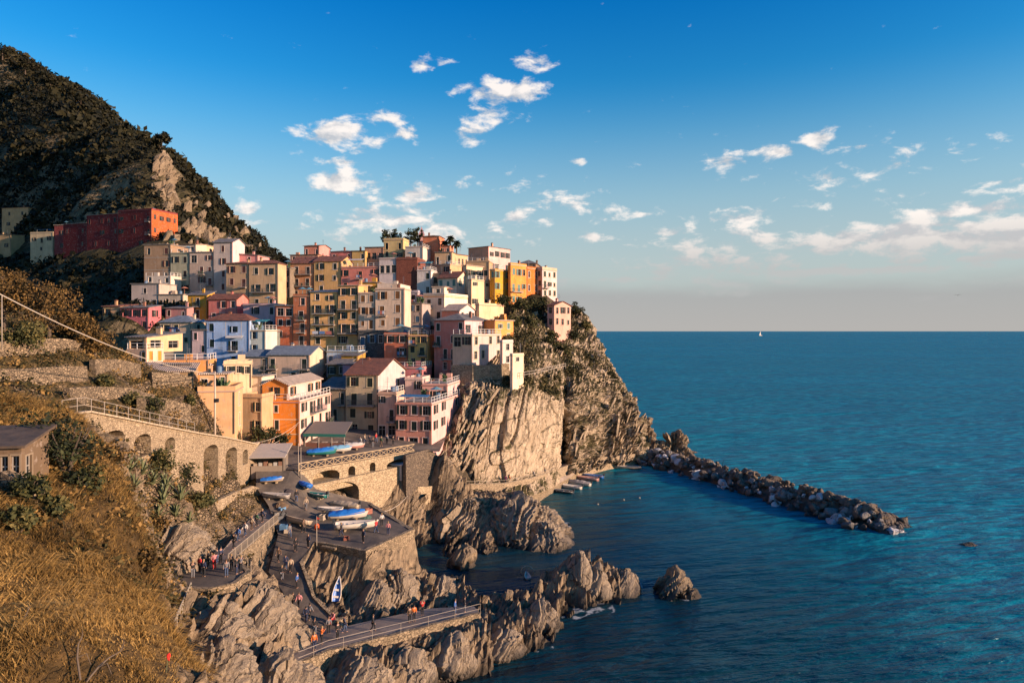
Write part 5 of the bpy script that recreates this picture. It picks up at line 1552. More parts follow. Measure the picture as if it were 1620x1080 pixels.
Y_ = YARD
wall_line('quay_wall', 'high rubble quay wall at the outer corner of the boat yard', [Y_[3], Y_[4], Y_[5]], -1.0, M_STONE, -0.6, 0.12)
wall_line('quay_wall', 'shaded rubble wall below the front edge of the boat yard', [Y_[5], Y_[6], Y_[7]], 2.0, M_STONE, -0.5, 0.10)
wall_line('retaining_wall', 'low stone wall along the lower end of the harbour ramp', [Y_[7], Y_[8], Y_[9]], 1.5, M_STONE, -0.4, 0.15)
lp = LOWPATH
wall_line('retaining_wall', 'stepped stone wall below the chain-railed seaside path', [lp[9], lp[8], lp[7], lp[6], lp[5]], [2.2, 1.4, 0.6, 0.4, 0.6], M_STONE, 0.45, 0.05)
wall_line('retaining_wall', 'curved stone wall carrying the footpath along the cliff foot', CLIFFPATH[0:10], [2, 1.5, -0.5, -0.5, -0.5, -0.5, -0.5, -0.5, -0.5, -0.5], masonry('path_masonry', (0.46, 0.35, 0.22), (0.27, 0.20, 0.125), 2.2), 0.5, 0.75)
wall_line('quay_wall', 'low mooring quay wall below the cliff footpath', QUAY[0:4], -1.0, M_STONE, 0.4, 0.05)
tp = TERRACE
wall_line('retaining_wall', 'dark wall below the viewing terrace of the red-jacketed visitor', [tp[7], tp[6], tp[5], tp[4], tp[3]], 5.5, M_STONE, 0.5, 0.1)
st_ = STAIRWAY
wall_line('retaining_wall', 'sloping stone wall below the stair railing beside the boat yard', [st_[1], st_[2]], [6.0, 7.5], M_STONE, 0.5, 0.05)
wall_line('retaining_wall', 'broad stone wall with creepers below the right arches of the arched wall', [at(318, 800, 80.5), at(345, 792, 84), at(372, 778, 88), at(402, 768, 93.5), at(418, 775, 94)], [9.5, 9, 9, 9, 9], M_WALL, 0.6, 0.0)


def arch_wall(name, label, P0, P1, top, bot, arches, thick, mat, back_mat=None, dark=True):
    """straight wall from P0 to P1 (plan), facing right of that direction, with real arched recesses.
    arches: (s0, s1, z_sill, z_spring, z_crown)"""
    d = Vector((P1[0] - P0[0], P1[1] - P0[1], 0)); L = d.length; d.normalize()
    nrm = Vector((d.y, -d.x, 0))
    ss = set(np.arange(0, L, 0.5).tolist() + [L])
    for a in arches:
        ss |= set(np.linspace(a[0], a[1], 11).tolist())
    ss = sorted(ss)
    P = lambda s, z, dep=0.0: (P0[0] + d.x * s - nrm.x * dep, P0[1] + d.y * s - nrm.y * dep, z)
    def hole(s):
        for a in arches:
            if a[0] - 1e-6 <= s <= a[1] + 1e-6:
                t = (s - a[0]) / (a[1] - a[0]) * 2 - 1
                return a[2], a[3] + (a[4] - a[3]) * math.sqrt(max(0, 1 - t * t))
        return None
    m = MB()
    for i in range(len(ss) - 1):
        a, b = ss[i], ss[i + 1]
        ta, tb, ba, bb = top(a), top(b), bot(a), bot(b)
        h = hole((a + b) / 2)
        m.quad(P(a, ta), P(a, ta, thick), P(b, tb, thick), P(b, tb))
        m.quad(P(b, bb, thick), P(b, tb, thick), P(a, ta, thick), P(a, ba, thick))
        if h is None:
            zs = np.linspace(0, 1, 5)
            for j in range(4):
                m.quad(P(a, ba + (ta - ba) * zs[j]), P(b, bb + (tb - bb) * zs[j]), P(b, bb + (tb - bb) * zs[j + 1]), P(a, ba + (ta - ba) * zs[j + 1]))
        else:
            ha, hb = hole(a) or h, hole(b) or h
            dep = thick * 0.92
            m.quad(P(a, ba), P(b, bb), P(b, h[0]), P(a, h[0]))
            m.quad(P(a, ha[1]), P(b, hb[1]), P(b, tb), P(a, ta))
            m.quad(P(a, ha[1]), P(a, ha[1], dep), P(b, hb[1], dep), P(b, hb[1]))
            m.quad(P(a, h[0]), P(b, h[0]), P(b, h[0], dep), P(a, h[0], dep))
            m.quad(P(a, h[0], dep), P(b, h[0], dep), P(b, hb[1], dep), P(a, ha[1], dep))
    for a in arches:
        dep = thick * 0.92
        m.quad(P(a[0], a[2]), P(a[0], a[2], dep), P(a[0], a[3], dep), P(a[0], a[3]))
        m.quad(P(a[1], a[2], dep), P(a[1], a[2]), P(a[1], a[3]), P(a[1], a[3], dep))
    m.quad(P(0, bot(0)), P(0, top(0)), P(0, top(0), thick), P(0, bot(0), thick))
    m.quad(P(L, bot(L), thick), P(L, top(L), thick), P(L, top(L)), P(L, bot(L)))
    return m, d, nrm, L, P


def on_wall(px, py, P0, P1):
    """position along a wall and height where the line of sight through a pixel meets it"""
    u = (px - CX) / F
    dx, dy = P1[0] - P0[0], P1[1] - P0[1]
    L = math.hypot(dx, dy)
    # P0x + s dx/L = u (P0y + s dy/L)
    s = (u * P0[1] - P0[0]) / ((dx - u * dy) / L)
    Yd = P0[1] + s * dy / L
    return s, CAM_H - (py - HY) / F * Yd


# long arched retaining wall on the left
A0, A1 = (-38.2, 59.5), (-37.0, 100.0)
_tops = [on_wall(px, py, A0, A1) for px, py in [(138, 652), (200, 664), (260, 676), (312, 686), (352, 692), (404, 703)]]
_ts, _tz = [t[0] for t in _tops], [t[1] for t in _tops]
wtop = lambda s: float(np.interp(s, _ts, _tz))
arches = []
for x0, x1, yc, yspring, ysill in [(159, 198, 681, 696, 716), (212, 239, 687, 697, 722), (261, 277, 692, 699, 712), (322, 345, 704, 713, 782), (357, 375, 708, 716, 756), (384, 392, 711, 716, 734)]:
    s0, _ = on_wall(x0, yc, A0, A1); s1, _ = on_wall(x1, yc, A0, A1); xm = (x0 + x1) / 2
    arches.append((s0, s1, on_wall(xm, ysill, A0, A1)[1], on_wall(xm, yspring, A0, A1)[1], on_wall(xm, yc, A0, A1)[1]))
m, AD, AN, AL, AP = arch_wall('arched_wall', '', A0, A1, wtop, lambda s: wtop(s) - 7.5, arches, 4.6, M_WALL)
aw = empty('arched_wall', (0, 0, 0), 0, 'long sunlit stone retaining wall with six arched niches on the left slope', 'wall')
m.build('wall', M_WALL, aw)
k = MB()
for i in range(int(AL / 1.0)):
    s = i * 1.0 + 0.5
    a, b = AP(s - 0.46, wtop(s - 0.46), -0.10), AP(s + 0.46, wtop(s + 0.46), -0.10)
    k = MB(); k.bar((a[0] - .1, a[1], a[2] + 0.10), (b[0] - .1, b[1], b[2] + 0.10), 0.55, 0.16)
    k.build('coping_stone', simple('coping', (0.46, 0.36, 0.24), 0.95, 0, 0.2), aw)


def railing(name, label, pts, h=1.05, gap=1.6, mat=M_RAIL, rails=(0.5, 1.0), r=0.035, cat='railing', bars=False):
    P = [Vector(p) for p in pts]
    root = empty(name, P[0], 0, label, cat)
    O = P[0]
    seg = [(P[i + 1] - P[i]).length for i in range(len(P) - 1)]
    L = sum(seg)
    def pos(s):
        i = 0
        while i < len(seg) - 1 and s > seg[i]:
            s -= seg[i]; i += 1
        return P[i].lerp(P[i + 1], min(1, s / seg[i])) - O
    n = max(1, round(L / gap))
    for i in range(n + 1):
        p = pos(L * i / n)
        MB().bar(p + Vector((0, 0, -0.1)), p + Vector((0, 0, h)), r * 1.8).build('post', mat, root)
    for z in rails:
        m = MB()
        pp = [pos(L * i / (n * 2)) + Vector((0, 0, h * z)) for i in range(n * 2 + 1)]
        m.tube(pp, r, 5)
        m.build('rail', mat, root)
    if bars:
        m = MB()
        kk = int(L / 0.22)
        for i in range(kk):
            p = pos(L * (i + 0.5) / kk)
            m.bar(p + Vector((0, 0, 0.08)), p + Vector((0, 0, h * 0.98)), 0.028)
        o = m.build('balusters', mat, root); o['kind'] = 'stuff'
    return root


railing('path_railing', 'white pipe railing on top of the arched wall', [AP(s, wtop(s) + 0.15, 0.35) for s in np.linspace(-1.0, 22, 9)], 1.2, 2.0, M_RAILW, (0.45, 1.0), 0.028)
railing('stair_railing', 'slatted metal railing climbing beside the stairs to the boat yard', [st_[1], st_[2]], 1.1, 2.0, M_RAIL, (0.12, 1.0), 0.04, bars=True)
railing('stair_railing', 'curved metal rail at the corner of the viewing terrace', [tp[4], tp[3], st_[1]], 1.1, 1.4, M_RAIL, (0.5, 1.0), 0.03)
railing('chain_railing', 'white double chain railing along the seaside path', [lp[10], lp[9], lp[8], lp[7], lp[6], lp[5]], 1.05, 3.2, M_RAILW, (0.5, 1.0), 0.022)
railing('path_railing', 'thin railing along the footpath below the cliff', [Vector(p) + Vector((0, 0.3, 0.25)) for p in CLIFFPATH[0:6]], 1.0, 2.4, M_RAIL, (0.5, 1.0), 0.035)
railing('path_railing', 'white wooden fence beside the narrow white tower', [at(822, 598, 142), at(845, 594, 147), at(870, 588, 155), at(895, 582, 165)], 1.1, 2.0, M_RAILW, (0.5, 1.0), 0.06)
railing('path_railing', 'white fence on the seaward path below the pale pink house', [at(880, 556, 182), at(905, 553, 187), at(925, 551, 193), at(941, 550, 198)], 1.1, 2.2, M_RAILW, (0.5, 1.0), 0.07)
railing('path_railing', 'pale handrail of the steps on the outer cliff', [at(922, 628, 178), at(945, 618, 183), at(962, 606, 187), at(976, 606, 190)], 1.1, 2.2, M_RAIL, (0.5, 1.0), 0.07)

# bridge between street and square
B0, B1 = (-30.3, 97.5), (-16.4, 115.6)
btop = lambda s: 13.9 - 0.25 * s / 22.8
ba = []
for x0, x1, yc, ysp, ysl in [(495, 537, 744, 752, 766), (551, 562, 737, 742, 754), (585, 594, 731, 736, 748), (612, 645, 727, 733, 742)]:
    s0, _ = on_wall(x0, yc, B0, B1); s1, _ = on_wall(x1, yc, B0, B1); xm = (x0 + x1) / 2
    ba.append((s0, s1, on_wall(xm, ysl, B0, B1)[1], on_wall(xm, ysp, B0, B1)[1], on_wall(xm, yc, B0, B1)[1]))
m, BD, BN, BL, BP = arch_wall('bridge', '', B0, B1, btop, lambda s: 10.2, ba, 3.0, M_BRIDGE)
br_root = empty('stone_bridge', (0, 0, 0), 0, 'stone bridge with lattice parapet leading from the ramp to the square', 'bridge')
m.build('wall', M_BRIDGE, br_root)
C0, C1 = (B0[0] + BN.x * 0.6, B0[1] + BN.y * 0.6), (B1[0] + BN.x * 0.6, B1[1] + BN.y * 0.6)
s0, _ = on_wall(507, 770, C0, C1); s1, _ = on_wall(568, 770, C0, C1)
cz = lambda y: on_wall(538, y, C0, C1)[1]
m, *_x = arch_wall('bridge_base', '', C0, C1, lambda s: cz(758), lambda s: 5.0, [(s0, s1, cz(800), cz(782), cz(763))], 4.2, M_BRIDGE)
m.build('base', M_BRIDGE, br_root)
np_ = 15
for i in range(np_):
    sa, sb = BL * i / np_, BL * (i + 1) / np_
    a, b = Vector(BP(sa, btop(sa), 0.25)), Vector(BP(sb, btop(sb), 0.25))
    k = MB()
    up = Vector((0, 0, 1.15))
    k.bar(a, a + up, 0.14); k.bar(a + up, b + up, 0.14, 0.12); k.bar(a + up * 0.12, b + up * 0.12, 0.10); k.bar(a + up * 0.12, b + up * 0.95, 0.07); k.bar(a + up * 0.95, b + up * 0.12, 0.07)
    k.build('lattice_panel', M_WOOD, br_root)
# dark slip below the square, right of the bridge
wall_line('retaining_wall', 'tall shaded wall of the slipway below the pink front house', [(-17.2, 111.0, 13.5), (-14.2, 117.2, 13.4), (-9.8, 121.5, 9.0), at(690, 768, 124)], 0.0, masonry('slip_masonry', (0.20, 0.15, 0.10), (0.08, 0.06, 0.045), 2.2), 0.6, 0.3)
wall_line('retaining_wall', 'square stone pier at the end of the slipway wall', [at(660, 772, 113.5), at(688, 770, 117), at(692, 768, 121)], 0.5, M_BRIDGE, 0.9, 0.2)

# kiosk, canopy and stall
r_ = empty('market_kiosk', at(430, 742, 98.5), R(8), 'open-fronted stall with a pale sloping roof beside the ramp', 'kiosk')
k = MB(); k.add([(-3.2, -1.9, 1.95), (2.2, -2.0, 1.95), (2.6, 1.8, 3.3), (-1.9, 1.9, 3.3), (-3.2, -1.9, 2.1), (2.2, -2.0, 2.1), (2.6, 1.8, 3.45), (-1.9, 1.9, 3.45)], [(3, 2, 1, 0), (4, 5, 6, 7), (0, 1, 5, 4), (1, 2, 6, 5), (2, 3, 7, 6), (3, 0, 4, 7)])
k.build('roof', simple('kiosk_roof', (0.42, 0.36, 0.30)), r_)
k = MB(); k.box(-2.8, 2.0, 1.2, 1.5, -1.5, 2.9); k.box(-2.9, -2.65, -1.5, 1.2, -1.5, 2.2); k.box(1.8, 2.05, -1.5, 1.2, -1.5, 2.2)
k.build('wall', simple('kiosk_wall', (0.20, 0.16, 0.12)), r_)
k = MB(); k.box(-2.5, 1.7, -1.6, -0.9, -1.2, 0.8); k.build('counter', simple('kiosk_counter', (0.28, 0.22, 0.16)), r_)
for i in range(6):
    k = MB(); x = -2.2 + 0.68 * i; k.box(x, x + 0.5, -1.5, -1.05, 0.8, 1.15 + 0.1 * (i % 3)); k.build('goods', simple('goods_%d' % (i % 3), [(0.4, 0.3, 0.2), (0.45, 0.42, 0.36), (0.25, 0.13, 0.08)][i % 3]), r_)

r_ = empty('restaurant_awning', at(522, 706, 113), R(-6), 'grey awning with a green edge over restaurant tables on the square', 'awning')
k = MB(); k.add([(-3.6, -2.2, 2.3), (3.4, -2.2, 2.3), (3.0, 2.4, 3.7), (-3.6, 2.4, 3.7), (-3.6, -2.2, 2.42), (3.4, -2.2, 2.42), (3.0, 2.4, 3.82), (-3.6, 2.4, 3.82)], [(3, 2, 1, 0), (4, 5, 6, 7), (0, 1, 5, 4), (1, 2, 6, 5), (2, 3, 7, 6), (3, 0, 4, 7)])
k.build('canopy', simple('awning_cloth', (0.20, 0.165, 0.13)), r_)
k = MB(); k.box(-3.65, 3.45, -2.26, -2.21, 1.95, 2.42); k.build('valance', simple('awning_green', (0.02, 0.16, 0.12)), r_)
for x in (-3.4, -1.1, 1.1, 3.2):
    k = MB(); k.box(x - .06, x + .06, -2.15, -2.03, 0, 2.3); k.build('post', M_RAILW, r_)
k = MB(); k.box(-3.5, 3.3, -2.1, -2.04, 0, 0.9); k.build('side_screen', simple('awning_screen', (0.24, 0.10, 0.06)), r_)
for i in range(4):
    t = empty('restaurant_table', (at(522, 706, 113)[0] - 2.6 + i * 1.7, 113.1, at(522, 706, 113)[2]), 0, ['first', 'second', 'third', 'fourth'][i] + ' small table from the left under the grey awning', 'table', 'tables under the restaurant awning')
    k = MB(); k.box(-.4, .4, -.4, .4, .70, .75); k.build('tabletop', simple('table_cloth', (0.5, 0.42, 0.36)), t)
    k = MB(); k.box(-.05, .05, -.05, .05, 0, .70); k.box(-.25, .25, -.25, .25, 0, .04); k.build('leg', M_DARKMETAL, t)

r_ = empty('ticket_hut', at(632, 752, 113), R(-25), 'small white hut with a flat roof at the slipway', 'hut')
k = MB(); k.box(-1.0, 1.0, -0.9, 0.9, -0.6, 1.9); k.build('wall', plaster((0.62, 0.56, 0.48)), r_)
k = MB(); k.box(-1.25, 1.25, -1.15, 1.15, 1.9, 2.05); k.build('roof', simple('hut_roof', (0.6, 0.57, 0.55)), r_)
k = MB(); k.box(-0.35, 0.35, -0.94, -0.905, 0.6, 1.4); k.build('window', glass_mat(), r_)
wall_line('retaining_wall', 'low ledge wall running right from the small white hut', [at(622, 760, 111), at(650, 760, 113.5), at(686, 757, 119)], 2.0, M_BRIDGE, 0.7, 0.0)

# big stone base below the tan cliff house
b_ = HOUSES['tb']
wall_line('retaining_wall', 'tall rough stone wall carrying the tan cliff house', [at(714, 577, 146.5), at(747, 577, 144.0), at(775, 578, 144.6), at(806, 575, 146.5)], [14, 17, 19, 19], masonry('cliff_masonry', (0.42, 0.33, 0.21), (0.22, 0.165, 0.10), 2.0), 1.2, 0.0)

# ------------------------------------------------------------------ rocks in the water, breakwater
def hull_rock(seed, n=16):
    rnd = random.Random(seed)
    bm = bmesh.new()
    for i in range(n):
        v = Vector((rnd.gauss(0, 1), rnd.gauss(0, 1), rnd.gauss(0, 1))).normalized()
        v = Vector((v.x * rnd.uniform(.75, 1.1), v.y * rnd.uniform(.6, .95), v.z * rnd.uniform(.5, .8)))
        bm.verts.new(v)
    g = bmesh.ops.convex_hull(bm, input=bm.verts)
    for v in [v for v in bm.verts if not v.link_faces]: bm.verts.remove(v)
    bmesh.ops.bevel(bm, geom=bm.edges[:], offset=0.07, segments=1, affect='EDGES')
    me = bpy.data.meshes.new('boulder'); bm.to_mesh(me); bm.free()
    return me


BOULD = [hull_rock(i) for i in range(9)]
M_B = [rock_mat('boulder_brown', (0.22, 0.17, 0.12), (0.14, 0.11, 0.085), (0.07, 0.06, 0.05), wet=True), rock_mat('boulder_grey', (0.27, 0.25, 0.235), (0.17, 0.16, 0.15), (0.09, 0.08, 0.08), wet=True),
       rock_mat('boulder_marble', (0.62, 0.60, 0.60), (0.46, 0.45, 0.46), (0.2, 0.19, 0.19), wet=False)]
bw_root = empty('breakwater', (52, 142, 0), 0, 'long breakwater of heaped boulders reaching out to sea from the cliff foot', 'breakwater')
CREST = [(36.0, 178.0, 3.4), (42.8, 166.5, 3.8), (52.2, 145.5, 3.7), (59.0, 128.5, 3.6), (63.2, 120.5, 2.6), (66.4, 116.5, 0.2)]


def crest(t):
    s = np.linspace(0, 1, len(CREST))
    return [float(np.interp(t, s, [c[i] for c in CREST])) for i in range(3)]


rnd = random.Random(11)
spots = []
for i in range(620):
    t = rnd.random() ** 0.9
    c = crest(t); c2 = crest(min(1, t + 0.02)); c0 = crest(max(0, t - 0.02))
    d = Vector((c2[0] - c0[0], c2[1] - c0[1], 0)).normalized(); nn = Vector((-d.y, d.x, 0))   # nn points to open water... left of travel
    w = rnd.uniform(-1, 1) * (5.6 if t < 0.85 else 4.0)
    z = c[2] * (1 - abs(w) / 6.2) - 0.30
    if z < -0.6: continue
    p = Vector((c[0], c[1], 0)) + nn * w
    spots.append((p.x, p.y, z + rnd.uniform(-0.55, 0.45), (rnd.uniform(0.45, 1.0) if rnd.random() < 0.68 else rnd.uniform(1.1, 1.9)), w))
# those on the harbour side and the crest show largest
spots.sort(key=lambda s: s[4])
shown, rest = spots[:290], spots[290:]
for i, (x, y, z, r, w) in enumerate(shown):
    o = link('boulder', BOULD[i % 9], None, bw_root, (x - 52, y - 142, z))
    if not BOULD[i % 9].materials: BOULD[i % 9].materials.append(M_B[0])
    o.rotation_euler = (rnd.uniform(-.6, .6), rnd.uniform(-.6, .6), rnd.uniform(0, 6.28))
    o.scale = (r, r * rnd.uniform(.8, 1.1), r * rnd.uniform(.8, 1.1))
    o.material_slots[0].link = 'OBJECT'
    kk = rnd.random()
    o.material_slots[0].material = M_B[2] if kk > 0.82 else (M_B[1] if kk > 0.42 else M_B[0])
V, Fq = [], []
for i, (x, y, z, r, w) in enumerate(rest):
    me = BOULD[i % 9]
    rot = Matrix.Rotation(rnd.uniform(0, 6.28), 3, 'Z') @ Matrix.Rotation(rnd.uniform(-.6, .6), 3, 'X')
    b0 = len(V)
    V += [tuple(rot @ v.co * r + Vector((x - 52, y - 142, z))) for v in me.vertices]
    Fq += [tuple(j + b0 for j in p.vertices) for p in me.polygons]
tag(link('boulder_heap', np_mesh('boulder_heap', V, Fq), M_B[0], bw_root), kind='stuff')
# solid core so that no light shows through
V = []
for t in np.linspace(0, 1, 40):
    c = crest(t); c2 = crest(min(1, t + 0.02)); c0 = crest(max(0, t - 0.02))
    d = Vector((c2[0] - c0[0], c2[1] - c0[1], 0)).normalized(); nn = Vector((-d.y, d.x, 0))
    for w, zz in ((-5.6, -1.0), (-2.6, c[2] * 0.5 - .9), (0, c[2] - 1.1), (2.6, c[2] * .5 - .8), (5.6, -1.0)):
        V.append((c[0] + nn.x * w - 52, c[1] + nn.y * w - 142, zz + 0.25 * math.sin(t * 90 + w)))
link('core', np_mesh('core', np.array(V), grid_faces(5, 40)), M_B[0], bw_root)


def crag_rock(name, label, c, rx, ry, h, seed, sub=5, lean=0.0, mat=None, amp=0.45, cat='rock'):
    bm = bmesh.new()
    bmesh.ops.create_icosphere(bm, subdivisions=sub, radius=1.0)
    V = np.array([v.co for v in bm.verts])
    z = V[:, 2]
    taper = 1.0 - 0.55 * np.clip(z, 0, 1) ** 1.2
    X = V[:, 0] * rx * taper + lean * np.clip(z, 0, 1) * rx; Yv = V[:, 1] * ry * taper; Z = np.where(z > 0, z * h, z * 2.5)
    d = crag(X + c[0] + seed * 13.1, Yv + c[1], Z)
    n = V * np.array([1 / rx, 1 / ry, 1 / h]); n /= np.linalg.norm(n, axis=1, keepdims=True)
    P = np.stack([X, Yv, Z], 1) + n * (d * amp * min(rx, ry, h))[:, None]
    for v, p in zip(bm.verts, P): v.co = p
    me = bpy.data.meshes.new(name); bm.to_mesh(me); bm.free()
    o = link(name, me, mat or MATS['hill_rock_copy'] if 'hill_rock_copy' in MATS else mat or rock_mat('rock_sea', (0.38, 0.285, 0.18), (0.22, 0.165, 0.105), (0.075, 0.06, 0.045)), None, c)
    return tag(o, label, cat)


crag_rock('sea_rock', 'lone jagged rock standing in the water off the foreground ridge', (20.9, 89.5, -0.3), 2.5, 2.8, 3.6, 1, lean=0.15)
crag_rock('sea_rock', 'small low rock beside the lone jagged rock', (22.6, 87.6, -0.4), 1.3, 1.2, 1.9, 2, 4)
crag_rock('sea_rock', 'tall pale rock pinnacle where the breakwater meets the cliff', (42.6, 180, 0), 4.8, 4.2, 7.6, 3, lean=0.15)
crag_rock('sea_rock', 'dark rock stack behind the pale pinnacle', (37.5, 190, 0), 3.8, 3.6, 9.6, 4, lean=-0.1)
crag_rock('sea_rock', 'low brown rock shoulder between the cliff and the pale pinnacle', (38.6, 180, 0), 3.6, 3.2, 6.2, 5)
crag_rock('sea_rock', 'awash reddish rock beyond the tip of the breakwater', (72.6, 108.5, -0.25), 1.6, 0.8, 0.55, 6, 4)
crag_rock('sea_rock', 'leaning fin of rock beside the round tender in the pool', at(848, 925, 85.5)[:2] + (-0.2,), 0.9, 1.1, 3.0, 7, 4, lean=0.6)
crag_rock('sea_rock', 'squat boulder in the dark channel below the big coastal rock', at(733, 893, 99)[:2] + (-0.3,), 1.9, 1.6, 3.2, 8, 4)
crag_rock('sea_rock', 'isolated spiky rock at the left end of the foreground ridge', at(793, 955, 79)[:2] + (-0.3,), 1.1, 1.1, 2.6, 9, 4)

M_BIG = rock_mat('rock_big', (0.42, 0.33, 0.225), (0.27, 0.21, 0.145), (0.085, 0.068, 0.052))
crag_rock('coastal_rock', 'big rounded pale rock mass below the cliff footpath', (1.6, 114.5, -0.5), 9.0, 8.0, 6.6, 21, 6, 0.05, M_BIG, 0.16)
crag_rock('coastal_rock', 'slanting slabbed rock left of the big rounded rock', (-9.5, 115.5, -0.5), 6.0, 6.5, 6.4, 22, 6, 0.35, M_BIG, 0.16)
crag_rock('coastal_rock', 'low outer shoulder of the big rounded rock', (5.5, 109.5, -0.5), 4.6, 5.0, 3.6, 23, 5, 0.0, M_BIG, 0.18)

p_ = at(285, 893, 67.5)
crag_rock('rock_outcrop', 'pale bare rock outcrop behind the viewing terrace', (p_[0] - 1.6, p_[1] + 3.0, p_[2] - 0.8), 3.4, 3.6, 4.2, 31, 6, 0.1, M_BIG, 0.18)
railing('slat_fence', 'long pale slatted fence running down from the viewing terrace', [at(302, 940, 62.5), at(290, 968, 58), at(276, 1002, 52.5), at(266, 1040, 47)], 1.1, 1.8, M_RAIL, (0.1, 1.0), 0.05, cat='fence', bars=True)
crag_rock('rock_outcrop', 'brown rock knob at the foot of the pink front house', (-12.6, 123.0, 7.5), 2.6, 3.0, 5.2, 33, 5, 0.1, M_BIG, 0.2)
crag_rock('rock_outcrop', 'dark rock shoulder between slipway wall and cliff path', (-11.5, 120.0, 2.5), 3.2, 3.2, 5.5, 34, 5, 0.2, M_BIG, 0.2)

_where = ['at the left foot of the viewing terrace', 'below the ramp beside the viewing terrace', 'at the bottom edge below the slatted fence', 'at the bottom edge left of the chain railing', 'left of the lower landing', 'under the high quay wall', 'under the corner of the boat yard', 'right of the boat yard wall above the pool', 'below the middle of the seaside path', 'below the left end of the seaside path', 'below the right end of the seaside path', 'tallest on the outer ridge', 'at the seaward tip of the outer ridge', 'in the middle of the outer ridge', 'at the landward end of the outer ridge', 'low between the seaside path and the outer ridge']
for i, ((px, py, rx, ry, hh), w_) in enumerate(zip([(345, 985, 3.0, 3.2, 3.4), (415, 965, 2.8, 3.4, 3.6), (330, 1065, 3.2, 3.4, 3.6), (440, 1070, 3.4, 3.2, 3.0), (452, 1000, 2.0, 2.6, 2.6), (625, 920, 2.6, 3.0, 3.2), (590, 940, 2.6, 3.0, 3.0), (695, 925, 2.8, 3.0, 2.6), (640, 1040, 3.2, 2.6, 2.2), (560, 1065, 3.4, 2.8, 2.6), (715, 1020, 2.8, 2.6, 2.2), (915, 900, 1.9, 2.6, 3.6), (985, 915, 2.2, 2.6, 2.4), (945, 915, 2.0, 2.8, 3.2), (850, 965, 2.6, 2.4, 2.4), (795, 1005, 2.8, 2.4, 2.0)], _where)):
    Yd = None
    u_, v_ = (px - CX) / F, (py - HY) / F
    for Yt in np.arange(44, 100, 0.3):
        if HILL(np.array([u_ * Yt]), np.array([Yt]))[0] >= CAM_H - v_ * Yt - 0.3:
            Yd = Yt; break
    if Yd is None: continue
    z_ = CAM_H - v_ * Yd
    crag_rock('rock_outcrop', 'chunky brown rock ' + w_, (u_ * Yd, Yd + 0.6, z_ - 1.6), rx, ry, hh, 40 + i, 5, 0.15, M_BIG, 0.24)
# ------------------------------------------------------------------ plants
from mathutils.bvhtree import BVHTree
_dg = bpy.context.evaluated_depsgraph_get()
_dg.update()
BVH = {}


def bvh(o):
    if o.name not in BVH:
        BVH[o.name] = BVHTree.FromObject(o, _dg)
    return BVH[o.name]


def hit(px, py, *obs):
    """where the line of sight through a pixel meets the ground, or None"""
    d = Vector(((px - CX) / F, 1.0, -(py - HY) / F)).normalized()
    best = None
    for o in obs:
        loc, n, i, dist = bvh(o).ray_cast(Vector((0, 0, CAM_H)), d)
        if loc is not None and (best is None or dist < best[1]):
            best = (loc, dist)
    return best[0] if best else None


def drop(x, y, *obs, z=300):
    best = None
    for o in obs:
        loc, n, i, dist = bvh(o).ray_cast(Vector((x, y, z)), Vector((0, 0, -1)))
        if loc is not None and (best is None or loc.z > best.z): best = loc
    return best


def leaf_mat(name, dark, mid, lite, rough=0.75):
    if name in MATS: return MATS[name]
    m, N, b = new_mat(name)
    t = N.n('ShaderNodeAttribute', attribute_name='tone').outputs['Fac']
    N.L.new(N.ramp(t, [(0.0, dark), (0.5, mid), (1.0, lite)]), b.inputs['Base Color'])
    b.inputs['Roughness'].default_value = rough
    b.inputs['Specular IOR Level'].default_value = 0.2
    return m


M_SCRUB = leaf_mat('scrub_leaf', (0.010, 0.014, 0.006), (0.030, 0.036, 0.012), (0.085, 0.075, 0.022))
M_DARKLEAF = leaf_mat('dark_leaf', (0.008, 0.012, 0.006), (0.020, 0.026, 0.010), (0.05, 0.055, 0.018))
M_OLIVE = leaf_mat('olive_leaf', (0.025, 0.03, 0.010), (0.065, 0.065, 0.022), (0.15, 0.12, 0.04))
M_RUST = leaf_mat('rust_leaf', (0.025, 0.018, 0.007), (0.080, 0.050, 0.017), (0.19, 0.11, 0.032))
M_GRASS = leaf_mat('dry_grass', (0.036, 0.024, 0.009), (0.185, 0.108, 0.030), (0.41, 0.255, 0.082), 0.8)
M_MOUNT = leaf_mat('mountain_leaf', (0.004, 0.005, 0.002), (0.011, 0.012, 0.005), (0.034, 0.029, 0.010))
M_BARK = simple('bark', (0.09, 0.065, 0.045), 0.9)
RNG = np.random.default_rng(5)


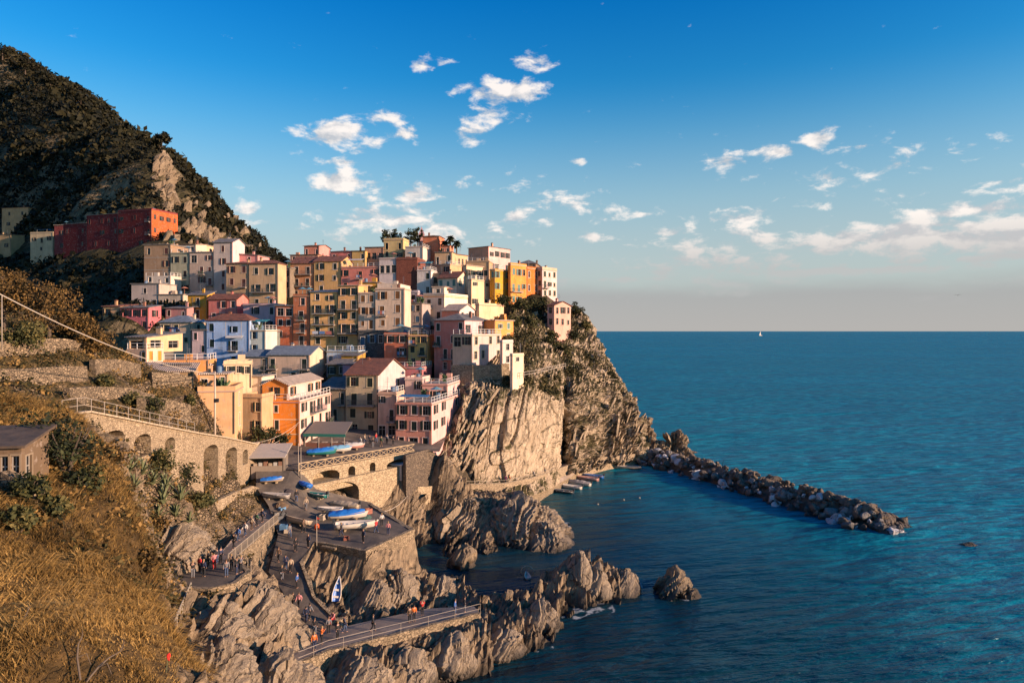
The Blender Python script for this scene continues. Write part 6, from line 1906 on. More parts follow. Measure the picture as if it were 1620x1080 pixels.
def leaf_cloud(C, Rr, k, size, tone=None, flat=0.75, shell=0.55):
    """k small leaf sprays round each centre, spread through its volume; returns vertices, faces, tone per vertex"""
    C = np.asarray(C, float); n = len(C)
    Rr = np.broadcast_to(np.asarray(Rr, float), (n,))
    d = RNG.normal(size=(n, k, 3)); d /= np.linalg.norm(d, axis=2, keepdims=True)
    r = shell + (1 - shell) * RNG.random((n, k, 1)) ** 0.6
    r *= 0.75 + 0.5 * RNG.random((n, k, 1))
    P = C[:, None, :] + d * r * Rr[:, None, None] * np.array([1, 1, flat])
    a = RNG.normal(size=(n, k, 3)); a -= 0.3 * d; a /= np.linalg.norm(a, axis=2, keepdims=True)
    b = np.cross(a, d + 0.6 * RNG.normal(size=(n, k, 3))); b /= np.maximum(1e-6, np.linalg.norm(b, axis=2, keepdims=True))
    s = (np.asarray(size) * np.ones(n))[:, None, None] * (0.6 + 0.8 * RNG.random((n, k, 1)))
    w = s * (0.45 + 0.3 * RNG.random((n, k, 1)))
    q4 = np.stack([P - a * s, P - b * w, P + a * s, P + b * w], 2)     # n,k,4,3
    V = q4.reshape(-1, 3)
    Fc = np.arange(len(V)).reshape(-1, 4)
    if tone is None: tone = RNG.random(n)
    t = np.clip(np.asarray(tone)[:, None] + 0.28 * RNG.normal(size=(n, k)), 0, 1)
    return V, Fc, np.repeat(t.reshape(-1), 4)


def leaf_obj(name, V, Fc, T, mat, parent=None, loc=(0, 0, 0)):
    me = np_mesh(name, V, Fc)
    set_attr(me, 'tone', T)
    return link(name, me, mat, parent, loc)


# woodland and scrub on the mountain (far, one mass)
def mountain_wood():
    n = 42000
    X = RNG.uniform(-520, -40, n); Y = RNG.uniform(165, 660, n)
    Z = mount_h(X, Y)
    px = X / Y * F + CX; py = HY - (Z - CAM_H) / Y * F
    rockspur = np.exp(-(((px - 266) / 12) ** 2 + ((py - 280) / 40) ** 2)) + 0.35 * np.exp(-(((px - 345) / 40) ** 2 + ((py - 388) / 18) ** 2))
    clump = vnoise(X / 22, Y / 22, 4.0)
    shelf = (np.abs(py - 392) < 14) & (px < 290)
    keep = (px > -90) & (px < 520) & (py > 40) & (RNG.random(n) > rockspur * 0.62 - clump * 0.15) & ~shelf & (Z > 15)
    X, Y, Z, clump = X[keep], Y[keep], Z[keep], clump[keep]
    r = RNG.uniform(1.1, 3.0, len(X)) * (1 + 0.35 * clump) * np.clip(Y / 330, 0.6, 1.5)
    C = np.stack([X, Y, Z + r * 0.35], 1)
    tone = np.clip(0.45 + 0.5 * clump + 0.25 * RNG.normal(size=len(X)), 0, 1)
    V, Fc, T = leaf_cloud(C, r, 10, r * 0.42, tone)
    tag(leaf_obj('mountain_woodland', V, Fc, T, M_MOUNT), 'dark scrub and woodland covering the mountain behind the village', 'woodland', kind='stuff')


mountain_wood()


def tree(name, label, p, h, rx, mat, crown=(0.45, 1.0), n=60, k=16, leaf=0.5, lean=0.0, group=None, flat=0.8):
    rnd = random.Random(label)
    root = empty(name, p, 0, label, 'tree', group)
    m = MB()
    m.tube([(0, 0, -0.6), (lean * 0.3, 0, h * 0.3), (lean * 0.7, 0.05, h * 0.6), (lean, 0, h * 0.85)], [h * 0.035, h * 0.028, h * 0.02, h * 0.008], 7)
    for i in range(6):
        a = rnd.uniform(0, 6.28); z = h * rnd.uniform(crown[0] * 0.8, 0.8)
        q1 = Vector((lean * z / h, 0, z)); q2 = q1 + Vector((math.cos(a), math.sin(a), 0.5)) * rx * 0.7
        m.tube([q1, q1.lerp(q2, 0.5) + Vector((0, 0, 0.1)), q2], [h * 0.014, h * 0.01, h * 0.004], 5)
    m.build('trunk', M_BARK, root)
    zc = h * (crown[0] + crown[1]) / 2; rz = h * (crown[1] - crown[0]) / 2
    d = RNG.normal(size=(n, 3)); d /= np.linalg.norm(d, axis=1, keepdims=True)
    rr = RNG.random((n, 1)) ** 0.45
    C = d * rr * np.array([rx, rx, rz]) + np.array([lean, 0, zc])
    V, Fc, T = leaf_cloud(C, rx * 0.30, k, leaf, None, flat)
    leaf_obj('crown', V, Fc, T, mat, root)
    return root


def shrub(name, label, p, rx, rz, mat, n=26, k=18, leaf=0.12, group=None, cat='shrub', twigs=True):
    rnd = random.Random(label + str(p))
    root = empty(name, p, 0, label, cat, group)
    if twigs:
        m = MB()
        for i in range(6):
            a = rnd.uniform(0, 6.28); r = rx * rnd.uniform(.3, .8)
            m.tube([(0, 0, -0.25), (math.cos(a) * r * .5, math.sin(a) * r * .5, rz * .7), (math.cos(a) * r, math.sin(a) * r, rz * 1.3)], [rx * .05, rx * .03, rx * .012], 5)
        m.build('stem', M_BARK, root)
    d = RNG.normal(size=(n, 3)); d /= np.linalg.norm(d, axis=1, keepdims=True)
    C = d * (RNG.random((n, 1)) ** 0.5) * np.array([rx, rx, rz]) * 0.85 + np.array([0, 0, rz * 0.85])
    V, Fc, T = leaf_cloud(C, rx * 0.36, k, leaf)
    leaf_obj('foliage', V, Fc, T, mat, root)
    return root


# single trees that stand out on the mountain's skyline
for px, py, h, rx, what in [(40, 116, 15, 5, 'round dark tree below the mountain top at the left edge'), (4, 98, 18, 7, 'big tree on the mountain top cut by the left edge'), (113, 160, 13, 3.6, 'slim pine, left of two, on the upper skyline of the mountain'), (128, 168, 11, 4.5, 'spreading pine, right of two, on the upper skyline of the mountain'),
                            (200, 196, 9, 4, 'low bushy tree halfway down the mountain skyline'), (256, 238, 11, 4.2, 'tree crowning the pale rock face of the mountain'), (316, 310, 7, 3.2, 'small tree on the steep lower skyline of the mountain'), (80, 135, 9, 4, 'squat tree between the two pines and the mountain top')]:
    p = hit(px, py + 4, MOUNT_OB)
    if p is not None:
        tree('pine_tree', what, p, h, rx, M_MOUNT, (0.35, 1.0), 34, 14, 0.9, group='trees on the mountain skyline')

# scrub on the cliff top and ledges, clinging plants (uncountable)
def cliff_scrub():
    nu, nv = CLIFF_P.shape[:2]
    i = RNG.integers(0, nu, 24000); j = RNG.integers(int(nv * 0.60), nv, 24000)
    P = CLIFF_P[i, j]
    px = P[:, 0] / P[:, 1] * F + CX; py = HY - (P[:, 2] - CAM_H) / P[:, 1] * F
    m = vnoise(P[:, 0] / 5, P[:, 2] / 4, P[:, 1] / 9)
    keep = (m + 0.35 * RNG.normal(size=len(P)) > 0.05) & (px > 800) & ((j > nv * 0.72) | (RNG.random(len(P)) < 0.12)) & (py > 470)
    P = P[keep]; m = m[keep]
    r = RNG.uniform(0.35, 1.0, len(P))
    V, Fc, T = leaf_cloud(P + np.array([0, 0, 0.3]), r, 12, r * 0.30, np.clip(0.5 + 0.5 * RNG.normal(size=len(P)) * 0.6, 0, 1))
    tag(leaf_obj('cliff_scrub', V, Fc, T, leaf_mat('cliff_leaf', (0.010, 0.013, 0.005), (0.036, 0.036, 0.013), (0.13, 0.10, 0.038))), 'dry scrub clinging to the upper cliff', 'scrub', kind='stuff')


cliff_scrub()
for px, py, Yd, rx, rz, what in [(795, 482, 180, 3.0, 1.6, 'dark round bush below the ochre house'), (822, 486, 184, 3.2, 2.2, 'largest dark bush below the orange cliff-top house'), (842, 494, 188, 2.8, 2.4, 'dark bush left of the pale pink house'), (858, 500, 192, 2.4, 2.2, 'dark bush touching the pale pink house'),
                                (812, 512, 172, 2.2, 1.5, 'low bush beside the small orange house'), (838, 520, 178, 2.2, 2.2, 'bush in the middle of the seaward scrub slope'), (905, 545, 190, 2.6, 1.4, 'dark bush on the white-fenced seaward path'), (912, 498, 207, 2.4, 2.6, 'bush growing behind the pale pink house toward the sea'), (927, 530, 203, 1.8, 1.6, 'outermost bush on the cliff edge skyline'), (870, 560, 176, 2.4, 1.5, 'bush hanging above the cleft of the cliff'), (873, 531, 182, 2.0, 1.4, 'low bush at the left foot of the pale pink house'), (893, 530, 181, 2.2, 1.3, 'low bush at the right foot of the pale pink house')]:
    p = at(px, py, Yd)
    q_ = drop(p[0], p[1], CLIFF_OB)
    shrub('cliff_bush', what, (p[0], p[1], (q_.z if q_ and abs(q_.z - p[2]) < 9 else p[2]) - 0.2), rx, rz, M_OLIVE if rx < 2.3 else M_SCRUB, 30, 22, 0.26, 'bushes on the cliff top')

# skyline garden of the village
for px, py, Yd, h, rx, what in [(612, 381, 243, 4.5, 2.2, 'garden tree left of the pale yellow top house'), (626, 379, 246, 4.0, 2.0, 'garden tree behind the pale yellow top house'), (650, 386, 244, 6.0, 2.8, 'dense garden tree right of the pale yellow top house'), (661, 384, 246, 6.5, 1.6, 'dark cypress beside the spire')]:
    tree('garden_tree', what, at(px, py + 12, Yd), h + 2.2, rx, M_DARKLEAF, (0.3, 1.0), 34, 16, 0.32)
for (px, py, Yd, h, what) in [(712, 392, 238, 5.2, 'tall palm on the skyline right of the topmost salmon house'), (722, 394, 236, 3.6, 'short palm right of the tall skyline palm'), (703, 393, 239, 3.4, 'small palm half hidden behind the topmost salmon house')]:
    p = at(px, py + 6, Yd)
    root = empty('palm_tree', p, 0, what, 'tree', 'palms on the skyline')
    m = MB(); m.tube([(0, 0, -3), (0.1, 0, h * .5), (0.15, 0.1, h * .8)], [.3, .24, .2], 8); m.build('trunk', M_BARK, root)
    def frond():
        V, Fq = [], []
        n = 9
        for i in range(n + 1):
            t = i / n
            x = 2.0 * t; z = 0.9 * math.sin(t * 2.2) - 0.9 * t * t; w = 0.55 * math.sin(math.pi * min(1, t * .9 + .1)) + 0.05
            V += [(x, -w, z - w * .6), (x, 0, z), (x, w, z - w * .6)]
            if i: b = 3 * i; Fq += [(b - 3, b - 2, b + 1, b), (b - 2, b - 1, b + 2, b + 1)]
        me = np_mesh('frond', V, Fq); set_attr(me, 'tone', RNG.random(len(V))); return me
    fm = unit('frond', frond)
    for i in range(16):
        o = link('frond', fm, M_DARKLEAF, root, (0.15, 0.1, h * .8), i * 2.4)
        o.rotation_euler = (0, R(-55 + 7 * i), i * 2.399)

# bushes and vines by the orange house
for px, py, Yd, rx, rz, what in [(408, 698, 104, 1.8, 1.6, 'flowering bush left of the orange house'), (428, 700, 106, 2.0, 1.5, 'leafy hedge at the foot of the orange house'), (446, 704, 107, 1.5, 1.2, 'low bush in front of the orange house')]:
    shrub('garden_bush', what, at(px, py, Yd), rx, rz, M_SCRUB, 26, 22, 0.17)


def grid_z(x, y):
    xs, ys, Z = HGRID['xs'], HGRID['ys'], HGRID['Z']
    i = np.clip(np.searchsorted(xs, x) - 1, 0, len(xs) - 2); j = np.clip(np.searchsorted(ys, y) - 1, 0, len(ys) - 2)
    fx = (x - xs[i]) / (xs[i + 1] - xs[i]); fy = (y - ys[j]) / (ys[j + 1] - ys[j])
    return (Z[j, i] * (1 - fx) + Z[j, i + 1] * fx) * (1 - fy) + (Z[j + 1, i] * (1 - fx) + Z[j + 1, i + 1] * fx) * fy


def grid_pick(key, x, y):
    xs, ys = HGRID['xs'], HGRID['ys']
    i = np.clip(np.searchsorted(xs, x) - 1, 0, len(xs) - 1); j = np.clip(np.searchsorted(ys, y) - 1, 0, len(ys) - 1)
    return HGRID[key][j, i]


# dry grass on the near slope
def dry_grass():
    n = 400000
    Y = 20 + 42 * RNG.random(n) ** 1.15
    X = RNG.uniform(-66, -13, n)
    px = X / Y * F + CX
    g = grid_pick('grass', X, Y)
    tuft = vnoise(X / 0.9, Y / 0.9, 1.0) + 0.6 * vnoise(X / 3.2, Y / 3.2, 2.0)
    keep = (px > -420) & (g > 0.45) & (tuft + 0.5 * RNG.normal(size=n) > -0.95)
    X, Y, tuft = X[keep], Y[keep], tuft[keep]
    n = len(X)
    Z = grid_z(X, Y) - 0.03
    L = (0.22 + 0.34 * RNG.random(n)) * (1 + 0.75 * np.clip(tuft, -0.75, 1.3))
    flow = 1.4 * fbm(X / 5, Y / 5, 3.0, 2) - 0.5
    a = flow + 0.9 * RNG.normal(size=n)
    lean = 0.35 + 0.55 * RNG.random(n)
    lie = RNG.random(n) < 0.45
    a = np.where(lie, 0.35 + 0.5 * flow + 0.35 * RNG.normal(size=n) + np.pi * (RNG.random(n) < 0.5), a)
    L = np.where(lie, L * 1.5, L); lean = np.where(lie, 1.25 + 0.3 * RNG.random(n), lean)
    dx, dy = np.cos(a), np.sin(a)
    sx, sy = -dy, dx
    face = RNG.uniform(0, np.pi, n)
    wx, wy = np.cos(face), np.sin(face)
    w = 0.011 + 0.015 * RNG.random(n)
    B = np.stack([X, Y, Z], 1)
    W = np.stack([wx * w, wy * w, 0 * w], 1)
    M = B + np.stack([dx * L * lean * 0.35, dy * L * lean * 0.35, L * 0.55], 1)
    T = B + np.stack([dx * L * lean, dy * L * lean, L * (1.0 - 0.45 * lean)], 1)
    V = np.stack([B - W, B + W, M + W * .8, M - W * .8, T], 1)      # n,5,3
    idx = np.arange(n)[:, None] * 5
    q4 = np.concatenate([idx + np.array([[0, 1, 2, 3]]), idx + np.array([[3, 2, 4, 4]])], 0)
    tri = np.concatenate([idx + np.array([[0, 1, 2]]), idx + np.array([[0, 2, 3]]), idx + np.array([[3, 2, 4]])], 0)
    patch = fbm(X / 6, Y / 6, 8.0, 3) + 0.35 * fbm(X / 1.5, Y / 1.5, 11.0, 2)
    tone = np.clip(0.54 + 0.42 * patch + 0.22 * RNG.normal(size=n), 0, 1)
    o = leaf_obj('dry_grass', V.reshape(-1, 3), tri, np.repeat(tone, 5), M_GRASS)
    tag(o, 'long golden dry grass covering the near slope', 'grass', kind='stuff')


dry_grass()


def dry_stems():
    n = 9000
    Y = 22 + 36 * RNG.random(n); X = RNG.uniform(-48, -14, n)
    m = vnoise(X / 2.2, Y / 2.2, 5.0)
    keep = (grid_pick('grass', X, Y) > 0.5) & (m > 0.0) & (X / Y * F + CX > -40)
    X, Y = X[keep], Y[keep]; n = len(X)
    Z = grid_z(X, Y)
    a = RNG.uniform(0, 6.28, n); L = RNG.uniform(0.6, 1.5, n); b = RNG.uniform(0.2, 1.0, n)
    pts = []
    for t in (0.0, 0.35, 0.7, 1.0):
        pts.append(np.stack([X + np.cos(a) * L * b * t ** 1.6, Y + np.sin(a) * L * b * t ** 1.6, Z + L * (t - 0.45 * b * t * t)], 1))
    V = []
    for k, p in enumerate(pts):
        w = 0.014 * (1 - 0.28 * k)
        V += [p + np.array([w, 0, 0]), p - np.array([w * .5, w * .8, 0]), p - np.array([w * .5, -w * .8, 0])]
    V = np.stack(V, 1)
    idx = (np.arange(n) * 12)[:, None]
    q4 = np.concatenate([idx + np.array([[3 * k + i, 3 * k + (i + 1) % 3, 3 * k + 3 + (i + 1) % 3, 3 * k + 3 + i]]) for k in range(3) for i in range(3)], 0)
    o = leaf_obj('dry_stems', V.reshape(-1, 3), q4, np.repeat(np.clip(RNG.normal(0.3, 0.3, n), 0, 1), 12), leaf_mat('dry_stem', (0.035, 0.024, 0.014), (0.11, 0.075, 0.04), (0.30, 0.22, 0.12)))
    tag(o, 'tangled dead stems in the dry grass', 'grass', kind='stuff')


dry_stems()


# weeds, brambles and scrub over the terraces and between the rocks
def terrace_scrub():
    n = 26000
    X = RNG.uniform(-112, -22, n); Y = RNG.uniform(40, 118, n)
    t = grid_pick('terr', X, Y); g = grid_pick('grass', X, Y)
    px = X / Y * F + CX
    m = fbm(X / 6, Y / 6, 6.0, 3)
    slope = ((X > -36.5) & (X < -27) & (Y < 80) & (Y > 50) & (t < 0.5))
    made = np.zeros(n, bool)
    for poly in (YARD, TERRACE, STAIRWAY, SQUARE): made |= in_poly(X, Y, poly)
    keep = (px > -60) & ~made & (((t > 0.6) & (m + 0.4 * RNG.normal(size=n) > -0.15)) | ((g > 0.4) & (m > 0.0) & (RNG.random(n) < 0.8)) | (slope & (m + 0.3 * RNG.normal(size=n) > 0.1)))
    X, Y, m = X[keep], Y[keep], m[keep]
    Z = grid_z(X, Y)
    r = RNG.uniform(0.25, 0.85, len(X))
    V, Fc, T = leaf_cloud(np.stack([X, Y, Z + r * 0.3], 1), r, 15, r * 0.22, np.clip(0.45 + 0.4 * vnoise(X / 4, Y / 4, 9.0) + 0.3 * RNG.normal(size=len(X)), 0, 1))
    tag(leaf_obj('terrace_scrub', V, Fc, T, leaf_mat('terrace_leaf', (0.018, 0.020, 0.007), (0.085, 0.062, 0.018), (0.26, 0.15, 0.045))), 'brambles and dry weeds over the terraces', 'scrub', kind='stuff')


terrace_scrub()

# dry-stone walls stepping up the terraces
M_DRY = masonry('dry_stone', (0.36, 0.265, 0.16), (0.11, 0.08, 0.05), 2.9, 0.9)
for pts, hgt, what in [([(-20, 566), (40, 560), (95, 556), (150, 562)], 2.2, 'longest dry-stone terrace wall below the autumn trees'), ([(-20, 606), (40, 604), (90, 600), (135, 598)], 1.9, 'dry-stone terrace wall second from the top at the left edge'), ([(150, 590), (185, 588), (222, 594)], 2.2, 'sunlit dry-stone wall below the low cream house'), ([(110, 632), (160, 628), (210, 630), (245, 640)], 1.7, 'dry-stone wall just above the white pipe railing'), ([(225, 655), (260, 652), (300, 662)], 2.6, 'crumbling dry-stone wall left of the tan flat-roofed house'), ([(240, 605), (270, 606), (305, 612)], 2.0, 'dry-stone garden wall under the flat terracotta house'), ([(0, 775), (30, 790), (52, 802)], 1.6, 'low dry-stone wall under the glazed shed')]:
    P = [hit(x, y, HILL_OB) for x, y in pts]
    P = [p for p in P if p is not None]
    if len(P) > 1:
        P = [p + Vector((0.25, -0.25, hgt * 0.72)) for p in P]
        wall_line('dry_stone_wall', what, P, [p.z - hgt - 0.6 for p in P], M_DRY, 0.7)

# shrubs and trees of the left slope that stand out
for px, py, rx, rz, mat, what in [(105, 745, 2.4, 2.3, M_DARKLEAF, 'largest dark evergreen bush in front of the arched wall'), (72, 735, 1.8, 2.2, M_DARKLEAF, 'dark evergreen bush between the shed and the largest evergreen bush'), (130, 775, 1.5, 1.0, M_SCRUB, 'low dark bush at the foot of the largest evergreen bush'),
                                  (45, 800, 1.3, 1.3, M_SCRUB, 'dark thicket beside the glazed shed'), (30, 840, 1.0, 0.9, M_OLIVE, 'olive weeds below the dark thicket'), (90, 815, 0.9, 0.7, M_OLIVE, 'small olive shrub on the grass below the evergreens'), (290, 765, 2.2, 1.7, M_SCRUB, 'dark shrub under the third niche of the arched wall'), (255, 745, 1.8, 1.5, M_OLIVE, 'olive shrub under the second niche of the arched wall'),
                                  (180, 735, 1.6, 1.2, M_RUST, 'rusty bush in the first niche of the arched wall'), (315, 800, 1.4, 1.0, M_OLIVE, 'olive shrub beside the tall niche'), (245, 840, 1.4, 1.0, M_RUST, 'rust-brown shrub above the pale rock'), (240, 655, 1.9, 1.5, M_SCRUB, 'dark shrub on the terrace above the white railing'), (210, 640, 1.2, 0.9, M_OLIVE, 'olive shrub above the white railing'),
                                  (165, 610, 1.1, 0.8, M_OLIVE, 'small shrub in the middle of the stone terraces'), (300, 640, 1.0, 0.8, M_OLIVE, 'small shrub left of the tan house'), (230, 900, 1.0, 0.8, M_RUST, 'dry bush at the edge of the viewing terrace')]:
    p = hit(px, py, HILL_OB)
    if p is not None: shrub('slope_shrub', what, p - Vector((0, 0, 0.15)), rx, rz, mat, 34, 26, 0.15, 'shrubs on the near slope')
for px, py, h, rx, mat, what in [(78, 540, 7.5, 3.4, M_RUST, 'tall brown-green tree on the skyline of the left slope'), (118, 545, 4.0, 2.2, M_RUST, 'rust tree right of the tall brown-green tree'), (150, 565, 3.6, 2.0, M_RUST, 'golden tree at the right end of the left slope skyline'), (6, 520, 7.5, 2.6, M_RUST, 'autumn tree cut by the left edge above the stone terraces'), (40, 560, 3.5, 2.2, M_OLIVE, 'olive tree below the tall brown-green tree')]:
    p = hit(px, py, HILL_OB)
    if p is not None: tree('slope_tree', what, p, h, rx, mat, (0.2, 1.0), 110, 30, 0.15)


# agaves: every leaf is a part
def agave_leaf():
    V, Fq = [], []
    n = 6
    for i in range(n + 1):
        t = i / n
        w = 0.13 * (1 - t) ** 0.6 * (0.75 + 0.6 * t) + 0.004
        x = 1.3 * t * (1 - 0.1 * t); z = 0.95 * t - 0.42 * t * t
        V += [(x, -w, z + w * .45), (x, 0, z), (x, w, z + w * .45), (x, 0, z - 0.05 * (1 - t))]
        if i:
            b = 4 * i
            for k in range(4): Fq.append((b - 4 + k, b - 4 + (k + 1) % 4, b + (k + 1) % 4, b + k))
    Fq.append((0, 3, 2, 1))
    return np_mesh('leaf', V, Fq)


AG = agave_leaf()
M_AGAVE = simple('agave_green', (0.16, 0.18, 0.085), 0.55, 0, 0.25)
ag_lab = ['below the second niche', 'lower left of the second niche', 'under the olive shrub', 'at the top of the agave slope', 'in the middle of the agave slope', 'right of the middle of the agave slope', 'low on the agave slope', 'lowest on the agave slope', 'beside the tall niche', 'at the right end of the agave slope', 'above the pale rock', 'at the upper left of the agave slope']
for (px, py, s), lb in zip([(225, 752, 1.1), (212, 775, 0.9), (242, 768, 1.0), (262, 772, 1.0), (258, 798, 1.35), (285, 792, 1.2), (278, 818, 1.0), (300, 828, 0.9), (318, 805, 0.95), (335, 800, 0.8), (250, 822, 1.0), (205, 748, 1.0)], ag_lab):
    p = hit(px, py, HILL_OB)
    if p is None: continue
    root = empty('agave', p + Vector((0, 0, 0.1)), random.uniform(0, 6), 'spiky pale green agave ' + lb, 'plant', 'agaves below the arched wall')
    root.scale = (s * 1.25,) * 3
    for i in range(16):
        o = link('leaf', AG, M_AGAVE, root)
        o.rotation_euler = (0, R(-62 + 4.6 * i), i * 2.399)
        k = 0.8 + 0.3 * random.random(); o.scale = (k, k, k)

# bare branches sticking out of the grass in front
for pts, what in [([(10, 1030, 30), (18, 1000, 30.5), (38, 978, 31), (48, 958, 31.2)], 'bare forked branch in the grass at the lower left edge'), ([(127, 1075, 29.5), (122, 1040, 30), (124, 1018, 30.2), (130, 1008, 30.4)], 'short bare twig in the grass left of the long dead branch'), ([(136, 1078, 30), (155, 1055, 30.5), (172, 1040, 31), (190, 1030, 31.5), (197, 1022, 31.7)], 'long dead branch in the grass at the bottom')]:
    P = [at(*p) for p in pts]
    m = MB(); m.tube(P, [0.05, 0.045, 0.035, 0.02, 0.012][:len(P)] if len(P) > 4 else [0.05, 0.04, 0.03, 0.015], 6)
    k = Vector(P[-2])
    m.tube([k, k + Vector((0.12, 0.1, 0.35)), k + Vector((0.1, 0.1, 0.75))], [0.025, 0.02, 0.01], 5)
    k = Vector(P[1]); m.tube([k, k + Vector((0.35, 0.1, 0.15)), k + Vector((0.55, 0.1, -0.35))], [0.03, 0.02, 0.01], 5)
    tag(m.build('dead_branch', simple('dead_wood', (0.13, 0.095, 0.065), 0.9)), what, 'branch')
# ------------------------------------------------------------------ boats
def hull_me(L, B, D):
    """open boat hull, bow at +x, keel at z = 0, with real thickness"""
    def f():
        ns, nr = 13, 9
        def ring(t, inset, lift):
            wid = B / 2 * (math.sin(math.pi * min(1, 0.30 + 0.70 * (1 - t) ** 0.85) / 1.0 * 0.5) ** 1.2) * (1 - t ** 5) if t > 0.35 else B / 2 * (0.80 + 0.20 * math.sin(t / 0.35 * math.pi / 2))
            wid = max(0.02, wid - inset)
            sheer = D * (0.82 + 0.30 * t * t + 0.06 * (1 - t))
            keel = lift + D * 0.55 * max(0, t - 0.72) ** 1.5 * 3
            pts = []
            for j in range(nr):
                a = math.pi * j / (nr - 1)
                y = math.cos(a) * wid
                s = math.sin(a) ** 0.75
                z = sheer - (sheer - keel) * s
                y *= 1 - 0.28 * s * s
                pts.append((y, z))
            return pts
        V, Fq = [], []
        for layer, (ins, lift) in enumerate(((0, 0), (0.06, 0.10))):
            for i in range(ns):
                t = i / (ns - 1)
                for y, z in ring(t, ins, lift):
                    x = -L / 2 + L * t + (0.12 * L * (t ** 3) * (z / D - 0.5) * 0.6)
                    if layer: x = x * 0.975
                    V.append((x, y, z))
        o = ns * nr
        for i in range(ns - 1):
            for j in range(nr - 1):
                a = i * nr + j
                Fq.append((a, a + 1, a + 1 + nr, a + nr)); Fq.append((o + a, o + a + nr, o + a + 1 + nr, o + a + 1))
            for j in (0, nr - 1):
                a = i * nr + j
                Fq.append((a, a + nr, o + a + nr, o + a) if j == 0 else (a, o + a, o + a + nr, a + nr))
        Fq.append(tuple(range(nr))); Fq.append(tuple(o + j for j in range(nr - 1, -1, -1)))
        me = np_mesh('hull', V, Fq, True)
        bm = bmesh.new(); bm.from_mesh(me); bmesh.ops.recalc_face_normals(bm, faces=bm.faces); bm.to_mesh(me); bm.free()
        return me
    return unit(('hull', L, B, D), f)


def paint(name, col, rough=0.45):
    return simple('paint_' + name, col, rough, 0, 0.10)


P_WHITE = paint('white', (0.62, 0.56, 0.47)); P_BLUE = paint('blue', (0.02, 0.13, 0.42)); P_BEIGE = paint('beige', (0.45, 0.35, 0.24)); P_GREEN = paint('green', (0.02, 0.17, 0.15)); P_GREY = paint('grey', (0.33, 0.30, 0.27)); P_DARK = paint('dark', (0.04, 0.045, 0.05)); P_PINK = paint('pink', (0.5, 0.25, 0.2)); P_RED = paint('red', (0.45, 0.05, 0.03))
P_TARP = simple('blue_tarpaulin', (0.012, 0.16, 0.55), 0.6, 0, 0.2)


def boat(label, p, L, rz, hull, cover=None, motor=True, inner=P_BEIGE, thwarts=3, tilt=(0, 0), group=None, chock=True, B=None, D=None):
    B = B or round(L * 0.36, 2); D = D or round(L * 0.17, 2)
    root = empty('boat', p, rz, label, 'boat', group)
    root.rotation_euler = (tilt[0], tilt[1], rz)
    zb = 0.18 if chock else 0.0
    link('hull', hull_me(L, B, D), hull, root, (0, 0, zb))
    k = MB()
    for s in (-1, 1):
        pts = []
        for i in range(11):
            t = i / 10
            w = B / 2 * (math.sin(math.pi * min(1, 0.30 + 0.70 * (1 - t) ** 0.85) * 0.5) ** 1.2) * (1 - t ** 5) if t > 0.35 else B / 2 * (0.80 + 0.20 * math.sin(t / 0.35 * math.pi / 2))
            sh = D * (0.82 + 0.30 * t * t + 0.06 * (1 - t))
            pts.append((-L / 2 + L * t + 0.12 * L * t ** 3 * (sh / D - .5) * .6, s * (max(0.02, w) + 0.01), zb + sh))
        k.tube(pts, 0.045, 6)
    k.build('gunwale', inner, root, smooth=True)
    if cover is None:
        for i in range(thwarts):
            x = -L * 0.30 + L * 0.56 * i / max(1, thwarts - 1)
            w = B * (0.40 if x < L * .15 else 0.27)
            k = MB(); k.box(x - 0.11, x + 0.11, -w, w, zb + D * 0.60, zb + D * 0.66); k.build('thwart', inner, root)
        k = MB(); k.box(-L * .38, L * .2, -B * .22, B * .22, zb + D * .17, zb + D * .21); k.build('floorboard', inner, root)
    else:
        V, Fq = [], []
        n = 11
        for i in range(n):
            t = 0.02 + 0.93 * i / (n - 1)
            w = (B / 2 * (math.sin(math.pi * min(1, 0.30 + 0.70 * (1 - t) ** 0.85) * 0.5) ** 1.2) * (1 - t ** 5) if t > 0.35 else B / 2 * (0.80 + 0.20 * math.sin(t / 0.35 * math.pi / 2))) + 0.06
            sh = zb + D * (0.82 + 0.30 * t * t + 0.06 * (1 - t))
            ph = D * (0.50 * math.sin(math.pi * min(1, (1 - t) * 0.8 + 0.12)) + 0.06 * math.sin(i * 2.2))
            x = -L / 2 + L * t
            V += [(x, -w, sh - 0.16), (x, -w, sh + 0.05), (x, -w * .5, sh + 0.05 + ph * .75), (x, 0, sh + 0.05 + ph), (x, w * .5, sh + 0.05 + ph * .75), (x, w, sh + .05), (x, w, sh - 0.16)]
            if i:
                b = 7 * i
                Fq += [(b - 7 + j, b - 6 + j, b + 1 + j, b + j) for j in range(6)]
        Fq += [tuple(range(7))[::-1], tuple(range(7 * (n - 1), 7 * n))]
        link('cover', np_mesh('cover', V, Fq), cover, root)
    if motor:
        k = MB(); x = -L / 2 - 0.12
        k.box(x - .16, x + .14, -.15, .15, zb + D * .95, zb + D * .95 + .42); k.build('motor', P_DARK, root)
        k = MB(); k.box(x - .05, x + .05, -.04, .04, zb + D * .1, zb + D * .95); k.build('motor_leg', P_GREY, root)
    if chock:
        for x in (-L * .25, L * .22):
            k = MB(); k.box(x - .12, x + .12, -B * .3, B * .3, 0, zb + 0.03); k.build('chock', M_WOOD, root)
    return root


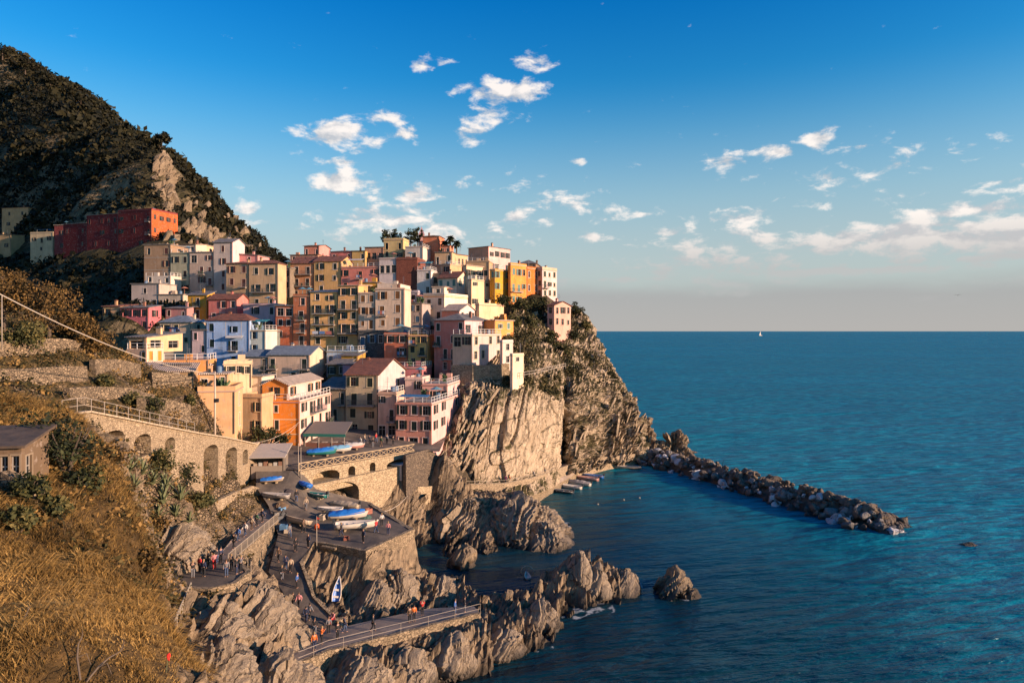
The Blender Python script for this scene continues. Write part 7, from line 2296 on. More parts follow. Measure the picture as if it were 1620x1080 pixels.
YO = (YARD_OB, SQ_OB)
for px, py, L, a, hull, cover, motor, inner, what in [
    (550, 822, 5.0, 8, P_WHITE, P_TARP, True, P_BEIGE, 'white boat under a bright blue tarpaulin in the boat yard'),
    (563, 838, 5.2, 10, P_WHITE, None, True, P_WHITE, 'open white motor boat in front of the blue-covered boat'),
    (468, 830, 4.2, 152, P_BEIGE, None, False, P_BEIGE, 'beige rowing boat tipped towards the camera beside the stair railing'),
    (481, 772, 3.0, 140, P_BLUE, P_TARP, False, P_BLUE, 'small boat wrapped in blue at the foot of the bridge'),
    (500, 788, 3.6, 158, P_GREEN, None, True, P_WHITE, 'dark green open boat beside the bridge wall'),
    (436, 790, 3.8, 172, P_GREY, None, False, P_WHITE, 'grey white boat against the stone wall of the ramp'),
    (545, 806, 4.2, 172, P_BEIGE, simple('sand_tarpaulin', (0.36, 0.29, 0.2)), True, P_BEIGE, 'beige boat under a sand tarpaulin beneath the bridge arch'),
    (522, 811, 3.4, 178, P_WHITE, None, False, P_WHITE, 'slim white skiff between the sand-covered and the blue-covered boat'),
    (430, 764, 3.0, 10, P_BEIGE, P_TARP, False, P_WHITE, 'boat with a blue cover in front of the market kiosk'),
]:
    p = hit(px, py, *YO)
    if p is not None:
        boat(what, p, L, R(a), hull, cover, motor, inner, tilt=((R(18), 0) if 'tipped' in what else (0, 0)), group='boats drawn up in the harbour yard')
for px, py, L, a, hull, cover, inner, what in [(508, 721, 4.4, 12, P_GREEN, P_TARP, P_GREEN, 'green boat with a blue cover on the street behind the bridge'), (534, 716, 4.2, 12, P_WHITE, simple('pale_blue_tarpaulin', (0.16, 0.36, 0.5)), P_BLUE, 'boat with a pale blue cover in the middle of the street row'), (556, 711, 4.0, 12, P_PINK, simple('white_tarpaulin', (0.5, 0.46, 0.42)), P_WHITE, 'pinkish boat with a white cover at the right end of the street row')]:
    p = hit(px, py, *YO)
    if p is not None: boat(what, p, L, R(a), hull, cover, False, inner, group='boats on the street behind the bridge')
# moored boats
for px, py, L, hull, cover, what in [(890, 779, 4.6, P_DARK, None, 'dark open boat, nearest of the moored row'), (902, 772, 5.2, P_WHITE, None, 'white boat second nearest in the moored row'), (916, 767, 5.4, P_WHITE, P_GREY, 'white covered boat in the middle of the moored row'), (928, 759, 5.6, P_PINK, None, 'pink and white boat second farthest in the moored row'), (938, 755, 5.0, P_BLUE, None, 'bright blue boat, farthest of the moored row')]:
    Yd = CAM_H * F / (py - HY)
    boat(what, at(px, py, Yd)[:2] + (-0.18,), L, R(158), hull, cover, True, P_WHITE, chock=False, group='boats moored at the cliff quay')
boat('long low work boat with gear on deck off the end of the cliff path', at(990, 741, CAM_H * F / (741 - HY))[:2] + (-0.12,), 7.5, R(172), P_BEIGE, None, True, P_GREY, chock=False, D=0.8, B=1.9)
boat('blue and white striped dinghy leaning upright against the dark yard wall', at(534, 932, 77.0), 2.6, R(80), paint('dinghy_blue', (0.10, 0.22, 0.50)), None, False, P_WHITE, tilt=(R(20), R(-66)), chock=False)
rt = boat('small white tender with a round fender hoop in the dark pool', at(834, 912, CAM_H * F / (912 - HY))[:2] + (-0.1,), 2.4, R(95), P_WHITE, None, False, P_GREY, thwarts=2, chock=False)
k = MB(); k.tube([(0.9 * math.cos(a), 0.05 * math.sin(3 * a), 0.75 + 0.85 * math.sin(a)) for a in np.linspace(-0.3, math.pi + 0.3, 15)], 0.06, 6); k.build('hoop', P_BEIGE, rt, (0, 0, 0), R(85), True)
for px, py, what in [(946, 798, 'white mooring buoy nearest the moored boats'), (1012, 788, 'white mooring buoy farthest out in the harbour'), (987, 791, 'pair-side mooring buoy left of the farthest one'), (881, 822, 'mooring buoy beside the big coastal rock')]:
    Yd = CAM_H * F / (py - HY)
    root = empty('buoy', at(px, py, Yd)[:2] + (0.0,), 0, what, 'buoy', 'mooring buoys')
    bm = bmesh.new(); bmesh.ops.create_uvsphere(bm, u_segments=10, v_segments=7, radius=0.17); me = bpy.data.meshes.new('float'); bm.to_mesh(me); bm.free()
    link('float', me, P_BEIGE, root, (0, 0, 0.1)); MB().tube([(0, 0, .22), (0, 0, .42)], .03, 6).build('ring_post', P_DARK, root)
# a yacht on the horizon and a gull
p = at(1203, 531, 4590)
root = empty('yacht', (p[0], 4590, 0), R(20), 'tiny white yacht on the horizon', 'boat')
link('hull', hull_me(26.0, 7.0, 4.0), P_WHITE, root)
k = MB(); k.add([(2, 0, 4), (-9, 0.2, 5), (1.6, 0, 30), (2.2, .3, 4)], [(0, 1, 2), (1, 3, 2), (3, 0, 2), (0, 3, 1)]); k.build('sail', P_WHITE, root)
k = MB(); k.tube([(2.4, 0, 3), (2.4, 0, 32)], .2, 6); k.build('mast', P_GREY, root)
root = empty('gull', at(1515, 467, 150), R(30), 'dark gull gliding above the horizon', 'bird')
V = [(0.25, 0, 0), (0, -.06, .05), (-.28, 0, .02), (0, .06, .05), (0, 0, -.06), (-.4, -.07, .02), (-.4, .07, .02)]
link('body', np_mesh('body', V, [(0, 1, 3), (1, 2, 3), (0, 4, 1), (0, 3, 4), (1, 4, 2), (3, 2, 4), (2, 5, 6)]), simple('gull_grey', (0.09, 0.09, 0.10)), root)
for s in (-1, 1):
    V = [(.08, s * .05, .04), (-.10, s * .05, .04), (-.06, s * .35, .16), (.10, s * .35, .16), (-.10, s * .72, .08), (.0, s * .70, .09)]
    V += [(x, y, z - .015) for x, y, z in V]
    link('wing', np_mesh('wing', V, [(0, 1, 2, 3), (3, 2, 4, 5), (6, 9, 8, 7), (9, 11, 10, 8), (0, 3, 9, 6), (3, 5, 11, 9), (1, 7, 8, 2), (2, 8, 10, 4), (4, 10, 11, 5), (0, 6, 7, 1)]), MATS['gull_grey'], root)

# ------------------------------------------------------------------ people
def skin_me(name, nodes, edges, sub=1):
    """continuous limbed surface grown round a skeleton: nodes = [(x, y, z, radius)], first one is the root"""
    me = bpy.data.meshes.new(name)
    me.from_pydata([n[:3] for n in nodes], edges, [])
    o = bpy.data.objects.new(name, me)
    COL.objects.link(o)
    sk = o.modifiers.new('skin', 'SKIN')
    if not me.skin_vertices: 
        bpy.context.view_layer.objects.active = o
        me.update()
    for i, n in enumerate(nodes):
        r = n[3]
        me.skin_vertices[0].data[i].radius = r if hasattr(r, '__len__') else (r, r)
        me.skin_vertices[0].data[i].use_root = (i == 0)
    sb = o.modifiers.new('sub', 'SUBSURF'); sb.levels = sub; sb.render_levels = sub
    dg = bpy.context.evaluated_depsgraph_get(); dg.update()
    res = bpy.data.meshes.new_from_object(o.evaluated_get(dg))
    res.name = name
    res.polygons.foreach_set('use_smooth', [True] * len(res.polygons))
    bpy.data.objects.remove(o); bpy.data.meshes.remove(me)
    return res


def figure(pose):
    """meshes of one pose, facing -y, feet (or seat) at z = 0: body, jacket, trousers, hair"""
    if pose == 'sit':
        hip = 0.10
        J = dict(pel=(0, 0, .10), wai=(0, .02, .30), che=(0, -.02, .50), nec=(0, -.04, .62), hd=(0, -.07, .73), top=(0, -.06, .84),
                 lh=(.09, -.02, .09), lk=(.12, -.44, .14), la=(.12, -.50, -.30), lt=(.12, -.66, -.34), rh=(-.09, -.02, .09), rk=(-.13, -.42, .16), ra=(-.14, -.44, -.28), rt=(-.15, -.60, -.33),
                 ls=(.19, -.01, .54), le=(.25, -.14, .30), lw=(.16, -.36, .22), lf=(.13, -.43, .20), rs=(-.19, -.01, .54), re=(-.25, -.12, .30), rw=(-.15, -.34, .22), rf=(-.12, -.41, .20))
    else:
        st = {'stand': 0.0, 'walk': 0.22, 'photo': 0.02}[pose]
        J = dict(pel=(0, 0, .92), wai=(0, .01, 1.10), che=(0, 0, 1.30), nec=(0, -.01, 1.46), hd=(0, -.04, 1.58), top=(0, -.03, 1.70),
                 lh=(.09, 0, .88), lk=(.10, -.04 - st * .6, .48), la=(.10, .02 - st * .9, .07), lt=(.11, -.14 - st * .9, .035), rh=(-.09, 0, .88), rk=(-.10, -.03 + st * .2, .48), ra=(-.10, .02 + st * 1.2, .08 + st * .2), rt=(-.11, -.13 + st, .035 + st * .05),
                 ls=(.19, 0, 1.39), le=(.25, .04 + st * .5, 1.13), lw=(.26, -.06 + st * .4, .89), lf=(.26, -.09 + st * .3, .79), rs=(-.19, 0, 1.39), re=(-.25, .04 - st * .5, 1.13), rw=(-.26, -.08 - st * .8, .90), rf=(-.26, -.12 - st * .9, .80))
        if pose == 'photo':
            J.update(le=(.26, -.16, 1.22), lw=(.13, -.33, 1.42), lf=(.08, -.38, 1.49), re=(-.26, -.16, 1.22), rw=(-.13, -.33, 1.42), rf=(-.08, -.38, 1.49))
    def sk(name, spec, edges, sub=1):
        names = [s[0] for s in spec]
        return skin_me(name, [J[n] + (r,) for n, r in spec], [(names.index(a), names.index(b)) for a, b in edges], sub)
    arms = [('ls', .058), ('le', .045), ('lw', .034), ('lf', .030), ('rs', .058), ('re', .045), ('rw', .034), ('rf', .030)]
    legs = [('lh', .085), ('lk', .060), ('la', .042), ('lt', .035), ('rh', .085), ('rk', .060), ('ra', .042), ('rt', .035)]
    body = sk('person', [('pel', (.13, .10)), ('wai', (.12, .09)), ('che', (.15, .10)), ('nec', .05), ('hd', (.078, .095)), ('top', (.055, .07))] + arms + legs,
              [('pel', 'wai'), ('wai', 'che'), ('che', 'nec'), ('nec', 'hd'), ('hd', 'top'), ('che', 'ls'), ('ls', 'le'), ('le', 'lw'), ('lw', 'lf'), ('che', 'rs'), ('rs', 're'), ('re', 'rw'), ('rw', 'rf'), ('pel', 'lh'), ('lh', 'lk'), ('lk', 'la'), ('la', 'lt'), ('pel', 'rh'), ('rh', 'rk'), ('rk', 'ra'), ('ra', 'rt')])
    jacket = sk('jacket', [('pel', (.165, .13)), ('wai', (.155, .12)), ('che', (.18, .135)), ('ls', .085), ('le', .066), ('lw', .050), ('rs', .085), ('re', .066), ('rw', .050)],
                [('pel', 'wai'), ('wai', 'che'), ('che', 'ls'), ('ls', 'le'), ('le', 'lw'), ('che', 'rs'), ('rs', 're'), ('re', 'rw')])
    trous = sk('trousers', [('pel', (.15, .12)), ('lh', .105), ('lk', .078), ('la', .062), ('rh', .105), ('rk', .078), ('ra', .062)], [('pel', 'lh'), ('lh', 'lk'), ('lk', 'la'), ('pel', 'rh'), ('rh', 'rk'), ('rk', 'ra')])
    h = Vector(J['hd'])
    bm = bmesh.new(); bmesh.ops.create_uvsphere(bm, u_segments=12, v_segments=8, radius=1.0)
    for v in bm.verts: v.co = Vector((v.co.x * .10, v.co.y * .118, v.co.z * .115)) + h + Vector((0, .018, .055))
    bmesh.ops.delete(bm, geom=[v for v in bm.verts if v.co.z < h.z - 0.01 and v.co.y < h.y + .03 or v.co.z < h.z - .06], context='VERTS')
    hair = bpy.data.meshes.new('hair'); bm.to_mesh(hair); bm.free()
    m = MB()
    for s in ('l', 'r'):
        a, t = Vector(J[s + 'a']), Vector(J[s + 't'])
        m.box(t.x - .05, t.x + .05, min(t.y, a.y) - .07, max(t.y, a.y) + .05, min(t.z, a.z) - .04, min(t.z, a.z) + .05)
    # face: nose, eyes and mouth
    fc = MB(); fc.box(h.x - .014, h.x + .014, h.y - .125, h.y - .09, h.z + .0, h.z + .035)
    return dict(body=body, jacket=jacket, trousers=trous, hair=hair, nose=fc.mesh('nose'))


FIG = {p: figure(p) for p in ('stand', 'walk', 'photo', 'sit')}
M_SKIN = simple('skin', (0.42, 0.24, 0.16), 0.6)
CLOTH = {'red': (0.50, 0.025, 0.025), 'pink': (0.55, 0.22, 0.22), 'black': (0.015, 0.015, 0.018), 'navy': (0.02, 0.03, 0.07), 'blue': (0.04, 0.12, 0.34), 'white': (0.62, 0.58, 0.52), 'orange': (0.58, 0.14, 0.02), 'grey': (0.16, 0.16, 0.17), 'beige': (0.40, 0.31, 0.21), 'purple': (0.25, 0.04, 0.16), 'jeans': (0.05, 0.08, 0.15), 'brown': (0.10, 0.06, 0.035), 'green': (0.05, 0.12, 0.06)}
cl = lambda c: simple('cloth_' + c, CLOTH[c], 0.85, 0, 0.15)
HAIR = [simple('hair_dark', (0.02, 0.014, 0.01)), simple('hair_brown', (0.09, 0.05, 0.025)), simple('hair_fair', (0.30, 0.19, 0.08))]


def person(px, py, pose, face, top, legs, label, obs, dz=0.0, hair=0):
    p = hit(px, py, *obs)
    if p is None:
        print('no ground for', label); return
    root = empty('person', p + Vector((0, 0, dz)), R(face), label, 'person')
    f = FIG[pose]
    link('body', f['body'], M_SKIN, root)
    link('jacket', f['jacket'], cl(top), root); link('trousers', f['trousers'], cl(legs), root); link('hair', f['hair'], HAIR[hair], root); link('nose', f['nose'], M_SKIN, root)


TE, SO, YD, PA, CP, SQ = (TERR_OB,), (STAIR_OB, TERR_OB), (YARD_OB,), (PATH_OB, YARD_OB), (CPATH_OB,), (SQ_OB,)
for a in [
    (316, 906, 'stand', 150, 'red', 'black', 'person in a red coat standing on the viewing terrace', TE), (339, 900, 'stand', 200, 'pink', 'red', 'person in pink and red trousers beside the red-coated one', TE),
    (329, 898, 'photo', 120, 'black', 'black', 'tall person all in black left of the pink-and-red one', TE), (349, 890, 'stand', 60, 'navy', 'black', 'person in navy at the top of the viewing terrace', TE), (343, 892, 'stand', 250, 'black', 'jeans', 'person in a black coat and jeans at the back of the viewing terrace', TE),
    (374, 908, 'stand', 100, 'black', 'navy', 'person in black leaning at the outer corner of the viewing terrace', TE), (381, 905, 'photo', 80, 'grey', 'black', 'person in grey taking a picture at the terrace corner', TE),
    (377, 856, 'walk', 320, 'blue', 'jeans', 'person in blue walking up the stairs', SO), (398, 838, 'walk', 150, 'beige', 'brown', 'person in beige on the stairs', SO), (406, 832, 'walk', 140, 'green', 'black', 'person in green at the top of the stairs', SO),
    (468, 872, 'walk', 20, 'black', 'black', 'lone person in black crossing the middle of the yard', YD), (441, 888, 'walk', 0, 'brown', 'black', 'person in brown walking down the ramp', YD), (419, 906, 'stand', 40, 'grey', 'black', 'person in grey at the left edge of the ramp', YD), (484, 806, 'walk', 10, 'beige', 'grey', 'person in beige near the slim white skiff', YD), (469, 794, 'walk', 200, 'black', 'jeans', 'person in black at the foot of the bridge', YD),
    (488, 866, 'stand', 330, 'navy', 'black', 'person in navy near the front edge of the yard', YD), (595, 843, 'walk', 240, 'red', 'jeans', 'person in red beside the open white motor boat', YD), (604, 832, 'stand', 200, 'white', 'black', 'person in white at the harbour rail', YD), (614, 846, 'stand', 180, 'pink', 'navy', 'person in a pink top at the outer edge of the yard', YD),
    (473, 962, 'walk', 350, 'pink', 'black', 'person in a pale pink jacket coming down the ramp', PA), (464, 962, 'walk', 340, 'black', 'black', 'person in black beside the pale pink jacket', PA), (484, 985, 'walk', 170, 'navy', 'navy', 'person in dark blue at the bottom of the ramp', PA), (490, 980, 'walk', 160, 'grey', 'black', 'person in grey behind the dark blue one', PA),
    (498, 1004, 'walk', 10, 'black', 'grey', 'person in black with grey trousers on the lower landing', PA), (509, 1018, 'photo', 90, 'orange', 'black', 'person in an orange jacket on the lower landing', PA), (534, 1010, 'stand', 60, 'black', 'black', 'broad person in black watching the sea on the lower landing', PA), (497, 1028, 'stand', 30, 'orange', 'navy', 'person in an orange top at the chain railing', PA),
    (668, 973, 'photo', 190, 'red', 'black', 'person in a red jacket far along the seaside path', PA), (655, 982, 'stand', 30, 'orange', 'black', 'person in orange leaning on the chain railing', PA), (648, 984, 'stand', 40, 'brown', 'black', 'person in brown at the chain railing', PA),
    (800, 765, 'walk', 90, 'purple', 'navy', 'person in purple on the footpath below the cliff', CP), (806, 764, 'walk', 90, 'orange', 'black', 'person in orange on the footpath below the cliff', CP), (822, 760, 'walk', 270, 'red', 'black', 'person in red on the footpath below the cliff', CP), (905, 737, 'walk', 90, 'red', 'jeans', 'person in red where the cliff path bends', CP), (912, 735, 'stand', 90, 'brown', 'black', 'person in brown where the cliff path bends', CP),
    (585, 703, 'stand', 0, 'navy', 'black', 'person in navy in the middle of the square', SQ), (595, 700, 'walk', 60, 'red', 'jeans', 'person in red in the middle of the square', SQ), (570, 706, 'walk', 300, 'white', 'jeans', 'person in white near the restaurant awning', SQ), (612, 702, 'stand', 20, 'grey', 'black', 'person in grey by the pink front house', SQ), (603, 706, 'walk', 120, 'green', 'brown', 'person in green crossing the square', SQ),
]:
    person(*a, hair=len(a[6]) % 3)
for a in [
    (322, 912, 'stand', 170, 'navy', 'black', 'person in navy just right of the red-coated one', TE), (305, 914, 'photo', 200, 'black', 'grey', 'person in black photographing at the left end of the viewing terrace', TE), (358, 912, 'stand', 20, 'grey', 'jeans', 'person in grey and jeans in the middle of the viewing terrace', TE), (366, 903, 'stand', 220, 'brown', 'black', 'person in brown near the curved terrace rail', TE),
    (370, 868, 'walk', 330, 'black', 'black', 'person in black low on the stairs', SO), (388, 848, 'walk', 330, 'white', 'jeans', 'person in white halfway up the stairs', SO), (415, 826, 'walk', 150, 'navy', 'black', 'person in navy near the upper end of the stairs', SO),
    (452, 900, 'walk', 10, 'navy', 'jeans', 'person in navy and jeans on the ramp below the yard', YD), (460, 905, 'walk', 15, 'beige', 'black', 'person in beige on the ramp below the yard', YD), (446, 918, 'walk', 190, 'black', 'grey', 'person in black walking up the ramp', YD), (470, 930, 'stand', 80, 'blue', 'black', 'person in blue at the inner wall of the ramp', YD), (458, 850, 'walk', 40, 'grey', 'jeans', 'person in grey beside the fish crates', YD), (540, 848, 'walk', 260, 'black', 'navy', 'person in black in front of the open white motor boat', YD), (575, 858, 'stand', 320, 'navy', 'black', 'person in navy at the outer corner of the yard', YD), (480, 842, 'walk', 70, 'brown', 'black', 'person in brown left of the orange marker buoy', YD),
    (520, 1002, 'stand', 200, 'grey', 'black', 'person in grey in the middle of the lower landing', PA), (545, 1000, 'walk', 100, 'navy', 'jeans', 'person in navy stepping onto the seaside path', PA), (590, 998, 'walk', 90, 'black', 'black', 'lone person in black on the seaside path', PA), (720, 972, 'stand', 80, 'blue', 'jeans', 'person in blue at the far end of the seaside path', PA), (735, 968, 'stand', 100, 'black', 'grey', 'person in black at the very end of the seaside path', PA),
    (845, 757, 'walk', 90, 'white', 'black', 'person in white on the cliff footpath above the quay', CP), (862, 752, 'walk', 270, 'navy', 'black', 'person in navy on the cliff footpath above the quay', CP),
    (622, 704, 'stand', 10, 'black', 'black', 'person in black at the door of the pink front house', SQ), (577, 702, 'walk', 80, 'beige', 'jeans', 'person in beige behind the boat street', SQ), (590, 708, 'stand', 200, 'black', 'grey', 'person in black and grey in the square', SQ),
]:
    person(*a, hair=len(a[6]) % 3)
# seated visitors on the low wall of the landing
for px, py, top, legs, what in [(527, 985, 'pink', 'red', 'seated person in pink, left of three on the landing'), (538, 982, 'orange', 'black', 'seated person in orange, middle of three on the landing'), (546, 979, 'black', 'black', 'seated person in black, right of three on the landing')]:
    person(px, py, 'sit', 330, top, legs, what, PA, 0.42)
for px, py, top, legs, what in [(513, 865, 'pink', 'black', 'seated person in pink on the front edge of the yard'), (520, 866, 'white', 'jeans', 'seated person in white on the front edge of the yard'), (527, 868, 'brown', 'grey', 'seated person in brown on the front edge of the yard')]:
    person(px, py, 'sit', 340, top, legs, what, YD, 0.30)
k = MB(); pa = Vector(hit(524, 987, *PA) or at(524, 987, 70.3)); pb = Vector(hit(547, 981, *PA) or at(547, 981, 71.5))
k.bar(pa + Vector((0, 0.1, 0.16)), pb + Vector((0, 0.1, 0.16)), 0.5, 0.36); tag(k.build('stone_bench', M_STONE), 'low stone ledge under the three seated visitors', 'bench')
k = MB(); pa = Vector(hit(509, 866, *YD) or at(509, 866, 82)); pb = Vector(hit(531, 870, *YD) or at(531, 870, 81.3))
k.bar(pa + Vector((0, 0.1, 0.12)), pb + Vector((0, 0.1, 0.12)), 0.45, 0.26); tag(k.build('stone_bench', M_STONE), 'low kerb seat on the front edge of the boat yard', 'bench')

# ------------------------------------------------------------------ poles, cables, flag, shed
def cable(label, a, b, sag, r=0.03, mat=None, name='cable'):
    a, b = Vector(a), Vector(b)
    pts = []
    for i in range(25):
        t = i / 24
        p = a.lerp(b, t); p.z -= sag * 4 * t * (1 - t); pts.append(p)
    return tag(MB().tube(pts, r, 5).build(name, mat or simple('cable_pale', (0.5, 0.43, 0.34), 0.5)), label, 'cable')


pole_b = at(340, 692, 94.5)
root = empty('utility_pole', pole_b, 0, 'tall pale utility pole in front of the tan flat-roofed house', 'pole')
MB().tube([(0, 0, -1), (0, 0, 9.1)], [.16, .11], 8).build('pole', simple('pole_concrete', (0.50, 0.40, 0.30)), root, smooth=True)
MB().box(-.6, .6, -.06, .06, 8.7, 8.82).build('crossarm', M_RAIL, root); MB().box(-.1, .5, -.2, .2, 4.9, 5.4).build('junction_box', M_DARKMETAL, root)
top = (pole_b[0], pole_b[1], pole_b[2] + 8.8)
cable('long pale cable sweeping down from the upper left to the utility pole', at(-25, 452, 48), top, 1.2, 0.045)
cable('upper of two thin wires from the arched wall to the orange house', at(400, 700, 99), at(477, 664, 110.8), 0.8, 0.03)
cable('lower of two thin wires from the arched wall to the orange house', at(402, 705, 99), at(470, 672, 110.8), 1.1, 0.03)
cable('slack mooring rope from the boat yard to the slipway wall', at(583, 806, 99.5), at(654, 772, 113.3), 1.6, 0.04, name='mooring_rope')
cable('thin rope along the outer edge of the boat yard', at(590, 815, 97.5), at(654, 838, 88.3), 0.25, 0.03, name='rope')
for px, py, Yd, h, what in [(472, 757, 97.3, 4.9, 'left white mast at the bridge end'), (476, 760, 97.0, 4.6, 'right white mast at the bridge end'), (501, 866, 82.5, 3.2, 'pale flagpole at the front edge of the yard'), (3, 545, 72, 5.0, 'thin pole on the upper terrace at the left edge')]:
    p = at(px, py, Yd)
    root = empty('mast', p, 0, what, 'pole')
    MB().tube([(0, 0, -0.6), (0, 0, h)], [.06, .04], 7).build('pole', M_RAILW, root, smooth=True)
    MB().tube([(0, 0, h), (0, 0, h + .12)], [.06, .06], 7).build('cap', M_RAILW, root)
root = empty('life_buoy', at(501, 842, 86.0), 0, 'orange marker buoy on a stick in the boat yard', 'buoy')
MB().tube([(0, 0, -.1), (0, 0, 2.1)], .03, 6).build('stick', M_RAILW, root)
MB().tube([(0, 0, .3), (0, 0, .5), (0, 0, .95), (0, 0, 1.15)], [.15, .32, .32, .12], 10).build('float', simple('buoy_orange', (0.75, 0.10, 0.01), 0.5), root, smooth=True)
MB().add([(0, 0, 1.6), (.45, .02, 1.75), (0, 0, 2.0), (0, .03, 1.8)], [(0, 1, 2), (0, 3, 1), (1, 3, 2), (0, 2, 3)]).build('flag', P_RED, root)
p = hit(263, 1062, HILL_OB) or Vector(at(263, 1062, 36))
root = empty('red_flower_stalk', p, 0, 'bright red flower stalk at the bottom edge of the grass slope', 'flower')
m = MB(); m.tube([(0, 0, -.1), (.05, 0, .5), (.12, 0, .75)], .02, 5); m.build('stalk', M_AGAVE, root)
bm = bmesh.new(); bmesh.ops.create_icosphere(bm, subdivisions=2, radius=1)
for v in bm.verts: v.co = Vector((v.co.x * .09, v.co.y * .07, v.co.z * .2)) * (1 + .25 * math.sin(v.co.z * 17 + v.co.x * 9)) + Vector((.12, 0, .8))
me = bpy.data.meshes.new('bloom'); bm.to_mesh(me); bm.free(); link('bloom', me, simple('bloom_red', (0.7, 0.03, 0.02), 0.6), root)

# shed at the left edge
house('shed', 'weathered glazed shed with a patched brown roof at the left edge', -60, 34, 48, 708, 788, (0.17, 0.115, 0.07), 'nnnnn', 'n.', ('shed', 'plank', 0.8), -10, 43, trim=(0.26, 0.19, 0.12), chim=0, name='shed', pipe=False, ext=2)
HOUSES['shed']['root']['category'] = 'shed'
# village spire
p = at(667, 372, 250)
root = empty('bell_tower', (p[0], p[1], p[2] - 6), R(8), 'small pink pointed spire behind the topmost salmon house', 'tower')
MB().box(-1.0, 1.0, -1.0, 1.0, 0, 6.2).build('shaft', plaster((0.50, 0.28, 0.26)), root)
MB().add([(-1.1, -1.1, 6.2), (1.1, -1.1, 6.2), (1.1, 1.1, 6.2), (-1.1, 1.1, 6.2), (0, 0, 9.2)], [(0, 1, 4), (1, 2, 4), (2, 3, 4), (3, 0, 4), (3, 2, 1, 0)]).build('spire', simple('spire_pink', (0.42, 0.25, 0.27)), root)
# blue terrace cover on the pink front house, turquoise and other awnings
def awning(key, label, u0, u1, z, d, col, y0=0.0, drop_=0.5):
    h = HOUSES[key]
    root = empty('awning', h['root'].location, h['root'].rotation_euler.z, label, 'awning')
    W, H0 = h['W'], h['zt'] - h['zb']
    a, b = -W + W * u0, -W + W * u1
    zz = H0 + z
    m = MB(); m.add([(a, y0, zz), (b, y0, zz), (b, y0 + d, zz + drop_), (a, y0 + d, zz + drop_), (a, y0, zz + .06), (b, y0, zz + .06), (b, y0 + d, zz + drop_ + .06), (a, y0 + d, zz + drop_ + .06)], [(3, 2, 1, 0), (4, 5, 6, 7), (0, 1, 5, 4), (1, 2, 6, 5), (2, 3, 7, 6), (3, 0, 4, 7)])
    m.build('cloth', simple('awning_%s' % key, col, 0.7), root)
    for x in (a + .1, b - .1):
        MB().bar((x, y0 + .1, H0 - .3), (x, y0 + .1, zz + .01), .07).build('pole', M_RAILW, root)


awning('pf', 'blue cover over the roof terrace of the pink front house', 0.05, 0.85, 0.9, 2.0, (0.03, 0.16, 0.30), 0.3, 0.25)
awning('yl', 'dark green awning on the roof of the small yellow house', 0.1, 0.8, 1.6, 2.2, (0.03, 0.10, 0.09), 0.5)
awning('wb8', 'turquoise awning on the white house right of the brick block', 0.05, 0.95, 1.9, 2.4, (0.02, 0.30, 0.36), 0.6)
awning('grh', 'bright blue blind under the eaves of the grey-roofed cream house', 0.35, 0.66, -2.1, -1.2, (0.03, 0.12, 0.42), -0.1, 0.9)
awning('bw', 'white awning over the flowered balcony of the pale blue house', 0.48, 0.86, -4.0, 0.9, (0.6, 0.56, 0.5), -1.0, 0.5)
awning('bwr', 'teal awning on the roof terrace of the pale green strip house', 0.05, 0.95, 1.8, 2.4, (0.03, 0.24, 0.25), 0.4)
awning('pm', 'white sunshade on the roof terrace of the pink house', 0.1, 0.5, 2.0, 2.4, (0.62, 0.60, 0.58), 0.8)
awning('cs', 'blue tarpaulin stretched on the roof of the cream shelf house', 0.25, 0.7, 1.6, 3.0, (0.04, 0.16, 0.40), 0.4)

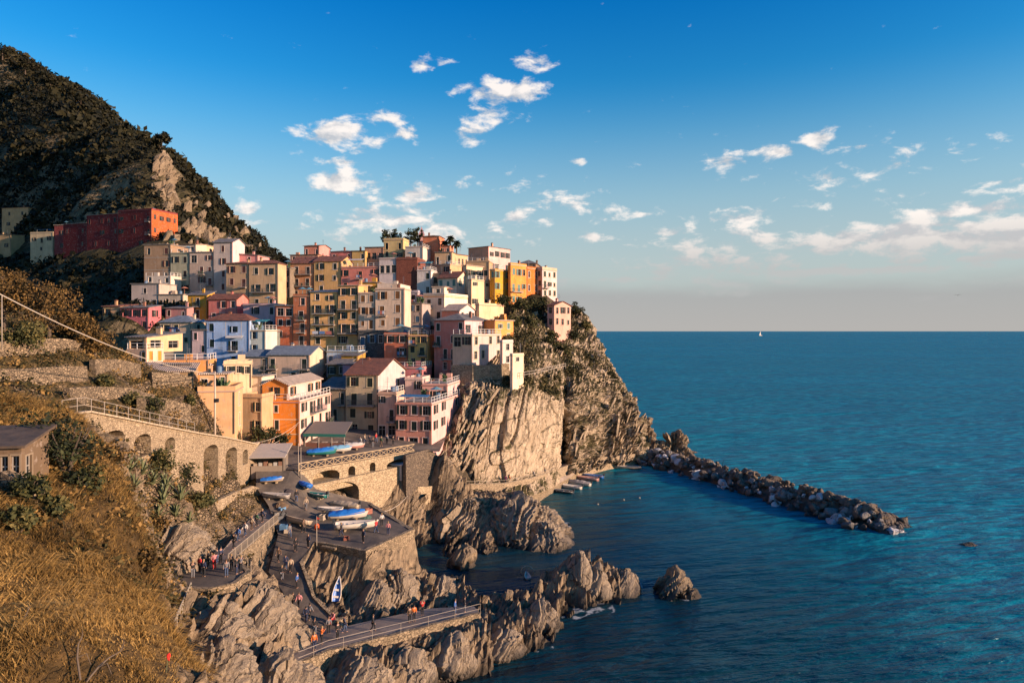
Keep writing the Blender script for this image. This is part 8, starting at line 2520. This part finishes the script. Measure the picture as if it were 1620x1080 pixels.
# small clutter of the boat yard
for i, (px, py, what) in enumerate([(449, 838, 'stacked fish crate beside the beige rowing boat'), (455, 842, 'single fish crate below the beige rowing boat'), (583, 812, 'fish crate at the harbour rope'), (446, 806, 'fish crate near the grey white boat'), (510, 822, 'fish crate behind the orange marker buoy'), (548, 853, 'fish crate in front of the open white motor boat')]):
    p = hit(px, py, YARD_OB)
    if p is None: continue
    root = empty('fish_crate', p, R(20 * i), what, 'crate', 'crates in the boat yard')
    c = simple('crate_%d' % (i % 3), [(0.10, 0.22, 0.36), (0.36, 0.30, 0.22), (0.30, 0.10, 0.06)][i % 3])
    for z in range(2 if i % 2 == 0 else 1):
        k = MB(); zz = z * 0.36
        k.box(-.45, .45, -.3, .3, zz, zz + .04); k.box(-.45, .45, -.3, -.26, zz + .04, zz + .34); k.box(-.45, .45, .26, .3, zz + .04, zz + .34); k.box(-.45, -.41, -.26, .26, zz + .04, zz + .34); k.box(.41, .45, -.26, .26, zz + .04, zz + .34)
        k.build('box', c, root)
for i, (px, py, what) in enumerate([(442, 818, 'dark scooter parked behind the beige rowing boat'), (447, 824, 'dark scooter parked next to the stair railing')]):
    p = hit(px, py, YARD_OB)
    if p is None: continue
    root = empty('scooter', p, R(50), what, 'scooter')
    for x in (-.6, .6):
        bm = bmesh.new(); bmesh.ops.create_cone(bm, cap_ends=True, segments=16, radius1=.26, radius2=.26, depth=.12); bmesh.ops.rotate(bm, verts=bm.verts, matrix=Matrix.Rotation(R(90), 3, 'X'))
        me = bpy.data.meshes.new('wheel'); bm.to_mesh(me); bm.free(); link('wheel', me, P_DARK, root, (x, 0, .26))
    k = MB(); k.add([(-.75, -.16, .4), (.25, -.14, .3), (.25, .14, .3), (-.75, .16, .4), (-.8, -.14, .72), (-.05, -.12, .70), (-.05, .12, .70), (-.8, .14, .72)], [(3, 2, 1, 0), (4, 5, 6, 7), (0, 1, 5, 4), (1, 2, 6, 5), (2, 3, 7, 6), (3, 0, 4, 7)]); k.bar((.2, 0, .3), (.62, 0, .95), .22, .10); k.build('body', P_DARK, root)
    k = MB(); k.box(-.78, -.1, -.13, .13, .72, .82); k.build('seat', simple('seat_black', (0.012, 0.012, 0.012)), root)
    k = MB(); k.bar((.52, -.32, 1.02), (.52, .32, 1.02), .05); k.bar((.62, 0, .5), (.5, 0, 1.02), .06); k.build('handlebar', M_DARKMETAL, root)

for i, (px, py, rx, what, c) in enumerate([(446, 799, 0.9, 'heap of brown fishing net behind the grey white boat', (0.14, 0.09, 0.05)), (575, 818, 1.0, 'heap of green fishing net beside the blue-covered boat', (0.05, 0.10, 0.08)), (456, 776, 0.8, 'heap of dark net at the top of the ramp', (0.06, 0.05, 0.05))]):
    p = hit(px, py, YARD_OB)
    if p is not None:
        o = crag_rock('fishing_net', what, p - Vector((0, 0, 0.1)), rx, rx * 0.8, 0.5, 70 + i, 4, 0.0, simple('net_%d' % i, c, 0.95), 0.35, 'net')
